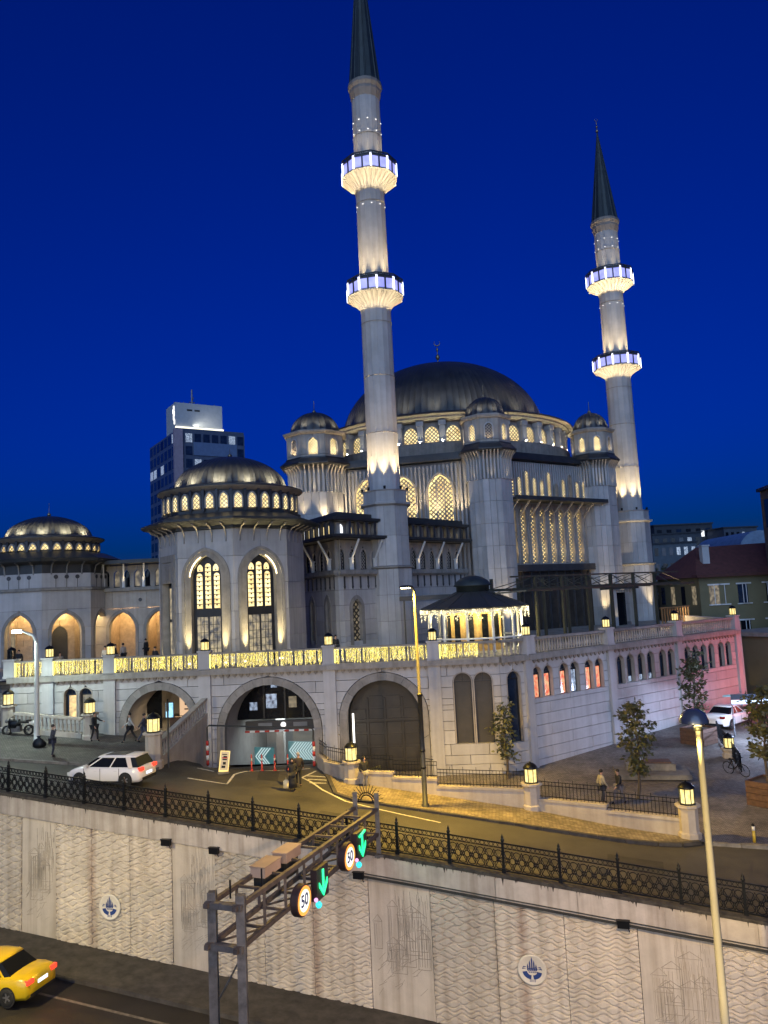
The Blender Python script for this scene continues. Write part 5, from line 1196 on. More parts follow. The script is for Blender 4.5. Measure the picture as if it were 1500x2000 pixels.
mb = MB(); mb.box((16.9, 2.33, 6.88), (4.6, 0.08, 0.10), frF.M); mb.build('bar', WHITE, hbar)
def chevrons(name, fr, s0, s1, z0, z1, label, lean=0.0):
    th = thing(name, label, 'sign board', fr.p((s0 + s1) / 2, 0, z0)); mb = MB(); mb.box(((s0 + s1) / 2, 0.03, (z0 + z1) / 2), (s1 - s0, 0.05, z1 - z0), fr.M); mb.build('board', CHEVB, th)
    h = z1 - z0; n = int((s1 - s0 - h * 0.45) / 0.20)
    for i in range(n):
        x = s0 + 0.05 + i * 0.20; zm = (z0 + z1) / 2; mb = MB(); t = h * 0.42
        vs = [(x, -0.012, zm), (x + t, -0.012, z1 - 0.03), (x + t + 0.085, -0.012, z1 - 0.03), (x + 0.085, -0.012, zm), (x + t + 0.085, -0.012, z0 + 0.03), (x + t, -0.012, z0 + 0.03)]
        mb.add(vs, [(3, 2, 1, 0), (0, 5, 4, 3)], fr.M); mb.build('chevron', CHEVW, th)
chevrons('chevron_board', Fr(frF.p(14.5, -4.3, 0)[:2], frF.p(15.95, -3.9, 0)[:2]), 0.0, 1.45, 4.35, 5.55, 'short teal board with white chevrons at the left inside the garage')
chevrons('chevron_board', Fr(frF.p(16.6, -5.2, 0)[:2], frF.p(19.6, -4.3, 0)[:2]), 0.0, 3.1, 4.5, 5.7, 'long teal board with white chevrons along the garage ramp')
mb = MB(); mb.box((16.25, 4.6, 5.5), (0.5, 0.6, 4.2), frF.M); mb.build('garage_pillar', INT, pod)
# dark panelled gate in the third arch
gt = thing('panelled_gate', 'dark brown metal gate with square panels filling the third street arch', 'gate', frF.p(23.66, -1.0, 4.3))
GATE = mat('gate_metal', (0.045, 0.04, 0.032), 0.55, 0.2, var=0.2)
mb = pane(frF, Op(a3.c, 2.2, 4.3, 7.8, 2.2), 1.0, 10); mb.build('leaf', GATE, gt)
for i in range(4):
    for j in range(7):
        s = a3.c - 1.62 + i * 1.08; z = 4.8 + j * 0.78
        if z > 7.6 and (abs(s - a3.c) + 0.35) ** 2 + (z + 0.3 - 7.8) ** 2 > 2.1 ** 2: continue
        mb = MB(); mb.box((s, 0.97, z), (0.84, 0.06, 0.62 if j != 3 else 0.5), frF.M); mb.build('panel', GATE, gt)
mb = MB(); mb.box((a3.c, 0.94, 7.55), (4.3, 0.14, 0.16), frF.M)
for q in (-1.08, 0, 1.08): mb.box((a3.c + q, 0.94, 6.6), (0.10, 0.1, 4.6), frF.M)
mb.build('rail', GATE, gt)
mb = MB(); mb.box((21.75, 0.2, 6.6), (0.10, 0.06, 3.0), frF.M); tag(mb.build('vertical_light_tube', emit('tube_white', (1, 0.95, 0.85), 2.0)), 'thin upright white light tube beside the dark gate', 'light')
# ================================================================== things on the terrace
# light curtains hung over the street balustrade
CL = ['fairy-light curtain at the far left end of the terrace balustrade, behind the white lamp post', 'fairy-light curtain on the balustrade left of the first street arch', 'fairy-light curtain on the balustrade above the first street arch', 'fairy-light curtain on the balustrade above the garage arch', 'fairy-light curtain on the balustrade above the dark gate', 'short fairy-light curtain on the balustrade below the kiosk']
for i, (a, b_) in enumerate(zip(SEG[:-1], SEG[1:])):
    a, b_ = a + 0.42, (b_ - 0.42 if i < 5 else b_ - 1.2); mb = MB(); mw = MB(); r2 = random.Random(i)
    th = thing('light_curtain', CL[i], 'fairy lights', frF.p((a + b_) / 2, 0.3, 11.2), 0, 'light curtains on the street balustrade')
    s = a
    while s < b_:
        z = 12.02; L_ = r2.uniform(0.66, 0.88); mb_t = mb
        while z > 12.02 - L_:
            sx = s + r2.uniform(-0.02, 0.02); sz = r2.uniform(0.02, 0.036); c = (sx, -0.12 - r2.uniform(0, 0.04), z)
            (mb if r2.random() < 0.86 else mw).add([(c[0], c[1], c[2] + sz), (c[0] + sz * 0.8, c[1], c[2]), (c[0], c[1], c[2] - sz), (c[0] - sz * 0.8, c[1], c[2]), (c[0], c[1] - sz * 0.5, c[2])], [(0, 3, 4), (3, 2, 4), (2, 1, 4), (1, 0, 4)], frF.M); z -= r2.uniform(0.045, 0.075)
        s += r2.uniform(0.06, 0.11) if r2.random() < 0.88 else 0.2
    mb.build('bulb_strand', FAIRY, th)['kind'] = 'stuff'; mw.build('white_bulb_strand', FAIRYW, th)['kind'] = 'stuff'
    n = max(1, int((b_ - a) / 3))
    for q in range(n): lamp('AREA', frF.p(a + (q + 0.5) * (b_ - a) / n, 0.3, 11.7), 12, (1.0, 0.80, 0.24), th, (0, -1, -0.35), (b_ - a) / n * 0.9, sizey=0.6); lamp('AREA', frF.p(a + (q + 0.5) * (b_ - a) / n, -0.45, 11.75), 28, (1.0, 0.80, 0.36), th, (0, 1, 0.25), (b_ - a) / n * 0.9, sizey=0.6)
    mb = MB(); mb.box((SEG[i] + 0.40 if i else 0.42, -0.16, 11.62), (0.05, 0.1, 0.85), frF.M); mb.build('end_strip', FAIRY, th)
# lanterns
def lantern_meshes(s):
    g_ = MB(); g_.lathe([(0.29 * s, 0.06), (0.29 * s, 0.66 * s)], 8, None, 0, False)
    f_ = MB(); f_.lathe([(0.34 * s, 0.0), (0.34 * s, 0.05), (0.27 * s, 0.07)], 8, None, 0, False)
    for k in range(8): a = 2 * PI * k / 8; f_.bar((0.30 * s * math.cos(a), 0.30 * s * math.sin(a), 0.05), (0.30 * s * math.cos(a), 0.30 * s * math.sin(a), 0.66 * s), 0.028)
    c_ = MB(); c_.lathe([(0.28 * s, 0.64 * s), (0.35 * s, 0.65 * s), (0.35 * s, 0.69 * s), (0.31 * s, 0.75 * s), (0.24 * s, 0.83 * s), (0.14 * s, 0.89 * s), (0.05 * s, 0.915 * s), (0.03 * s, 0.95 * s), (0.001, 0.98 * s)], 16, None, 0, True)
    return g_.mesh('glass'), f_.mesh('frame'), c_.mesh('cap')
LM = {}
def lantern(p, s, label, name='lantern', lit=True, parent=None, e=42, group='lanterns on the terrace parapet'):
    if s not in LM: LM[s] = lantern_meshes(s)
    o = thing(name, label, 'lantern', p, 0.2, group) if parent is None else None
    holder = o or parent
    base = Matrix.Translation(p)
    gm = LM[s][0]
    obs = []
    for nm, me, m in (('glass', LM[s][0], LAMP_G if lit else GLASSD), ('frame', LM[s][1], IRON), ('cap', LM[s][2], IRON)):
        me2 = me if (lit or nm != 'glass') else me.copy()
        if not lit and nm == 'glass': me2.materials.clear()
        q = link(nm, me2, m, holder); q.matrix_basis = base @ Matrix.Rotation(0.2, 4, 'Z'); obs.append(q)
    if lit: lamp('POINT', (p[0], p[1], p[2] + 0.35 * s), e, (1, 0.82, 0.40), holder, None, 0.30 * s)
    return o
ll = ['unlit lantern on the far left parapet pier of the terrace', 'lantern on the parapet pier just right of the white lamp post', 'lantern on the parapet pier between the porch arches and the rotunda', 'lantern on the parapet pier below the rotunda window', 'lantern on the parapet pier beside the wing windows', 'lantern on the parapet pier left of the kiosk']
for i, s in enumerate([0.0] + PIL): lantern(frF.p(s, -0.1, 12.29), 0.82, ll[i], lit=(i > 0))
lr = ['lantern on the corner parapet pier in front of the kiosk', 'lantern on the parapet pier below the pergola', 'lantern on the parapet pier below the farther minaret', 'lantern on the last parapet pier before the yellow house']
for i, s in enumerate((0.25, 8.1, 16.2, 24.3)): lantern(frP.p(s, -0.1, 12.29), 0.82, lr[i])

# kiosk with hipped lead roof and a small cupola
kk = thing('terrace_kiosk', 'octagonal terrace kiosk with dark hipped roof, cupola and a fringe of fairy lights', 'kiosk', (6.2, 56.5, TZ))
kc = (6.2, 56.5); kr = 3.4
mb = MB(); mb.lathe([(kr + 0.5, 13.95), (kr + 0.55, 14.05), (1.25, 15.15)], 16, T(*kc), PI / 16, False); mb.build('roof', ROOFD, kk)
mb = MB()
for k in range(16): a = PI / 16 + 2 * PI * k / 16; mb.bar((kc[0] + (kr + 0.5) * math.cos(a), kc[1] + (kr + 0.5) * math.sin(a), 14.06), (kc[0] + 1.25 * math.cos(a), kc[1] + 1.25 * math.sin(a), 15.17), 0.06)
mb.build('roof_rib', ROOFD, kk)
mb = MB(); mb.lathe([(1.2, 15.05), (1.2, 15.55), (1.38, 15.58), (1.38, 15.64), (1.15, 15.95), (0.75, 16.2), (0.3, 16.33), (0.001, 16.36)], 16, T(*kc)); mb.build('cupola', SPIRE, kk)
mb = MB(); mb.lathe([(kr + 0.3, 13.75), (kr + 0.3, 13.95), (kr - 0.3, 13.95), (kr - 0.3, 13.75)], 16, T(*kc), PI / 16, False, False); mb.build('beam', WHITE, kk)
for k in range(12):
    a = 2 * PI * (k + 0.5) / 12; px, py = kc[0] + kr * math.cos(a), kc[1] + kr * math.sin(a); mb = MB(); mb.lathe([(0.16, TZ), (0.16, TZ + 0.1), (0.10, TZ + 0.16), (0.09, 13.6), (0.17, 13.75)], 10, T(px, py)); mb.build('column', WHITE, kk)
OCHRE = mat('ochre_marble', (0.42, 0.27, 0.10), 0.6, var=0.25, scale=2.5)
mb = MB(); mb.lathe([(2.0, TZ), (2.0, 13.8)], 12, T(*kc), 0, False); mb.build('inner_wall', OCHRE, kk)
for k in range(12):
    a = 2 * PI * (k + 0.5) / 12; mb = MB(); M = T(kc[0] + 1.97 * math.cos(a), kc[1] + 1.97 * math.sin(a)) @ Matrix.Rotation(a, 4, 'Z'); mb.box((0, 0, 12.6), (0.08, 0.45, 1.9), M); mb.build('opening', GLASSD, kk)
mb = MB(); mb.lathe([(kr - 0.1, 11.9), (kr + 0.1, 11.9), (kr + 0.1, 12.0), (kr - 0.1, 12.0)], 24, T(*kc), 0, False, False); mb.build('rail', WHITE, kk)
fr_ = MB(); r2 = random.Random(5)
for k in range(900):
    a = r2.uniform(PI, 2 * PI); hgt = (0.25 + 0.6 * (0.5 + 0.5 * math.sin(a * 31))) * r2.random(); sz = r2.uniform(0.014, 0.03); px, py = kc[0] + (kr + 0.52) * math.cos(a), kc[1] + (kr + 0.52) * math.sin(a); z = 13.98 - hgt; fr_.sphere((px, py, z), sz, 5, 3)
fr_.build('fairy_fringe', FAIRYW, kk)['kind'] = 'stuff'
for k in range(5): a = PI + PI * (k + 0.5) / 5; lamp('POINT', (kc[0] + 2.75 * math.cos(a), kc[1] + 2.75 * math.sin(a), 13.4), 75, (1, 0.82, 0.36), kk, None, 0.15)
fl = thing('terrace_floodlight', 'bright little floodlight on the terrace at the right edge of the kiosk', 'floodlight', (9.1, 53.9, TZ)); mb = MB(); mb.box((9.1, 53.9, 11.55), (0.3, 0.2, 0.35)); mb.box((9.1, 54.0, 11.2), (0.08, 0.08, 0.4)); mb.build('case', IRON, fl); mb = MB(); mb.box((9.1, 53.78, 11.55), (0.24, 0.05, 0.28)); mb.build('lens', LEDWARM, fl); lamp('SPOT', (9.1, 54.2, 11.7), 260, (1, 0.85, 0.5), fl, (0.05, 1, 0.35), 0.1, 120, 0.8)
aw = thing('awning', 'dark flat awning roof between the wing and the kiosk', 'awning', (3.4, 60, TZ)); mb = MB(); mb.box((3.5, 61.0, 15.0), (5.2, 3.4, 0.14)); mb.box((3.5, 59.2, 14.86), (5.3, 0.12, 0.3)); mb.build('roof', ROOFD, aw)
for x_ in (1.2, 5.9): mb = MB(); mb.box((x_, 59.4, 12.9), (0.12, 0.12, 3.8)); mb.build('post', DARKSTEEL, aw)
# pergola of dark steel on the right terrace
pg = thing('steel_pergola', 'dark steel pergola with thin rafters along the right side of the terrace', 'pergola', (17, 62, TZ))
gd = Vector((0.8, 0.6, 0)); gn = Vector((0.6, -0.8, 0)); g0 = Vector((11.0, 57.6, 0))
OLIVE = mat('olive_steel', (0.085, 0.085, 0.06), 0.5, 0.3)
for i in range(6):
    p = g0 + gd * (3.0 * i); mb = MB(); mb.box((p.x, p.y, 13.55), (0.20, 0.20, 5.1), None, R(37)); mb.build('post', OLIVE, pg)
    p2 = p - gn * 4.6; mb = MB(); mb.box((p2.x, p2.y, 13.55), (0.20, 0.20, 5.1), None, R(37)); mb.build('post', OLIVE, pg)
    mb = MB(); mb.bar(p + gn * 1.6 + Vector((0, 0, 15.0)), p2 - gn * 0.6 + Vector((0, 0, 15.25)), 0.10, 0.16); mb.build('rafter', OLIVE, pg)
    mb = MB(); mb.bar(p + Vector((0, 0, 16.1)), p + gn * 1.6 + Vector((0, 0, 15.02)), 0.05); mb.bar(p + Vector((0, 0, 16.1)), p2 + Vector((0, 0, 15.3)), 0.05); mb.build('tie_rod', OLIVE, pg)
for (o_, z, h) in ((1.5, 15.05, 0.14), (0, 15.12, 0.2), (-4.6, 15.2, 0.2), (0, 16.1, 0.12), (-2.2, 15.15, 0.1)):
    a, b_ = g0 + gn * o_ - gd * 2.6, g0 + gn * o_ + gd * 18.6; mb = MB(); mb.bar(a + Vector((0, 0, z)), b_ + Vector((0, 0, z)), 0.12, h); mb.build('beam', OLIVE, pg)
for e_ in (-1, 1):
    c = g0 + gd * (-2.6 if e_ < 0 else 18.6); mb = MB(); tip = c + gd * (e_ * 1.6) + Vector((0, 0, 14.95)); mb.bar(c + gn * 1.5 + Vector((0, 0, 15.05)), tip, 0.08, 0.12); mb.bar(c - gn * 4.6 + Vector((0, 0, 15.2)), tip, 0.08, 0.12); mb.bar(g0 + gd * (0 if e_ < 0 else 16) + Vector((0, 0, 16.1)), tip, 0.05); mb.build('end_frame', OLIVE, pg)
for i in range(5):
    p = g0 + gd * (3.0 * i); q = p + gd * 3.0; mb = MB(); mb.bar(p + Vector((0, 0, 15.15)), q + Vector((0, 0, 16.05)), 0.035); mb.bar(q + Vector((0, 0, 15.15)), p + Vector((0, 0, 16.05)), 0.035); mb.build('cross_brace', OLIVE, pg)
# porch of the hall below the farther minaret
pp = thing('side_entrance', 'lit side entrance porch with pale columns at the foot of the farther minaret', 'porch', (25.0, 81, TZ))
frS = Fr((23.2, 79.9), (26.2, 81.9)); mb = MB(); mb.box((1.8, 0.6, 14.9), (4.2, 1.6, 0.3), frS.M); mb.build('roof', ROOFD, pp)
for s in (0.3, 3.3): mb = MB(); mb.box((s, 0.2, 12.9), (0.45, 0.45, 3.8), frS.M); mb.build('column', STONE, pp); lamp('SPOT', frS.p(s, 0.4, 11.2), 60, WARM, pp, (0, 0.02, 1), 0.05, 60, 0.8)
mb = MB(); mb.box((1.8, 0.7, 12.7), (1.6, 0.2, 3.4), frS.M); mb.build('door', GLASSD, pp)
for i in range(6): mb = MB(); mb.box((0.8 + i * 0.4, 0.1, 14.55), (0.14, 0.3, 0.3), frS.M); mb.build('bracket', STONE2, pp)
fs_ = thing('slatted_screen', 'lit slatted timber screen on the terrace right of the side entrance', 'screen', (27, 75, TZ))
for i in range(11): mb = MB(); mb.box((24.6 + i * 0.34, 70.0 + i * 0.26, 12.0), (0.10, 0.08, 1.9), None, R(37)); mb.build('slat', mat('warm_slat', (0.35, 0.20, 0.08), 0.6) if i == 0 else MATS['warm_slat'], fs_)
mb = MB(); mb.bar((24.4, 69.85, 12.9), (28.2, 72.75, 12.9), 0.12); mb.build('rail', MATS['warm_slat'], fs_); lamp('AREA', (26.0, 72.6, 12.6), 90, (1, 0.7, 0.35), fs_, (0.3, -1, -0.2), 2.0, sizey=0.6)

# ================================================================== street furniture: forecourt
fb = thing('forecourt_balustrade', 'stone balustrade on the cobbled forecourt behind the motorcycle', 'balustrade', (-20.8, 47.6, 7.5))
def zc_(x, y): return street_z(x, y) + 0.11
A_, B_ = Vector((-23.2, 48.0, 0)), Vector((-18.9, 47.6, 0)); frB = Fr(A_[:2], B_[:2])
for i in range(16):
    p = frB.p(0.2 + i * (frB.L - 0.4) / 15, 0, 0); q = link('baluster', bal_me, STONE2, fb); q.matrix_basis = Matrix.Translation((p.x, p.y, zc_(p.x, p.y) + 0.28)) @ Matrix.Scale(1.0, 4)
mb = MB(); a, b_ = frB.p(0, 0, 0), frB.p(frB.L, 0, 0); mb.bar((a.x, a.y, zc_(a.x, a.y) + 1.12), (b_.x, b_.y, zc_(b_.x, b_.y) + 1.12), 0.36, 0.14); mb.build('coping', STONE2, fb)
mb = MB(); mb.bar((a.x, a.y, zc_(a.x, a.y) + 0.12), (b_.x, b_.y, zc_(b_.x, b_.y) + 0.12), 0.36, 0.34); mb.build('plinth', STONE2, fb)
def lantern_pillar(x, y, zb, h, s, label, lit=True, e=30, zt=None):
    th = thing('lantern_pillar', label, 'lamp pillar', (x, y, zb), 0, 'stone pillars with lanterns')
    mb = MB(); mb.lathe([(0.52 * s, zb - 0.3), (0.52 * s, zb + 0.22), (0.44 * s, zb + 0.28), (0.44 * s, zb + h - 0.15), (0.58 * s, zb + h - 0.10), (0.58 * s, zb + h)], 8, T(x, y), R(22.5), False); mb.build('pier', STONE2, th)
    lantern((x, y, zb + h), 1.12 * s, '', parent=th, lit=lit, e=e); return th
lantern_pillar(-23.7, 48.2, zc_(-23.7, 48.2), 1.55, 0.9, 'stone lantern pillar behind the parked motorcycle at the left edge')
lantern_pillar(-18.4, 47.5, zc_(-18.4, 47.5), 1.50, 0.9, 'stone lantern pillar at the right end of the forecourt balustrade')
lantern_pillar(-13.1, 42.75, zc_(-13.1, 42.7), 1.75, 1.0, 'stone lantern pillar behind the white hatchback')
lantern_pillar(-2.42, 42.85, street_z(-2.4, 37) + 0.1, 1.15, 0.95, 'stone lantern pillar at the garage end of the low wall')
lantern_pillar(6.69, 39.7, street_z(6.7, 37) + 0.08, 1.30, 0.95, 'stone lantern pillar halfway along the low wall, left of the two strollers', e=130)
lantern_pillar(12.98, 35.85, street_z(13, 37) + 0.08, 1.45, 0.95, 'stone lantern pillar at the plaza end of the low wall', e=130)
lantern_pillar(20.3, 48.2, plaza_z(20, 48.2), 0.55, 0.85, 'low lantern pillar beside the bicycle on the plaza', e=90)
# ramp balustrade rising from the pillar to the podium
rb = thing('ramp_balustrade', 'sloping stone ramp balustrade between the lantern pillar and the garage arch', 'balustrade', (-12.4, 45.5, 6.5))
A_ = Vector((-12.9, 43.2, zc_(-13, 43) + 0.05)); B_ = Vector((-11.6, 48.5, 8.25)); n = 18
for i in range(n): p = A_.lerp(B_, (i + 0.5) / n); q = link('baluster', bal_me, STONE2, rb); q.matrix_basis = Matrix.Translation(p + Vector((0, 0, 0.3)))
mb = MB(); mb.bar(A_ + Vector((0, 0, 1.14)), B_ + Vector((0, 0, 1.14)), 0.34, 0.14); mb.build('coping', STONE2, rb)
mb = MB(); mb.bar(A_ + Vector((0, 0, 0.12)), B_ + Vector((0, 0, 0.12)), 0.34, 0.36); mb.build('plinth', STONE2, rb)
mb = MB(); vs = [(A_.x - 0.15, A_.y, 5.2), (B_.x - 0.15, B_.y, 5.2), (B_.x - 0.15, B_.y, B_.z + 0.05), (A_.x - 0.15, A_.y, A_.z + 0.05)]; vs += [(x_ + 0.3, y_, z_) for x_, y_, z_ in vs]; mb.add(vs, [(0, 1, 2, 3), (7, 6, 5, 4), (0, 4, 5, 1), (1, 5, 6, 2), (2, 6, 7, 3), (3, 7, 4, 0)]); mb.build('wall', STONE2, rb)
# outside stair at the far left
stt = thing('outside_stair', 'dark stone stair climbing to the terrace at the far left edge', 'stairs', (-26, 50, 7.5))
for i in range(14): mb = MB(); mb.box((-25.4 - 0.0 * i, 47.6 + 0.3 * i, 7.9 + 0.21 * i - 0.4), (2.2, 0.32, 1.0)); mb.build('step', KERB, stt)
# street sign pole beside the pillar
sp_ = thing('dark_sign_pole', 'dark slim pole with blank plates standing behind the white hatchback', 'pole', (-12.35, 42.9, 6.5)); mb = MB(); mb.tube([(-12.35, 42.9, 6.3), (-12.35, 42.9, 10.1)], 0.05, 8); mb.build('pole', DARKSTEEL, sp_); mb = MB(); mb.box((-12.35, 42.85, 9.7), (0.08, 0.3, 0.5)); mb.build('plate', DARKSTEEL, sp_)
# grey height frame and striped posts at the garage entry
hf = thing('garage_height_frame', 'dark tubular frame spanning the garage entry with a striped foot', 'barrier', (-10.5, 46.8, 5.6)); mb = MB(); mb.tube([(-11.1, 46.6, 5.7), (-11.1, 46.6, 7.9), (-11.0, 46.6, 8.02), (-4.9, 46.35, 7.62), (-4.8, 46.35, 7.5), (-4.8, 46.35, 5.3)], 0.05, 8); mb.build('tube', DARKSTEEL, hf)
for (x_, y_, z_) in ((-11.1, 46.6, 5.75), (-4.8, 46.35, 5.45)):
    for k in range(5): mb = MB(); mb.lathe([(0.085, z_ + 0.28 * k), (0.085, z_ + 0.28 * k + 0.27)], 10, T(x_, y_)); mb.build('band', RED if k % 2 == 0 else WHITE, hf)
dl = [(-7.55, 44.45), (-6.9, 44.9), (-6.2, 45.25), (-5.6, 45.55), (-8.05, 44.0)]
dn = ['red flexible lane post second from the sign board', 'red flexible lane post third from the sign board', 'red flexible lane post fourth from the sign board', 'red flexible lane post deepest in the garage mouth', 'red flexible lane post next to the sign board']
for (x_, y_), l_ in zip(dl, dn):
    z_ = street_z(x_, y_); th = thing('lane_post', l_, 'bollard', (x_, y_, z_), 0, 'red lane posts at the garage'); mb = MB(); mb.lathe([(0.11, z_), (0.11, z_ + 0.04), (0.045, z_ + 0.07), (0.04, z_ + 0.85), (0.02, z_ + 0.9)], 10, T(x_, y_)); mb.build('post', RED, th); mb = MB(); mb.lathe([(0.047, z_ + 0.55), (0.047, z_ + 0.68)], 10, T(x_, y_)); mb.build('band', mat('reflective_band', (0.6, 0.55, 0.5), 0.4) if 'reflective_band' not in MATS else MATS['reflective_band'], th)
# sign board on the drive
sb = thing('pavement_sign', 'leaning yellow-framed pavement sign board at the garage drive', 'sign', (-9.35, 42.7, 6.0), R(18)); zz = street_z(-9.35, 42.7)
Mx = T(-9.35, 42.7, zz) @ Matrix.Rotation(R(18), 4, 'Z') @ Matrix.Rotation(R(-10), 4, 'X') @ Matrix.Rotation(R(8), 4, 'Y')
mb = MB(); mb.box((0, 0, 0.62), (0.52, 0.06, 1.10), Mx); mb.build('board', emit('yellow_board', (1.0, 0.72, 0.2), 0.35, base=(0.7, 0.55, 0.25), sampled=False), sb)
mb = MB(); mb.box((0, -0.035, 0.65), (0.42, 0.01, 0.95), Mx); mb.build('face', mat('cream_face', (0.65, 0.58, 0.42), 0.6), sb)
mb = MB()
for (x_, z_, w2, h2) in ((-0.02, 0.98, 0.26, 0.05), (0.02, 0.86, 0.2, 0.08), (0, 0.72, 0.24, 0.07), (0, 0.52, 0.16, 0.14), (-0.03, 0.34, 0.2, 0.12)): mb.box((x_, -0.045, z_), (w2, 0.01, h2), Mx)
mb.build('print', IRON, sb); mb = MB(); mb.box((0, -0.045, 0.8), (0.3, 0.012, 0.05), Mx); mb.build('red_print', RED, sb)
mb = MB(); mb.box((0, 0.0, 0.04), (0.6, 0.4, 0.08), T(-9.35, 42.7, zz) @ Matrix.Rotation(R(18), 4, 'Z')); mb.build('foot', KERB, sb)

# low wall of the plaza with iron railing
lw = thing('low_plaza_wall', 'stepped low stone wall with plain coping along the sloping sidewalk', 'wall', (3, 41, 4.5)); rl = thing('plaza_railing', 'thin ornamental iron railing standing on the low plaza wall', 'railing', (3, 41, 5))
segs = []
for i in range(len(LW) - 1):
    a, b_ = Vector(LW[i]), Vector(LW[i + 1]); n = 1 if i < 2 else 2 if i < 3 else 1
    for q in range(n): segs.append((a.lerp(b_, q / n), a.lerp(b_, (q + 1) / n)))
for (a, b_) in segs:
    zb = min(street_z(a.x, 37), street_z(b_.x, 37)) - 0.3; zt = street_z((a.x + b_.x) / 2, 37) + 0.72; d = (b_ - a).normalized()
    mb = MB(); mb.bar((a.x, a.y, (zb + zt) / 2), (b_.x, b_.y, (zb + zt) / 2), 0.34, zt - zb); mb.build('wall_block', STONE2, lw); mb = MB(); mb.bar((a.x - d.x * 0.03, a.y - d.y * 0.03, zt + 0.06), (b_.x + d.x * 0.03, b_.y + d.y * 0.03, zt + 0.06), 0.42, 0.12); mb.build('coping_slab', STONE2, lw)
    L = (b_ - a).length; n = max(2, int(L / 0.17)); z0 = zt + 0.12; pn = MB()
    for zz in (0.10, 0.62, 0.80): pn.bar((a.x, a.y, z0 + zz), (b_.x, b_.y, z0 + zz), 0.03)
    for q in range(n + 1): p = a.lerp(b_, q / n); pn.bar((p.x, p.y, z0), (p.x, p.y, z0 + (0.95 if q % 4 == 0 else 0.82)), 0.022)
    pn.build('railing_panel', IRON, rl)
# planted bed in front of the gate
def leaf_cloud(cx, cy, cz, rx, ry, rz, n, sz, r2, shell=0.35):
    mb = MB()
    for k in range(n):
        while True:
            v = Vector((r2.uniform(-1, 1), r2.uniform(-1, 1), r2.uniform(-1, 1)))
            if shell < v.length < 1: break
        c = Vector((cx + v.x * rx, cy + v.y * ry, cz + v.z * rz)); d = Vector((r2.gauss(0, 1), r2.gauss(0, 1), r2.gauss(0.2, 0.7))).normalized(); t = d.cross(Vector((r2.gauss(0, 1), r2.gauss(0, 1), r2.gauss(0, 1)))).normalized(); s = sz * r2.uniform(0.6, 1.3)
        mb.add([c, c + d * s * 0.5 + t * s * 0.28, c + d * s, c + d * s * 0.5 - t * s * 0.28], [(0, 1, 2, 3)])
    return mb
r2 = random.Random(11)
for (x_, y_, s_, lab) in ((-1.2, 45.3, 0.7, 'small dark shrub behind the railing at the left side of the gate'), (-2.6, 44.6, 0.5, 'low leafy shrub behind the curved end of the railing'), (21.7, 55.8, 0.5, 'low dark shrub at the foot of the podium pilaster on the plaza')):
    th = thing('shrub', lab, 'shrub', (x_, y_, plaza_z(x_, y_)), 0, 'low shrubs'); zz = plaza_z(x_, y_); mb = leaf_cloud(x_, y_, zz + 0.55 * s_ * 1.6, 0.8 * s_, 0.6 * s_, 0.9 * s_, 260, 0.2, r2); mb.build('foliage', LEAF, th); mb = MB(); mb.tube([(x_, y_, zz - 0.1), (x_ + 0.03, y_, zz + 0.6 * s_)], 0.03, 6); mb.build('stem', BARK, th)
# trees
def tree(x, y, z0, h, wd, label, seed, n=620, box=None):
    r2 = random.Random(seed); th = thing('young_tree', label, 'tree', (x, y, z0), 0, 'young street trees')
    tr = MB(); pts = []; rs = []; cx, cy = x, y
    for i in range(8):
        t = i / 7; pts.append((cx, cy, z0 - 0.1 + h * 0.93 * t)); rs.append(0.075 * (1 - 0.85 * t) + 0.012); cx += r2.gauss(0, 0.05); cy += r2.gauss(0, 0.05)
    tr.tube(pts, rs, 7); cl = []
    for k in range(22):
        t = 0.26 + 0.68 * k / 21; i = min(6, int(t * 7)); b = Vector(pts[i]).lerp(Vector(pts[i + 1]), t * 7 - i); a = k * 2.4 + r2.uniform(-0.4, 0.4); L_ = wd * (0.55 + 0.6 * math.sin(PI * min(1, (t - 0.22) / 0.75))) * r2.uniform(0.65, 1.1)
        e = b + Vector((math.cos(a) * L_, math.sin(a) * L_, L_ * r2.uniform(0.3, 0.9))); m_ = b.lerp(e, 0.5) + Vector((0, 0, -0.04)); tr.tube([b, m_, e], [0.022, 0.014, 0.006], 5); cl.append((b, m_, e))
    tr.build('trunk', BARK, th); cr = MB()
    for k in range(n):
        b, m_, e = r2.choice(cl); t = r2.uniform(0.35, 1.08); c = b.lerp(e, t) + Vector((r2.gauss(0, 0.13), r2.gauss(0, 0.13), r2.gauss(0, 0.13)))
        d = Vector((r2.gauss(0, 1), r2.gauss(0, 1), r2.gauss(-0.2, 0.6))).normalized(); q = d.cross(Vector((r2.gauss(0, 1), r2.gauss(0, 1), r2.gauss(0, 1)))).normalized(); s = r2.uniform(0.18, 0.36)
        cr.add([c, c + d * s * 0.45 + q * s * 0.26, c + d * s, c + d * s * 0.45 - q * s * 0.26], [(0, 1, 2, 3)])
    cr.build('crown', LEAF, th)
    return th
tree(6.4, 46.0, plaza_z(6, 46), 4.6, 0.62, 'thin young tree in front of the podium corner windows', 1, 520)
tree(12.5, 41.5, plaza_z(12, 41.5), 5.4, 0.74, 'young leafy tree on the plaza right of the two strollers', 2, 1050)
tree(19.9, 51.8, plaza_z(20, 51.8) + 0.6, 5.6, 0.78, 'young tree in a brown planter by the bluish podium wall', 3, 1050)
tree(18.5, 39.7, plaza_z(17, 38.9) + 0.9, 5.2, 0.9, 'young tree in the big brown planter at the right edge', 4, 1300)
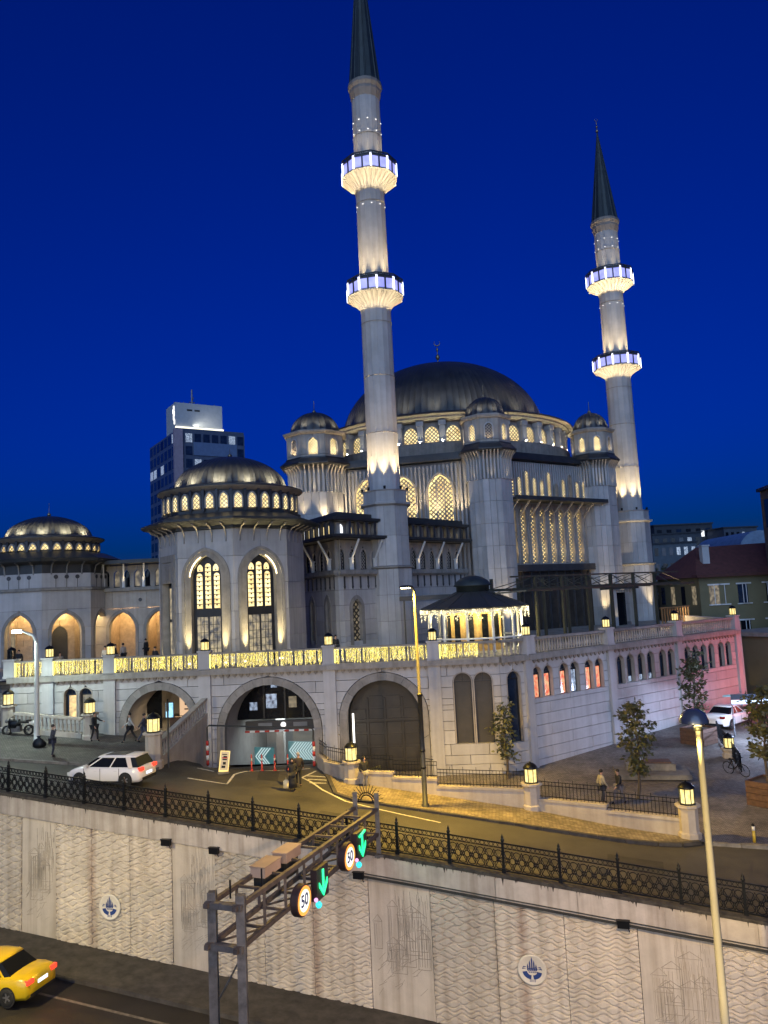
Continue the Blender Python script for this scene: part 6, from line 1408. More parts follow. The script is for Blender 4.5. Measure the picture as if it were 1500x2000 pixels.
for (x_, y_, s_, h_, lab) in ((19.9, 51.8, 1.6, 1.05, 'square brown timber planter near the bluish podium wall'), (18.6, 39.6, 1.7, 1.2, 'large brown timber planter at the right edge of the plaza')):
    z_ = plaza_z(x_, y_); th = thing('timber_planter', lab, 'planter', (x_, y_, z_), R(37), 'timber planters'); Mx = T(x_, y_, z_) @ Matrix.Rotation(R(37), 4, 'Z')
    for sg, ax in ((1, 0), (-1, 0), (1, 1), (-1, 1)):
        for q in range(4): mb = MB(); hh = h_ / 4; c = (sg * (s_ / 2), 0, hh * (q + 0.5)) if ax == 0 else (0, sg * (s_ / 2), hh * (q + 0.5)); mb.box(c, (0.06, s_ - 0.02, hh - 0.02) if ax == 0 else (s_ + 0.05, 0.06, hh - 0.02), Mx); mb.build('board', WOODB, th)
    mb = MB(); mb.box((0, 0, h_ - 0.15), (s_ - 0.08, s_ - 0.08, 0.1), Mx); mb.build('soil', BARK, th)
# flat stone bench plinth on the plaza
bn = thing('stone_bench', 'low square stone bench plinth with a brown seat on the plaza', 'bench', (14.6, 45.6, 4.2), R(-12)); zz = plaza_z(14.6, 45.6); Mx = T(14.6, 45.6, zz) @ Matrix.Rotation(R(-12), 4, 'Z')
mb = MB(); mb.box((0, 0, 0.12), (4.0, 2.8, 0.24), Mx); mb.build('plinth', KERB, bn); mb = MB(); mb.box((0, 0.4, 0.42), (2.7, 1.2, 0.36), Mx); mb.build('seat_block', KERB, bn); mb = MB(); mb.box((0.3, 0.4, 0.64), (1.7, 0.9, 0.07), Mx); mb.build('seat', WOODB, bn)
bl_ = thing('yellow_bollard', 'short yellow and white bollard on the plaza kerb at the right', 'bollard', (15.45, 35.0, 3.6)); z_ = plaza_z(15.4, 35.0)
for k, m_ in enumerate((mat('yellow_paint', (0.55, 0.40, 0.05), 0.5), WHITE, IRON)): mb = MB(); mb.lathe([(0.07, z_ + (0, 0.5, 0.68)[k]), (0.07, z_ + (0.5, 0.68, 0.74)[k])] + ([(0.03, z_ + 0.8)] if k == 2 else []), 10, T(15.45, 35.0)); mb.build(('post', 'band', 'cap')[k], m_, bl_)
# iron barrier with bicycle leaning on it
ib = thing('iron_barrier', 'short black iron barrier between the timber planter and the bicycle', 'railing', (20.8, 49.8, 4.4)); A_ = Vector((21.7, 53.2, plaza_z(0, 53.2))); B_ = Vector((19.6, 45.2, plaza_z(0, 45.2)))
for zz in (0.15, 0.95): mb = MB(); mb.bar(A_ + Vector((0, 0, zz)), B_ + Vector((0, 0, zz)), 0.05); mb.build('rail', IRON, ib)
mb = MB()
for q in range(26): p = A_.lerp(B_, q / 25); mb.bar(p, p + Vector((0, 0, 1.05)), 0.035 if q % 5 else 0.07)
mb.build('baluster_row', IRON, ib)
# ================================================================== lamp posts
def head_flat(x, y, z, ax, ay, L=0.75):
    """cobra head luminaire pointing along (ax, ay)"""
    d = Vector((ax, ay, 0)).normalized(); n = Vector((-d.y, d.x, 0)); mb = MB(); rings = []
    for (t, wd, h) in ((0, 0.06, 0.05), (0.15, 0.12, 0.09), (0.5, 0.16, 0.11), (0.85, 0.13, 0.09), (1.0, 0.04, 0.03)):
        c = Vector((x, y, z)) + d * L * t; ring = []
        for k in range(10): a = 2 * PI * k / 10; ring.append(tuple(c + n * wd * math.cos(a) + Vector((0, 0, h * max(-0.35, math.sin(a))))))
        rings.append(ring)
    mb.loft(rings); lens = MB(); c = Vector((x, y, z - 0.045)) + d * L * 0.55; lens.box(c, (0.46 if abs(d.x) > 0.5 else 0.2, 0.2 if abs(d.x) > 0.5 else 0.46, 0.05)); return mb, lens, c
# left white lamp post
lx, ly = -20.75, 45.6; lz = zc_(lx, ly); p1 = thing('street_lamp', 'pale lamp post with bent arm and brilliant white head at the left forecourt', 'street lamp', (lx, ly, lz), 0, 'street lamps')
mb = MB(); mb.tube([(lx, ly, lz), (lx, ly, lz + 0.9), (lx, ly, lz + 1.0), (lx, ly, 13.3), (lx - 0.06, ly, 13.62), (lx - 0.25, ly, 13.85), (lx - 0.9, ly - 0.05, 14.12)], [0.17, 0.16, 0.15, 0.12, 0.11, 0.09, 0.06], 12); mb.build('pole', POLEW, p1)
h, l_, c = head_flat(lx - 0.75, ly - 0.04, 14.10, -1, -0.05, 0.7); h.build('lamp_head', POLEW, p1); l_.build('lens', LAMP_HEADW, p1); mb = MB(); mb.box((lx - 1.12, ly - 0.17, 14.10), (0.46, 0.16, 0.16)); mb.build('lens', LAMP_HEADW, p1)  # second lens box is added, a glowing stand-in for the lamp's glare
lamp('SPOT', (c.x, c.y, c.z - 0.08), 800, (0.80, 1.0, 0.90), p1, (0.0, -0.15, -1), 0.15, 165, 0.4); lamp('POINT', (lx - 0.9, ly - 0.5, 13.9), 14, (0.8, 1.0, 0.92), p1, None, 0.1)
# middle yellow lamp post
lx, ly = 1.32, 38.9; lz = street_z(lx, 37) + 0.1; p2 = thing('street_lamp', 'tall lamp post with yellow-lit upper shaft on the sidewalk in front of the gate', 'street lamp', (lx, ly, lz), 0, 'street lamps')
mb = MB(); mb.tube([(lx, ly, lz), (lx, ly, lz + 0.12), (lx, ly, lz + 0.13), (lx, ly, 10.2)], [0.19, 0.19, 0.13, 0.11], 12); mb.build('lower_pole', DARKSTEEL, p2)
mb = MB(); mb.tube([(lx, ly, 10.2), (lx, ly, 10.25), (lx, ly, 15.25), (lx - 0.05, ly, 15.42), (lx - 0.15, ly, 15.5)], [0.115, 0.075, 0.07, 0.06, 0.05], 10); mb.build('upper_pole', mat('yellow_lit_pole', (0.085, 0.078, 0.05), 0.6, var=0.15), p2)  # yellow of the lamplight is tinted into the dark upper pole colour
h, l_, c = head_flat(lx - 0.05, ly, 15.50, -1, -0.25, 0.72); h.build('lamp_head', DARKSTEEL, p2); l_.build('lens', LAMP_HEADY, p2)
mb = MB()
for zz in (6.6, 7.4, 10.1): mb.lathe([(0.14, zz), (0.14, zz + 0.1)], 10, T(lx, ly))
mb.bar((lx, ly, 7.1), (lx + 0.5, ly, 7.0), 0.03); mb.bar((lx, ly, 8.0), (lx + 0.35, ly, 8.2), 0.02); mb.build('clamp', IRON, p2)
lamp('SPOT', (c.x - 0.1, c.y - 0.1, c.z - 0.1), 8000, (1.0, 0.61, 0.075), p2, (0.14, -0.36, -1), 0.2, 158, 0.6); lamp('POINT', (lx - 0.3, ly - 0.1, 15.1), 7, (1.0, 0.70, 0.12), p2, None, 0.1)
# near right lamp post on the underpass side, seen from behind and above its hood
def near_lamp(lx, ly, label, ztop=12.05, e=4000, lc=(1.0, 0.64, 0.34)):
    p3 = thing('street_lamp', label, 'street lamp', (lx, ly, floor_z(lx)), 0, 'street lamps')
    mb = MB(); mb.tube([(lx, ly, floor_z(lx)), (lx, ly, 2.0), (lx, ly, 2.05), (lx, ly, ztop)], [0.14, 0.13, 0.105, 0.060], 14); mb.build('pole', mat('pale_lamp_pole', (0.56, 0.54, 0.48), 0.45, var=0.06) if 'pale_lamp_pole' not in MATS else MATS['pale_lamp_pole'], p3)
    mb = MB(); mb.lathe([(0.085, ztop - 0.02), (0.09, ztop + 0.05), (0.06, ztop + 0.08)], 12, T(lx, ly)); mb.build('collar', DARKSTEEL, p3)
    mb = MB(); mb.lathe([(0.29, 0.02), (0.285, 0.07), (0.23, 0.20), (0.12, 0.28), (0.001, 0.30)], 20, T(lx - 0.02, ly + 0.14, ztop + 0.10), 0, True, False); mb.build('hood', mat('hood_blue_grey', (0.10, 0.12, 0.17), 0.25, 0.5) if 'hood_blue_grey' not in MATS else MATS['hood_blue_grey'], p3)
    mb = MB(); mb.lathe([(0.001, 0.0), (0.20, 0.0), (0.22, 0.03)], 20, T(lx - 0.02, ly + 0.14, ztop + 0.11), 0, False, False); mb.build('lens', LAMP_HEADY, p3)
    lamp('SPOT', (lx - 0.02, ly + 0.30, ztop + 0.06), e, lc, p3, (-0.08, 0.75, -0.75), 0.15, 140, 0.7); lamp('POINT', (lx - 0.12, ly - 0.18, ztop + 0.02), 8, (1.0, 0.72, 0.20), p3, None, 0.06); lamp('SPOT', (lx - 0.42, ly - 0.55, ztop + 0.12), 1500, (1.0, 0.70, 0.14), p3, (0.10, 0.14, -1), 0.06, 115, 0.5)  # the last spot has no fixture, added to brighten the pole
    return p3
near_lamp(6.15, 16.0, 'near tall lamp post with round dark hood cutting through the right side of the picture')
near_lamp(-17.0, 22.6, 'lamp post of the same row standing by the underpass beyond the left edge', 12.5, 4200, (1.0, 0.78, 0.36))

near_lamp(-5.0, -5.0, 'unseen lamp post added behind the viewpoint to light the near pole and wall', 13.6, 10, (1.0, 0.74, 0.36))
lamp('SPOT', (-5.0, -4.6, 13.5), 5200, (1.0, 0.70, 0.32), bpy.data.objects['street_lamp.004'], (0.22, 1.0, -0.42), 0.25, 62, 0.6)
lamp('SPOT', (-4.8, -4.6, 13.5), 16000, (1.0, 0.68, 0.15), bpy.data.objects['street_lamp.004'], (10.95, 20.6, -4.4), 0.2, 15, 0.6)  # narrow spot added on the unseen post to brighten the near lamp pole

# ================================================================== gantry over the underpass
gt = thing('sign_gantry', 'weathered steel truss gantry reaching from twin posts to the wall top', 'gantry', (-5, 22.8, 0))
GA, GB = Vector((-4.95, 22.6, 0)), Vector((-1.30, 31.95, 0)); GD = (GB - GA).normalized(); GX = Vector((GD.y, -GD.x, 0))
HW = 0.47
def gp(t, sx, z): return GA + GD * t + GX * sx + Vector((0, 0, z))
GL = (GB - GA).length
def ztop(t): return 6.72 - 0.05 * t / GL
def zbot(t): return 5.62 + 0.10 * t / GL
for sx in (-HW, HW):
    mb = MB(); p = gp(0, sx, 0); mb.box((p.x, p.y, 3.2), (0.22, 0.05, 7.6), None, R(0)); mb.box((p.x, p.y - 0.1, 3.2), (0.24, 0.03, 7.6)); mb.box((p.x, p.y + 0.1, 3.2), (0.24, 0.03, 7.6)); mb.box((p.x, p.y, -0.4), (0.5, 0.5, 0.06)); mb.build('near_post', STEEL, gt)
    mb = MB(); mb.bar(gp(0.14, sx, 1.0), gp(0.14, sx, 5.6), 0.05, 0.07) if sx > 0 else mb.bar(gp(0.14, sx, 1.0), gp(0.14, sx, 5.6), 0.03); mb.build('conduit', RUST, gt)
    mb = MB(); p = gp(GL, sx, 0); mb.box((p.x, p.y, 6.05), (0.18, 0.18, 2.5)); mb.box((p.x, p.y, 4.9), (0.34, 0.34, 0.08)); mb.build('far_post', STEEL, gt)
    mb = MB(); mb.bar(gp(-0.35, sx, ztop(0)), gp(GL, sx, ztop(GL)), 0.13); mb.build('top_chord', RUST, gt)
    mb = MB(); mb.bar(gp(-0.35, sx, zbot(0)), gp(GL, sx, zbot(GL)), 0.13); mb.build('bottom_chord', RUST, gt)
N = 8
for i in range(N + 1):
    t = GL * i / N
    for sx in (-HW, HW): mb = MB(); mb.bar(gp(t, sx, zbot(t)), gp(t, sx, ztop(t)), 0.08); mb.build('upright', RUST, gt)
    for zf in (ztop, zbot): mb = MB(); mb.bar(gp(t, -HW, zf(t)), gp(t, HW, zf(t)), 0.07); mb.build('cross_bar', RUST, gt)
for i in range(N):
    t0, t1 = GL * i / N, GL * (i + 1) / N; mb = MB()
    mb.bar(gp(t0, -HW, zbot(t0)), gp(t1, HW, zbot(t1)), 0.05); mb.build('brace', RUST, gt)
for z in (ztop(0) - 0.02, zbot(0) - 0.02): mb = MB(); mb.bar(gp(-0.16, -HW - 0.12, z), gp(-0.16, HW + 0.12, z), 0.14, 0.16); mb.build('post_tie', STEEL, gt)
mb = MB(); mb.bar(gp(0, -HW, 3.9), gp(0, HW, 5.4), 0.04); mb.bar(gp(0, HW, 2.2), gp(0, -HW, 3.6), 0.03); mb.build('brace', STEEL, gt)
for i, (t, h) in enumerate(((0.35, 0.5), (1.3, 0.55))): mb = MB(); mb.bar(gp(t, -HW * (0.2 - i), ztop(t)), gp(t, -HW * (0.2 - i), ztop(t) + h), 0.045); mb.build('antenna_stub', IRON, gt)
for i, t in enumerate((2.55, 3.9)):
    th = thing('control_box', ('pale brown control cabinet on the gantry nearer the twin posts', 'pale brown control cabinet on the gantry farther from the twin posts')[i], 'cabinet', gp(t, -0.1, ztop(t)), 0, 'gantry control cabinets')
    Mx = Matrix.Translation(gp(t, -0.22, ztop(t) + 0.05)) @ Matrix.Rotation(math.atan2(GD.y, GD.x), 4, 'Z'); mb = MB(); mb.box((0, 0, 0.08), (1.0, 0.5, 0.3), Mx); mb.build('case', mat('cabinet_tan', (0.40, 0.31, 0.25), 0.6, var=0.1) if i == 0 else MATS['cabinet_tan'], th); mb = MB(); mb.box((0, 0, 0.245), (1.06, 0.56, 0.03), Mx); mb.build('lid', MATS['cabinet_tan'], th)
    mb = MB(); mb.box((0, 0.02, -0.35), (0.75, 0.4, 0.5), Mx); mb.build('back_case', DARKSTEEL, th)
# fan of anti-climb spikes
fanC = gp(GL + 0.1, 0, 6.9); sf = thing('spike_fan', 'half-round fan of iron anti-climb spikes between the far gantry posts', 'spikes', fanC); mb = MB()
for rr_ in (0.36, 0.26):
    pts = [fanC + GX * (rr_ * math.cos(PI * k / 12)) + Vector((0, 0, rr_ * math.sin(PI * k / 12))) for k in range(13)]; mb.tube(pts, 0.025, 6)
mb.bar(fanC - GX * 0.42, fanC + GX * 0.42, 0.06); mb.build('hoop', IRON, sf); mb = MB()
for k in range(15): a = PI * k / 14; mb.bar(fanC + GX * (0.26 * math.cos(a)) + Vector((0, 0, 0.26 * math.sin(a))), fanC + GX * (0.72 * math.cos(a)) + Vector((0, 0, 0.72 * math.sin(a))), 0.02)
mb.build('spike_ray', IRON, sf)
# signals hanging on the right-hand side of the truss, facing traffic from the right
def sig_M(t, z): 
    p = gp(t, HW + 0.28, z); n = GX; x = GD      # seen from the front, +x runs along the truss
    return Matrix(((x.x, 0, n.x, p.x), (x.y, 0, n.y, p.y), (0, 1, 0, p.z), (0, 0, 0, 1)))
for i, (t, z) in enumerate(((3.15, 5.72), (6.65, 5.92))):
    th = thing('speed_sign', ('glowing round 50 speed sign on the gantry nearer the twin posts', 'glowing round 50 speed sign on the gantry nearer the wall top')[i], 'road sign', sig_M(t, z).translation, 0, 'gantry speed signs'); M = sig_M(t, z) @ Matrix.Scale(0.86, 4)
    mb = MB(); mb.lathe([(0.0001, -0.3), (0.52, -0.3), (0.56, -0.26), (0.56, 0.0), (0.53, 0.02)], 28, M, 0, False); mb.build('case', mat('signal_case', (0.03, 0.022, 0.03), 0.5) if 'signal_case' not in MATS else MATS['signal_case'], th)
    mb = MB(); mb.lathe([(0.38, 0.03), (0.50, 0.03), (0.50, 0.04), (0.38, 0.04)], 32, M, 0, False, False); mb.build('ring', SIGNR, th)
    mb = MB(); mb.lathe([(0.0001, 0.034), (0.385, 0.034)], 32, M, 0, False, False); mb.build('face', SIGNW, th)
    text('numerals', '50', 0.58, SIGNB, th, M @ Matrix.Translation((0, 0, 0.042)), 0.004, bold=0.016)
for i, (t, z) in enumerate(((4.55, 5.80), (7.85, 5.98))):
    th = thing('lane_signal', ('green down-arrow lane signal between the two speed signs', 'green down-arrow lane signal beside the far gantry posts')[i], 'traffic light', sig_M(t, z).translation, 0, 'gantry lane signals'); M = sig_M(t, z) @ Matrix.Scale(0.86, 4)
    mb = MB(); mb.box((0, 0, -0.16), (1.0, 1.15, 0.26), M); mb.build('case', MATS['signal_case'], th)
    mb = MB(); mb.box((0, 0.12, 0.0), (0.11, 0.70, 0.04), M)
    for sg in (-1, 1): mb.add([(0, -0.50, -0.02), (sg * 0.34, -0.10, -0.02), (sg * 0.34, 0.08, -0.02), (0, -0.32, -0.02), (0, -0.50, 0.02), (sg * 0.34, -0.10, 0.02), (sg * 0.34, 0.08, 0.02), (0, -0.32, 0.02)], [(4, 5, 6, 7) if sg > 0 else (7, 6, 5, 4), (0, 1, 5, 4), (1, 2, 6, 5), (2, 3, 7, 6)], M)
    if i == 1: mb.bar(M @ Vector((-0.3, 0.40, 0.0)), M @ Vector((0.3, 0.52, 0.0)), 0.07)
    mb.build('arrow', GREENLED, th); lamp('AREA', (M @ Vector((0, 0, 0.12))), 14, (0.05, 1.0, 0.5), th, M.to_3x3() @ Vector((0, 0, 1)), 0.7)
    mb = MB(); p = M @ Vector((-0.35, -0.72, -0.05)); mb.sphere(p, 0.11, 8, 5); mb.build('side_lamp', emit('cyan_lamp', (0.0, 0.6, 0.65), 1.0) if i == 0 else MATS['cyan_lamp'], th); mb = MB(); mb.sphere(M @ Vector((-0.62, -0.45, -0.02)), 0.07, 8, 5); mb.build('side_lamp', emit('pink_lamp', (0.9, 0.4, 0.8), 0.8) if i == 0 else MATS['pink_lamp'], th)

# ================================================================== surrounding city
def facade_box(name, label, x, y, z0, wx, wy, h, rz, m, cols, rows, wm_list, seed, roof=None, wsize=(0.6, 0.6), sidecols=None, zlift=0.5, frame=None):
    th = thing(name, label, 'building', (x, y, z0), rz); Mx = T(x, y, z0) @ Matrix.Rotation(rz, 4, 'Z'); mb = MB(); mb.box((0, 0, h / 2), (wx, wy, h), Mx); wl_ = mb.build('wall', m, th)
    if roof: mb = MB(); mb.prism([(-wx / 2 - 0.3, -wy / 2 - 0.3), (wx / 2 + 0.3, -wy / 2 - 0.3), (wx / 2 + 0.3, wy / 2 + 0.3), (-wx / 2 - 0.3, wy / 2 + 0.3)], h, h + 0.35, Mx); mb.build('parapet', roof, th)
    r2 = random.Random(seed)
    for side in (0, 1):
        n = cols if side == 0 else (sidecols or 0); span = wx if side == 0 else wy
        for i in range(n):
            for j in range(rows):
                cw, ch_ = span / n, (h - zlift) / rows; u = -span / 2 + cw * (i + 0.5); z = zlift + ch_ * (j + 0.5); wm = r2.choice(wm_list); mb = MB()
                if side == 0: mb.box((u, -wy / 2 - 0.01, z), (cw * wsize[0], 0.08, ch_ * wsize[1]), Mx)
                else: mb.box((-wx / 2 - 0.01, u, z), (0.08, cw * wsize[0], ch_ * wsize[1]), Mx)
                w0 = mb.build('window', wm, th)
                if frame:
                    mb = MB(); mb.box((u, -wy / 2 - 0.04, z - ch_ * wsize[1] / 2 - 0.06), (cw * wsize[0] + 0.3, 0.16, 0.12), Mx); mb.box((u, -wy / 2 - 0.06, z), (0.07, 0.06, ch_ * wsize[1]), Mx); mb.box((u, -wy / 2 - 0.04, z + ch_ * wsize[1] / 2 + 0.08), (cw * wsize[0] + 0.36, 0.14, 0.16), Mx); sub('window_trim', mb, frame, w0)
    return th, Mx
TOWERM = mat('tower_cladding', (0.10, 0.13, 0.19), 0.35, var=0.15); TOWERP = mat('tower_concrete', (0.34, 0.28, 0.34), 0.7, var=0.1); TOWERW = mat('tower_white', (0.42, 0.45, 0.47), 0.7, var=0.06)
# hotel tower far behind the rotunda
hx, hy = Matrix.Rotation(R(32), 2) @ Vector((9.2, 12.0)) + Vector((-51.6, 190))
HT, Mx = facade_box('hotel_tower', 'dark blue hotel tower block with a pale rooftop box and glowing ledge', hx, hy, 3, 18.4, 24.0, 56.6, R(32), TOWERM, 8, 17, [GLASSB] * 9 + [WIN_COOL, GLASSD], 4, None, (0.74, 0.70), 7, 0.5)
mb = MB(); mb.box((-8.6, -12.1, 28.4), (2.2, 1.0, 57.2), Mx); mb.build('corner_pier', TOWERP, HT)
mb = MB(); mb.box((1.2, -12.05, 52.2), (11.5, 0.3, 3.4), Mx); mb.build('louvre_band', mat('louvre_blue', (0.12, 0.18, 0.30), 0.4, var=0.1), HT)
mb = MB(); mb.box((-2.6, -7.0, 60.2), (12.4, 8.0, 8.0), Mx); rbx = mb.build('rooftop_box', TOWERW, HT)
mb = MB(); mb.box((-2.6, -11.3, 57.5), (12.6, 0.6, 0.7), Mx); sub('ledge_light', mb, emit('ledge_glow', (1.0, 0.93, 0.72), 0.9), rbx); lamp('AREA', Mx @ Vector((-2.6, -11.9, 58.3)), 90, (1, 0.95, 0.8), HT, (0, 0.5, 1), 12, sizey=0.5)
mb = MB()
for (a, z) in ((0.0, 59.2), (0.6, 60.4), (0.3, 61.4), (0.9, 62.0), (0.4, 62.8)): mb.box((-8.9, -10.4 + a, z), (0.2, 0.5, 1.2), Mx)
sub('figure_sign', mb, SIGNW, rbx)
mb = MB()
for q in (-2.9, -0.9): mb.box((-2.2 + q, -11.02, 62.4), (1.4, 0.06, 0.45), Mx)
sub('wall_lettering', mb, DARKSTEEL, rbx)
mb = MB(); mb.bar(Mx @ Vector((-1.5, -2, 64)), Mx @ Vector((-1.5, -2, 70.5)), 0.35); mb.bar(Mx @ Vector((-2.3, -2, 67)), Mx @ Vector((-0.7, -2, 67)), 0.2); mb.bar(Mx @ Vector((-2.0, -2, 65.5)), Mx @ Vector((-1.0, -2, 68.5)), 0.15); sub('antenna_mast', mb, STEEL, rbx)
mb = MB()
for q, h_ in ((-7.5, 1.6), (-5, 1.8), (1.0, 1.7), (2.4, 1.0), (3.4, 1.8)): mb.bar(Mx @ Vector((q, -6, 64)), Mx @ Vector((q, -6, 64 + h_)), 0.16)
sub('rooftop_aerial', mb, STEEL, rbx)
mb = MB(); mb.box((0, -11.8, 57.0), (18.2, 0.2, 0.7), Mx); mb.build('roof_edge', TOWERM, HT)
# yellow house on the right
YEL = mat('ochre_stucco', (0.20, 0.18, 0.10), 0.85, var=0.1, scale=0.5, bump=0.1); REDR = mat('red_roof', (0.10, 0.035, 0.03), 0.8, var=0.2, scale=2)
yh, Mx = facade_box('yellow_house', 'ochre stucco house with white-trimmed windows and a dark red hipped roof', 40.2, 90.5, 3.5, 13.2, 10, 12.1, R(6), YEL, 4, 3, [GLASSB, GLASSD, GLASSB, WIN_DIM], 8, None, (0.34, 0.52), 4, 0.2, WHITE)
mb = MB(); mb.add([(-7.2, -5.6, 12.1), (7.2, -5.6, 12.1), (7.2, 5.6, 12.1), (-7.2, 5.6, 12.1), (-4.0, 0, 15.6), (7.2, 0, 15.9)], [(0, 1, 5, 4), (3, 0, 4), (2, 3, 4, 5), (1, 2, 5)], Mx); rf = mb.build('roof', REDR, yh); mb = MB(); mb.box((0, -5.1, 12.2), (14.2, 1.2, 0.3), Mx); mb.build('eave', REDR, yh)
mb = MB(); mb.box((-4.6, -3.0, 14.6), (0.8, 0.7, 2.0), Mx); mb.box((-4.6, -3.0, 15.65), (1.0, 0.9, 0.15), Mx); sub('chimney', mb, TOWERW, rf)
bh, Mx = facade_box('brown_block', 'tall brown rendered block cutting in at the right picture edge', 46.6, 82.0, 3.5, 9.0, 8.0, 21.4, R(-8), mat('brown_render', (0.16, 0.12, 0.09), 0.85, var=0.1), 3, 4, [GLASSD], 9, DARKSTONE, (0.4, 0.6), 2, 0.5, TRIM)
# hillside blocks
hb_ = [(76.5, 205, 12.5, 9, 26.0, 'flat-roofed dark hillside block next to the farther minaret'), (84.5, 222, 17, 8, 29.6, 'long dark hillside block with two bright windows on the skyline'), (79.0, 178, 9, 8, 21.0, 'pale stepped hillside block below the skyline roofs'), (68.5, 185, 10, 8, 22.5, 'narrow dim hillside block showing behind the pergola'), (97.0, 215, 10, 8, 27.5, 'dark hillside block behind the pale vault')]
HM = [mat('hill_a', (0.05, 0.065, 0.085), 0.8), mat('hill_b', (0.035, 0.045, 0.06), 0.8), mat('hill_c', (0.16, 0.20, 0.24), 0.8), mat('hill_d', (0.10, 0.13, 0.16), 0.8), mat('hill_e', (0.06, 0.08, 0.11), 0.8)]
for i, (x_, y_, w_x, w_y, h_, lab) in enumerate(hb_): facade_box('hillside_block', lab, x_, y_, 2, w_x, w_y, h_, R((-5, 4, 8, -8, 10)[i]), HM[i], 6, 6, [GLASSB, GLASSD, GLASSB, GLASSD, WIN_COOL if i != 1 else GLASSB], 20 + i, HM[1], (0.5, 0.5), 0)
mb = MB(); mb.box((88.2, 217.6, 28.6), (0.8, 0.2, 1.6)); mb.box((90.0, 217.6, 28.8), (0.8, 0.2, 1.6)); tag(mb.build('lit_skyline_window', WIN_WHITE), 'pair of bright white windows on the hillside skyline', 'window')
va = thing('vaulted_roof_hall', 'pale blue vaulted roof behind the red-roofed house', 'building', (57, 130, 3)); mb = MB()
prof = [(3.4 * math.cos(PI * k / 14), 3.2 * math.sin(PI * k / 14)) for k in range(15)]
vs = []
for yy in (-9, 9): vs += [(59.0 + a, 130 + yy, 19.6 + b) for a, b in prof]
mb.add(vs, [tuple(range(15))] + [(k, 15 + k, 16 + k, k + 1) for k in range(14)], None, False); mb.build('roof', mat('pale_vault', (0.15, 0.24, 0.36), 0.5, var=0.15), va); mb = MB(); mb.box((59.0, 130, 10.5), (7.2, 18, 18.1)); mb.build('wall', HM[3], va)
lp = thing('lit_shopfront', 'bright white lit shopfront showing between the pergola and the yellow house', 'building', (49, 128, 3)); mb = MB(); mb.box((48.6, 128.5, 9.5), (6, 4, 13)); mb.build('wall', HM[2], lp)
for (z_, h_) in ((15.6, 1.3), (13.9, 0.9)): mb = MB(); mb.box((48.6, 126.4, z_ - 0.9), (5.4, 0.2, h_)); mb.build('lit_panel', WIN_WHITE, lp)
def big_tree(x, y, z0, h, wd, label, seed, n=1500):
    r2 = random.Random(seed); th = thing('dark_tree', label, 'tree', (x, y, z0), 0, 'dark trees behind the terrace'); mb = MB(); mb.tube([(x, y, z0), (x + 0.2, y, z0 + h * 0.5), (x, y, z0 + h * 0.85)], [0.28, 0.2, 0.06], 8)
    for k in range(6): a = k * 1.1; mb.tube([(x + 0.1, y, z0 + h * (0.35 + 0.06 * k)), (x + wd * 0.7 * math.cos(a), y + wd * 0.7 * math.sin(a), z0 + h * (0.55 + 0.06 * k))], [0.1, 0.03], 6)
    mb.build('trunk', BARK, th); cr = MB()
    for k in range(9):
        a = r2.uniform(0, 2 * PI); q = leaf_cloud(x + wd * 0.6 * math.cos(a) * r2.random(), y + wd * 0.6 * math.sin(a) * r2.random(), z0 + h * r2.uniform(0.45, 0.92), wd * 0.55, wd * 0.55, h * 0.2, n // 9, 0.5, r2, 0.3); cr.add(q.v, q.f)
    cr.build('crown', LEAF, th)
big_tree(34.5, 96, 4, 11.0, 3.0, 'dark rounded tree behind the terrace just left of the yellow house', 31)
big_tree(38.5, 108, 4, 12.5, 3.2, 'taller dark tree behind the pergola tip', 32)
big_tree(31.8, 76.5, 4, 4.6, 2.0, 'low dark tree below the yellow house at the podium end', 33)
# low annex and teal canopy at the far right
an, Mx = facade_box('low_annex', 'low olive street building with lit openings below the yellow house', 35.5, 70.5, 4.5, 8, 6, 5.6, R(25), YEL, 4, 2, [WIN_DIM, GLASSD, WIN_COOL], 12, TRIM, (0.5, 0.55), 0)
tc_ = thing('teal_canopy', 'teal-lit flat canopy roof above the parked white sedan', 'canopy', (26, 50, 4)); Mx = T(25.6, 51.6, 7.45) @ Matrix.Rotation(R(-12), 4, 'Z') @ Matrix.Rotation(R(-9), 4, 'X'); mb = MB(); mb.box((0, 0, 0), (7.0, 2.6, 0.10), Mx); mb.build('roof', TEAL, tc_); mb = MB(); mb.box((0, -1.33, -0.12), (7.0, 0.08, 0.34), Mx); mb.build('fascia', mat('dark_fascia', (0.02, 0.03, 0.05), 0.4), tc_)
mb = MB(); mb.box((0, -1.38, -0.45), (7.0, 0.05, 0.25), Mx); mb.build('light_strip', emit('pale_blue_strip', (0.5, 0.7, 1.0), 1.3), tc_)
for q in (-3.0, 3.0): p = Mx @ Vector((q, 1.0, 0)); mb = MB(); mb.tube([(p.x, p.y, plaza_z(p.x, p.y)), (p.x, p.y, p.z)], 0.05, 8); mb.build('post', STEEL, tc_)
lamp('AREA', (25.6, 51.2, 6.9), 40, (0.85, 0.92, 1.0), tc_, (0, 0, -1), 3.0); lamp('AREA', (24.6, 50.2, 6.9), 380, (0.55, 0.66, 1.0), tc_, (-1, 0.35, 0.1), 2.5, sizey=0.4)
rs_ = thing('red_neon_sign', 'red lit shop sign on a steel post beyond the right edge', 'sign', (33.0, 57.5, 5)); mb = MB(); mb.box((33.0, 57.5, 8.6), (0.2, 2.4, 1.6), None, R(-20)); mb.build('face', REDSIGN, rs_); mb = MB(); mb.tube([(33.1, 57.5, 4.8), (33.1, 57.5, 7.8)], 0.08, 8); mb.build('post', STEEL, rs_); lamp('AREA', (32.7, 57.6, 8.2), 120, (1.0, 0.14, 0.09), rs_, (-1, 0.30, -0.10), 2.0, spread=130)
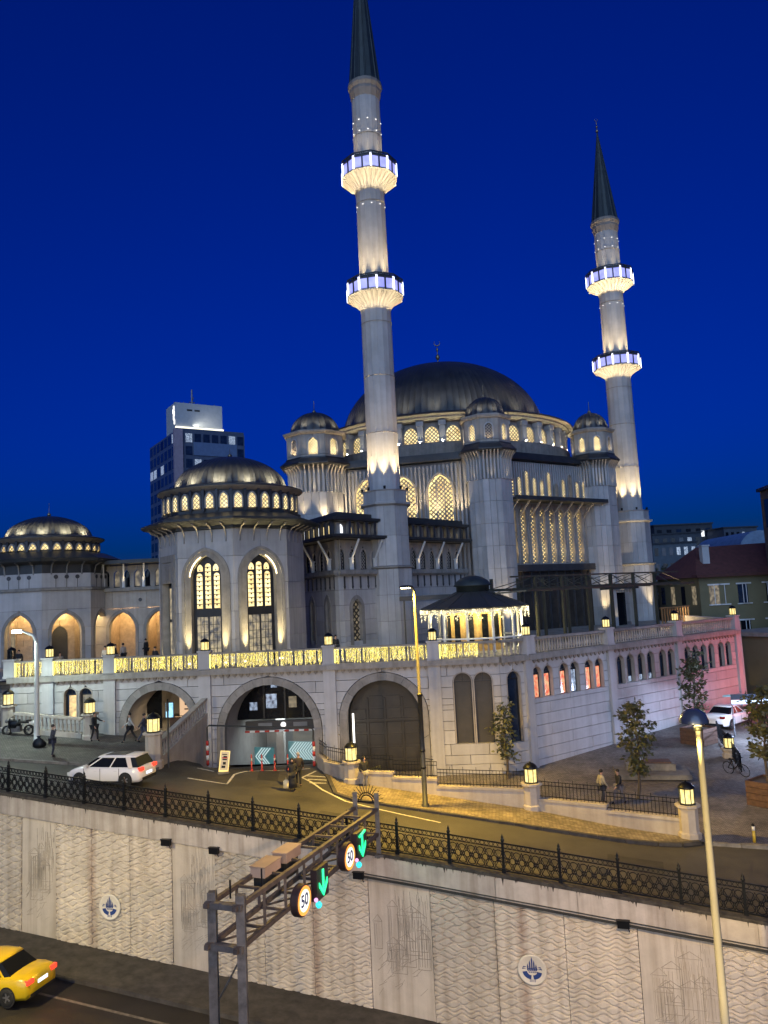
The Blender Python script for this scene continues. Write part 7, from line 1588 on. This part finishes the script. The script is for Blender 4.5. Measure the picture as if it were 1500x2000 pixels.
# ================================================================== vehicles
CARGLASS = mat('car_glass', (0.006, 0.007, 0.010), 0.25, var=0.1, spec=0.12)
def car(name, label, loc, heading, L, W, H, paint, style, tails=TAIL, plate=PLATE, taxi=False):
    th = thing(name, label, 'taxi' if taxi else 'car', loc, 0); zb = loc[2]
    M = T(*loc) @ Matrix.Rotation(heading, 4, 'Z'); hw = W / 2; hl = L / 2; belt = H * 0.60
    # body: cross-sections along the length
    if style == 'hatch': st = [(-hl, 0.30, 0.62, 0.78), (-hl + 0.12, 0.22, 0.88, 0.93), (-hl + 0.45, 0.20, 0.92, 0.99), (-0.6, 0.18, 0.92, 1.0), (hl - 1.3, 0.18, 0.93, 1.0), (hl - 0.7, 0.18, 0.86, 0.97), (hl - 0.28, 0.20, 0.76, 0.90), (hl - 0.05, 0.24, 0.62, 0.78), (hl, 0.30, 0.52, 0.66)]
    else: st = [(-hl, 0.32, 0.78, 0.80), (-hl + 0.10, 0.24, 0.96, 0.92), (-hl + 0.5, 0.20, 1.0, 0.98), (-0.7, 0.18, 0.95, 1.0), (hl - 1.55, 0.18, 0.92, 1.0), (hl - 0.8, 0.18, 0.84, 0.98), (hl - 0.25, 0.20, 0.70, 0.9), (hl, 0.28, 0.55, 0.74)]
    rings = []
    for (x, z0, z1, f) in st:
        w_ = hw * f; z1 = z1 if style != 'x' else z1; ring = [(x, -w_ * 0.92, z0), (x, -w_ * 0.99, z0 + 0.14), (x, -w_, (z0 + z1) / 2), (x, -w_ * 0.97, z1 - 0.10), (x, -w_ * 0.88, z1 - 0.01), (x, -w_ * 0.5, z1 + 0.02), (x, 0, z1 + 0.03)]
        rings.append(ring + [(x, -y, z) for (x, y, z) in reversed(ring[:-1])])
    mb = MB(); mb.loft(rings, M); body = mb.build('body', paint, th)
    # greenhouse
    if style == 'hatch': xb0, xb1, xt0, xt1 = -hl + 0.16, hl - 0.92, -hl + 0.42, hl - 1.72
    else: xb0, xb1, xt0, xt1 = -hl + 0.75, hl - 1.2, -hl + 1.45, hl - 2.05
    zb_, zt_ = 0.90, H - 0.06; wb, wt = hw * 0.88, hw * 0.70
    def ring(x0, x1, w_, z): return [(x0, -w_ * 0.92, z), (x0 - 0.0, 0, z), (x0, w_ * 0.92, z), (x0 + 0.25, w_, z), (x1 - 0.3, w_, z), (x1, w_ * 0.88, z), (x1 + 0.06, 0, z), (x1, -w_ * 0.88, z), (x1 - 0.3, -w_, z), (x0 + 0.25, -w_, z)]
    mb = MB(); mb.loft([ring(xb0, xb1, wb, zb_), ring(xt0, xt1, wt, zt_)], M, False); mb.build('window_glass', CARGLASS, th)
    mb = MB(); mb.loft([ring(xt0 - 0.05, xt1 + 0.05, wt + 0.03, zt_ - 0.02), ring(xt0 - 0.0, xt1 + 0.0, wt + 0.0, zt_ + 0.035), ring(xt0 + 0.2, xt1 - 0.25, wt - 0.18, zt_ + 0.075)], M); mb.build('roof', paint, th)
    if style == 'hatch': mb = MB(); mb.box(((xt0 + xt1) / 2 + 0.15, 0, zt_ + 0.078), (1.1, 0.85, 0.015), M); mb.build('sunroof', CARGLASS, th)
    mb = MB()
    for sg in (-1, 1):
        for (ub, ut, wdt) in ((0.03, 0.03, 0.12 if style != 'hatch' else 0.40), (0.5, 0.5, 0.07), (0.97, 0.97, 0.07)):
            a = Vector((xb0 + (xb1 - xb0) * ub, sg * wb * 0.985, zb_ - 0.02)); b_ = Vector((xt0 + (xt1 - xt0) * ut, sg * wt * 1.0, zt_)); a.x += 0.2 if ub < 0.1 else (-0.2 if ub > 0.9 else 0); b_.x += 0.2 if ub < 0.1 else (-0.2 if ub > 0.9 else 0)
            mb.bar(M @ a, M @ b_, wdt, 0.05)
    mb.build('pillar', paint, th)
    for sx, nm in ((-hl + 0.85 if style != 'hatch' else -hl + 0.78, 'r'), (hl - 0.85, 'f')):
        for sg in (-1, 1):
            c = M @ Vector((sx, sg * (hw - 0.078), 0.32)); Wm = Matrix.Translation(c) @ Matrix.Rotation(heading, 4, 'Z') @ Matrix.Rotation(R(90), 4, 'X'); mb = MB(); mb.lathe([(0.18, -0.11), (0.29, -0.11), (0.32, -0.07), (0.32, 0.07), (0.29, 0.11), (0.18, 0.11)], 22, Wm, 0, True, False); wh = mb.build('wheel', mat('tyre', (0.012, 0.012, 0.012), 0.8) if 'tyre' not in MATS else MATS['tyre'], th)
            mb = MB(); mb.lathe([(0.0001, 0.085), (0.06, 0.09)], 10, Wm, 0, False); mb.lathe([(0.0001, -0.085), (0.06, -0.09)], 10, Wm, 0, False); mb.lathe([(0.19, -0.09), (0.20, 0.09)], 18, Wm, 0, False, False)
            for k in range(5): a = 2 * PI * k / 5; mb.bar(Wm @ Vector((0.03 * math.cos(a), 0.03 * math.sin(a), -sg * 0.08)), Wm @ Vector((0.19 * math.cos(a), 0.19 * math.sin(a), -sg * 0.08)), 0.06, 0.03, Wm.to_3x3() @ Vector((0, 0, 1)))
            sub('rim', mb, STEEL, wh)
            mb = MB(); mb.lathe([(0.0001, 0), (0.37, 0)], 22, Matrix.Translation(M @ Vector((sx, sg * (hw + 0.006), 0.33))) @ Matrix.Rotation(heading, 4, 'Z') @ Matrix.Rotation(R(90), 4, 'X'), 0, False, False); mb.build('wheel_arch', MATS['tyre'], th)
    for sg in (-1, 1):
        mb = MB(); mb.box((-hl + 0.07, sg * hw * 0.70, 0.80 if style == 'hatch' else 0.84), (0.16, hw * 0.36, 0.16), M); mb.build('tail_light', tails, th)
        mb = MB(); mb.box((hl - 0.16, sg * hw * 0.66, 0.58), (0.2, hw * 0.34, 0.12), M); mb.build('headlight', mat('headlight_lens', (0.7, 0.72, 0.72), 0.15) if 'headlight_lens' not in MATS else MATS['headlight_lens'], th)
        mb = MB(); mb.box((xb1 - 0.35, sg * (hw + 0.06), 0.98), (0.14, 0.2, 0.13), M); mb.build('mirror', paint, th)
        for q in (-0.95, 0.08, 0.98): mb = MB(); mb.box((q, sg * (hw + 0.001), 0.58), (0.018, 0.012, 0.58), M); mb.build('door_seam', MATS['tyre'], th)
        mb = MB(); mb.box((0, sg * (hw - 0.01), 0.22), (L * 0.52, 0.05, 0.10), M); mb.build('sill_trim', MATS['tyre'], th)
        for q in (-0.75, 0.35): mb = MB(); mb.box((q, sg * (hw * 0.985), 0.74), (0.18, 0.03, 0.03), M); mb.build('door_handle', paint, th)
    mb = MB(); mb.box((-hl - 0.005, 0, 0.56 if style == 'hatch' else 0.70), (0.05, 0.5, 0.12), M); mb.build('number_plate', plate, th)
    mb = MB(); mb.box((-hl + 0.03, 0, 0.33), (0.1, W * 0.72, 0.14), M); mb.build('bumper_trim', MATS['tyre'], th)
    if tails is TAIL:
        p = M @ Vector((-hl - 0.15, 0, 0.8)); lamp('AREA', p, 5, (1, 0.12, 0.05), th, M.to_3x3() @ Vector((-1, 0, -0.2)), 1.2, sizey=0.2)
    if taxi:
        mb = MB(); mb.box((0.15, 0, zt_ + 0.15), (0.16, 0.5, 0.14), M); mb.build('roof_sign', TAIL, th)
    return th
WPAINT = mat('white_car_paint', (0.70, 0.68, 0.68), 0.22, var=0.02, spec=0.7); YPAINT = mat('taxi_yellow', (0.62, 0.43, 0.012), 0.25, var=0.03, spec=0.7); WPAINT2 = mat('clean_white_car_paint', (0.78, 0.78, 0.76), 0.25, var=0.02, spec=0.7)
car('hatchback_car', 'white hatchback with lit tail lamps driving along the fence on the left', (-14.25, 39.55, street_z(-14.25, 39.55)), R(167), 4.15, 1.74, 1.42, WPAINT, 'hatch')
car('taxi', 'yellow taxi sedan with red lamps in the underpass at the lower left corner', (-16.1, 31.75, floor_z(-16.1)), math.pi + math.atan2(WD.y, WD.x), 4.55, 1.78, 1.47, YPAINT, 'sedan', TAIL, PLATE, True)
car('parked_sedan', 'clean white sedan parked at the red-lit end of the podium wall', (23.9, 56.4, plaza_z(23.9, 56.4)), R(42), 4.6, 1.8, 1.45, WPAINT2, 'sedan', TAILD, mat('plate_white', (0.7, 0.7, 0.7), 0.5))
# motorcycle
def wheel_ring(mb, c, r, w_, ax): 
    Wm = Matrix.Translation(c) @ ax; mb.lathe([(r - 0.09, -w_), (r, -w_), (r, w_), (r - 0.09, w_), (r - 0.09, -w_)], 20, Wm, 0, True, False)
mx, my = -22.6, 47.25; mz = zc_(mx, my); mc = thing('motorcycle', 'dark motorcycle parked in front of the forecourt balustrade', 'motorcycle', (mx, my, mz)); hd = R(175); Mm = T(mx, my, mz) @ Matrix.Rotation(hd, 4, 'Z') @ Matrix.Rotation(R(-8), 4, 'X'); AX = Matrix.Rotation(hd, 4, 'Z') @ Matrix.Rotation(R(90), 4, 'X')
for q in (-0.68, 0.70): 
    mb = MB(); wheel_ring(mb, Mm @ Vector((q, 0, 0.31)), 0.31, 0.065, AX); w0 = mb.build('wheel', MATS['tyre'], mc); mb = MB(); mb.lathe([(0.05, -0.05), (0.05, 0.05)], 10, Matrix.Translation(Mm @ Vector((q, 0, 0.31))) @ AX)
    for k in range(6): a = PI * k / 3; mb.bar(Mm @ Vector((q, 0, 0.31)), Mm @ Vector((q + 0.23 * math.cos(a), 0, 0.31 + 0.23 * math.sin(a))), 0.02)
    sub('rim', mb, STEEL, w0)
mb = MB(); mb.loft([[tuple(Mm @ Vector((x, y * s_, z + (0.1 * s_ if q == 0 else 0)))) for (y, z) in ((-0.14, 0.45), (0.14, 0.45), (0.2, 0.7), (0.12, 0.92), (-0.12, 0.92), (-0.2, 0.7))] for q, (x, s_) in enumerate(((-0.15, 0.6), (0.05, 1.0), (0.35, 1.0), (0.55, 0.5)))]); mb.build('tank', IRON, mc)
mb = MB(); mb.box((-0.42, 0, 0.80), (0.7, 0.26, 0.10), Mm); mb.box((-0.75, 0, 0.88), (0.3, 0.2, 0.08), Mm); mb.build('seat', MATS['tyre'], mc)
mb = MB(); mb.box((0.08, 0, 0.42), (0.55, 0.3, 0.36), Mm); mb.build('engine', STEEL, mc)
mb = MB(); mb.tube([Mm @ Vector(p) for p in ((0.70, 0, 0.31), (0.52, 0, 0.85), (0.46, 0, 1.02))], 0.035, 8); mb.bar(Mm @ Vector((0.44, -0.36, 1.06)), Mm @ Vector((0.44, 0.36, 1.06)), 0.035); mb.build('fork', STEEL, mc)
mb = MB(); mb.sphere(Mm @ Vector((0.66, 0, 0.88)), 0.12, 10, 6); mb.build('headlight', STEEL, mc); mb = MB(); mb.box((-0.95, 0, 0.78), (0.35, 0.18, 0.12), Mm); mb.build('tail_fairing', WHITE, mc); mb = MB(); mb.tube([Mm @ Vector(p) for p in ((0.1, -0.14, 0.3), (-0.4, -0.18, 0.28), (-0.85, -0.2, 0.45))], 0.05, 8); mb.build('exhaust', STEEL, mc)
# bicycle
bx, by = 19.1, 44.6; bz = plaza_z(bx, by); bc = thing('bicycle', 'dark bicycle leaning on the iron barrier at the right of the plaza', 'bicycle', (bx, by, bz)); hd = R(-62); Mb = T(bx, by, bz) @ Matrix.Rotation(hd, 4, 'Z') @ Matrix.Rotation(R(10), 4, 'X'); AX = Matrix.Rotation(hd, 4, 'Z') @ Matrix.Rotation(R(100), 4, 'X')
for q in (-0.52, 0.52):
    mb = MB(); pts = [Mb @ Vector((q + 0.34 * math.cos(2 * PI * k / 24), 0, 0.35 + 0.34 * math.sin(2 * PI * k / 24))) for k in range(25)]; mb.tube(pts, 0.022, 6, False); w0 = mb.build('wheel', MATS['tyre'], bc); mb = MB()
    for k in range(10): a = PI * k / 5; mb.bar(Mb @ Vector((q, 0, 0.35)), Mb @ Vector((q + 0.33 * math.cos(a), 0, 0.35 + 0.33 * math.sin(a))), 0.008)
    sub('spoke', mb, STEEL, w0)
mb = MB()
for a, b_ in (((-0.52, 0.35), (-0.12, 0.32)), ((-0.12, 0.32), (-0.2, 0.82)), ((-0.2, 0.80), (-0.52, 0.35)), ((-0.12, 0.32), (0.36, 0.80)), ((-0.19, 0.76), (0.34, 0.86)), ((0.33, 0.95), (0.52, 0.35))): mb.tube([Mb @ Vector((a[0], 0, a[1])), Mb @ Vector((b_[0], 0, b_[1]))], 0.022, 6)
mb.build('frame', IRON, bc); mb = MB(); mb.bar(Mb @ Vector((0.36, -0.28, 1.0)), Mb @ Vector((0.36, 0.28, 1.0)), 0.03); mb.build('handlebar', IRON, bc); mb = MB(); mb.box((-0.22, 0, 0.88), (0.26, 0.14, 0.06), Mb); mb.build('saddle', MATS['tyre'], bc)
# bag at the lamp foot
bg_ = thing('black_sack', 'black plastic sack slumped against the foot of the white lamp post', 'sack', (-20.3, 44.9, zc_(-20.3, 44.9))); mb = MB(); rings = []
for (z, r_) in ((0, 0.30), (0.08, 0.38), (0.25, 0.36), (0.42, 0.24), (0.52, 0.08), (0.62, 0.13)): rings.append([(-20.3 + r_ * (1 + 0.13 * math.sin(3 * a + z * 7)) * math.cos(a), 44.9 + r_ * 0.8 * (1 + 0.13 * math.cos(2 * a)) * math.sin(a), zc_(-20.3, 44.9) + z) for a in [2 * PI * k / 12 for k in range(12)]])
mb.loft(rings); mb.build('sack', IRON, bg_)

# ================================================================== people
def skin_mesh(name, verts, edges, radii, m, parent, M, root=0, sub_lv=1):
    me = bpy.data.meshes.new(name); me.from_pydata([tuple(M @ Vector(v)) for v in verts], edges, []); me.materials.append(m)
    o = bpy.data.objects.new(name, me); COL.objects.link(o); o.parent = parent; o.matrix_parent_inverse = PM[parent.name].inverted()
    sk = o.modifiers.new('skin', 'SKIN'); sk.use_smooth_shade = True
    lay = me.skin_vertices[0].data if len(me.skin_vertices) else None
    if lay is None:
        return o
    for i, r_ in enumerate(radii): lay[i].radius = r_ if isinstance(r_, tuple) else (r_, r_); lay[i].use_root = (i == root)
    ss = o.modifiers.new('sub', 'SUBSURF'); ss.levels = sub_lv; ss.render_levels = sub_lv
    return o
def add_skin_layer(me):
    pass
def person(x, y, z, face, label, top, legs, hair=(0.02, 0.015, 0.012), h=1.73, walk=0.0, arm='down', coat=False, seat=False, hat=None, group='people'):
    th = thing('person', label, 'person', (x, y, z), face, group); k = h / 1.75; M = T(x, y, z) @ Matrix.Rotation(face, 4, 'Z') @ Matrix.Scale(k, 4)
    # local: x forward, y left
    if seat: dz = -0.42
    else: dz = 0.0
    V = {}
    V['pel'] = (0, 0, 0.95 + dz); V['spi'] = (0.0, 0, 1.12 + dz); V['che'] = (0.02, 0, 1.32 + dz); V['nec'] = (0.02, 0, 1.47 + dz); V['hb'] = (0.03, 0, 1.56 + dz); V['hm'] = (0.035, 0, 1.64 + dz); V['ht'] = (0.03, 0, 1.71 + dz); V['nose'] = (0.125, 0, 1.625 + dz)
    for s, sg in (('l', 1), ('r', -1)):
        sw = walk * sg
        V['sh' + s] = (0.0, sg * 0.19, 1.40 + dz)
        if arm == 'phone' and s == 'r': V['el' + s] = (0.12, sg * 0.27, 1.18 + dz); V['wr' + s] = (0.16, sg * 0.13, 1.52 + dz); V['ha' + s] = (0.13, sg * 0.10, 1.60 + dz)
        elif arm == 'reach' and s == 'l': V['el' + s] = (0.22, sg * 0.25, 1.22 + dz); V['wr' + s] = (0.45, sg * 0.22, 1.18 + dz); V['ha' + s] = (0.54, sg * 0.20, 1.16 + dz)
        elif arm == 'pocket': V['el' + s] = (-0.06, sg * 0.29, 1.14 + dz); V['wr' + s] = (0.08, sg * 0.22, 0.95 + dz); V['ha' + s] = (0.11, sg * 0.18, 0.90 + dz)
        else: V['el' + s] = (-0.02 - 0.18 * sw, sg * 0.25, 1.13 + dz); V['wr' + s] = (0.05 - 0.40 * sw, sg * 0.26, 0.90 + 0.06 * abs(sw) + dz); V['ha' + s] = (0.07 - 0.46 * sw, sg * 0.25, 0.82 + 0.07 * abs(sw) + dz)
        V['hi' + s] = (0, sg * 0.10, 0.90 + dz)
        if seat: V['kn' + s] = (0.42, sg * 0.13, 0.50); V['an' + s] = (0.44, sg * 0.12, 0.09); V['to' + s] = (0.60, sg * 0.13, 0.04)
        else:
            f_ = 0.42 * sw; V['kn' + s] = (0.06 + f_ * 0.55, sg * 0.11, 0.50); V['an' + s] = (-0.02 + f_, sg * 0.10, 0.09 + (0.05 if f_ < -0.1 else 0)); V['to' + s] = (0.14 + f_, sg * 0.12, 0.035)
    Rr = dict(pel=(0.15, 0.12), spi=(0.14, 0.11), che=(0.16, 0.115), nec=0.055, hb=(0.07, 0.075), hm=(0.085, 0.10), ht=(0.06, 0.075), nose=0.014)
    for s in 'lr': Rr.update({'sh' + s: 0.062, 'el' + s: 0.046, 'wr' + s: 0.03, 'ha' + s: 0.036, 'hi' + s: 0.085, 'kn' + s: 0.058, 'an' + s: 0.04, 'to' + s: 0.032})
    E_ = [('pel', 'spi'), ('spi', 'che'), ('che', 'nec'), ('nec', 'hb'), ('hb', 'hm'), ('hm', 'ht'), ('hm', 'nose')]
    for s in 'lr': E_ += [('che', 'sh' + s), ('sh' + s, 'el' + s), ('el' + s, 'wr' + s), ('wr' + s, 'ha' + s), ('pel', 'hi' + s), ('hi' + s, 'kn' + s), ('kn' + s, 'an' + s), ('an' + s, 'to' + s)]
    for s, sg in (('l', 1), ('r', -1)):
        a, b_ = Vector(V['wr' + s]), Vector(V['ha' + s]); d = (b_ - a).normalized(); sd = Vector((d.z, 0, -d.x)).normalized() if abs(d.z) < 0.99 or True else Vector((1, 0, 0))
        for q, (off, ln) in enumerate(((-0.030, 0.062), (-0.010, 0.075), (0.010, 0.070), (0.030, 0.055))): n_ = 'f%d%s' % (q, s); V[n_] = tuple(b_ + sd * off + d * ln); Rr[n_] = 0.009; E_.append(('ha' + s, n_))
        n_ = 'th' + s; V[n_] = tuple(b_ + sd * 0.055 + d * 0.015); Rr[n_] = 0.010; E_.append(('ha' + s, n_))
    def grow(names, edges, f, m, nm, root, lv=1):
        idx = {n: i for i, n in enumerate(names)}; ed = [(idx[a], idx[b_]) for a, b_ in edges if a in idx and b_ in idx]
        rad = [tuple(c * f * 1.0 for c in Rr[n]) if isinstance(Rr[n], tuple) else Rr[n] * f for n in names]
        return skin_mesh(nm, [V[n] for n in names], ed, rad, m, th, M, idx[root], lv)
    def cm(nm, c, r_=0.8): key = 'cloth_%.3f_%.3f_%.3f' % c; return MATS.get(key) or mat(key, c, r_, var=0.1, scale=6)
    sv = dict(Rr)
    for n_ in ('pel', 'spi', 'che'): Rr[n_] = tuple(c * 0.6 for c in Rr[n_])
    for s in 'lr':
        for n_ in ('sh', 'el', 'hi', 'kn'): Rr[n_ + s] *= 0.7
    grow(list(V), E_, 1.0, SKIN, 'body', 'pel'); Rr.update(sv)
    up = ['pel', 'spi', 'che', 'nec'] + [a + s for s in 'lr' for a in ('sh', 'el', 'wr')]
    Rr['pel'] = (0.165, 0.135)
    grow(up, E_, 1.18, cm('t', top), 'jacket', 'che')
    lg = ['pel'] + [a + s for s in 'lr' for a in ('hi', 'kn', 'an')]
    grow(lg, E_, 1.18, cm('l', legs), 'trousers', 'pel')
    for s in 'lr': grow(['an' + s, 'to' + s], E_, 1.4, IRON, 'shoe', 'an' + s)
    if coat:
        mb = MB(); rings = []
        for (zz, r_) in ((1.05, 0.17), (0.8, 0.20), (0.5, 0.23), (0.18, 0.27)): rings.append([tuple(M @ Vector((r_ * 0.85 * math.cos(a), r_ * math.sin(a), zz + dz))) for a in [2 * PI * q / 12 for q in range(12)]])
        mb.loft(rings); mb.build('coat_skirt', cm('t', top), th)
    hc = hat or hair; mb = MB(); c = M @ Vector((0.018, 0, 1.665 + dz)); Mh = Matrix.Translation(c) @ Matrix.Rotation(face, 4, 'Z') @ Matrix.Scale(k, 4); prof = [(0.098 * math.cos(a), 0.105 * math.sin(a)) for a in [R(-25 + 115 * q / 7) for q in range(8)]]
    mb.lathe([(max(0.001, r_), zz) for r_, zz in prof], 14, Mh @ Matrix.Rotation(R(-18), 4, 'Y'), 0, True, True)
    if coat: mb.lathe([(0.10, 0.0), (0.105, -0.08), (0.13, -0.2), (0.001, -0.22)], 14, Mh @ Matrix.Translation((-0.03, 0, 0)))
    mb.build('headscarf' if coat else ('cap' if hat else 'hair'), cm('h', hc), th)
    return th
K = (0.012, 0.013, 0.017); NAVY = (0.02, 0.025, 0.05); DEN = (0.04, 0.055, 0.10)
TOPS = []
def gz(x, y): return zc_(x, y)
person(-18.75, 43.1, gz(-18.75, 43.1), R(20), 'man in dark jacket with a phone at his ear on the left forecourt', (0.045, 0.05, 0.07), NAVY, arm='phone', hair=(0.05, 0.04, 0.035))
person(-17.9, 46.9, gz(-17.9, 46.9), R(-15), 'person in black stepping past the lantern pillar beside the first arch', K, K, arm='reach', walk=0.4)
person(-15.9, 47.3, gz(-15.9, 47.3), R(190), 'walker in dark clothes with a white vest in front of the first arch', (0.35, 0.35, 0.34), K, walk=0.9)
person(-15.1, 47.4, gz(-15.1, 47.4), R(10), 'walker in navy jacket and striding legs in front of the first arch', NAVY, DEN, walk=-0.9)
person(-25.2, 49.1, 9.2, R(80), 'person in black climbing the stair at the far left', K, K, walk=0.3)
person(-5.35, 40.5, street_z(-5.35, 40.5), R(-80), 'woman in a long black coat and scarf carrying a pale bag on the drive', K, K, coat=True, h=1.64, arm='pocket')
person(-5.15, 41.5, street_z(-5.15, 41.5), R(95), 'person in brown-black jacket walking behind the woman in black', (0.03, 0.022, 0.02), K, walk=0.6, hair=(0.30, 0.26, 0.24))
person(-1.72, 42.15, street_z(-1.72, 37) - 0.05, R(-60), 'person in black jacket and grey trousers leaning by the lantern pillar at the wall end', K, (0.25, 0.24, 0.22), arm='pocket', h=1.7)
person(10.5, 40.9, plaza_z(10.5, 40.9), R(15), 'stroller in pale beige jacket on the plaza behind the low wall', (0.36, 0.32, 0.22), (0.05, 0.05, 0.06), walk=0.35, hair=(0.015, 0.012, 0.01))
person(11.35, 40.8, plaza_z(11.35, 40.8), R(-165), 'stroller in black jacket and grey trousers facing the one in beige', K, (0.14, 0.13, 0.14), walk=-0.7)
person(-19.5, 62.0, TZ, R(160), 'dark silhouette of a man standing in the link arch on the terrace', K, K)
person(-19.6, 57.0, TZ, R(150), 'woman in pale jacket standing on the terrace before the link arcade', (0.34, 0.30, 0.28), K, h=1.66)
person(-20.3, 57.3, TZ, R(20), 'dark-haired person beside the woman in pale jacket on the terrace', K, K, h=1.6)
person(-19.3, 52.6, TZ, R(-100), 'person in white top and dark cap at the terrace rail right of the lamp post', (0.42, 0.42, 0.42), K, h=1.72)
person(-23.4, 55.0, TZ, R(-60), 'person in grey sitting behind the terrace rail by the porch arch', (0.2, 0.18, 0.16), K, seat=True, h=1.75)
person(-26.2, 54.8, TZ, R(-80), 'person in black behind the terrace rail at the leftmost porch arch', K, K, h=1.62)
person(-16.8, 55.5, TZ, R(-120), 'person in black sitting low by the rotunda portal', K, K, seat=True, h=1.8)
person(-3.7, 52.5, TZ, R(-60), 'person in dark coat behind the terrace rail at the wing windows', K, K, h=1.7)
cb = thing('carrier_bag', 'pale yellow carrier bag hanging at the side of the woman in black', 'bag', (-5.62, 40.45, street_z(-5.6, 40.4) + 0.3)); mb = MB(); bz0 = street_z(-5.6, 40.4) + 0.15
mb.loft([[(-5.66 + sx * wd, 40.42 + sy * 0.07, bz0 + z) for sx, sy in ((-1, -1), (1, -1), (1, 1), (-1, 1))] for (z, wd) in ((0.0, 0.11), (0.02, 0.13), (0.35, 0.14), (0.42, 0.05))]); mb.build('sack', mat('pale_bag', (0.62, 0.55, 0.35), 0.6), cb); mb = MB(); mb.tube([(-5.69, 40.42, bz0 + 0.4), (-5.66, 40.42, bz0 + 0.56), (-5.63, 40.42, bz0 + 0.4)], 0.01, 5); mb.build('handle', MATS['pale_bag'], cb)
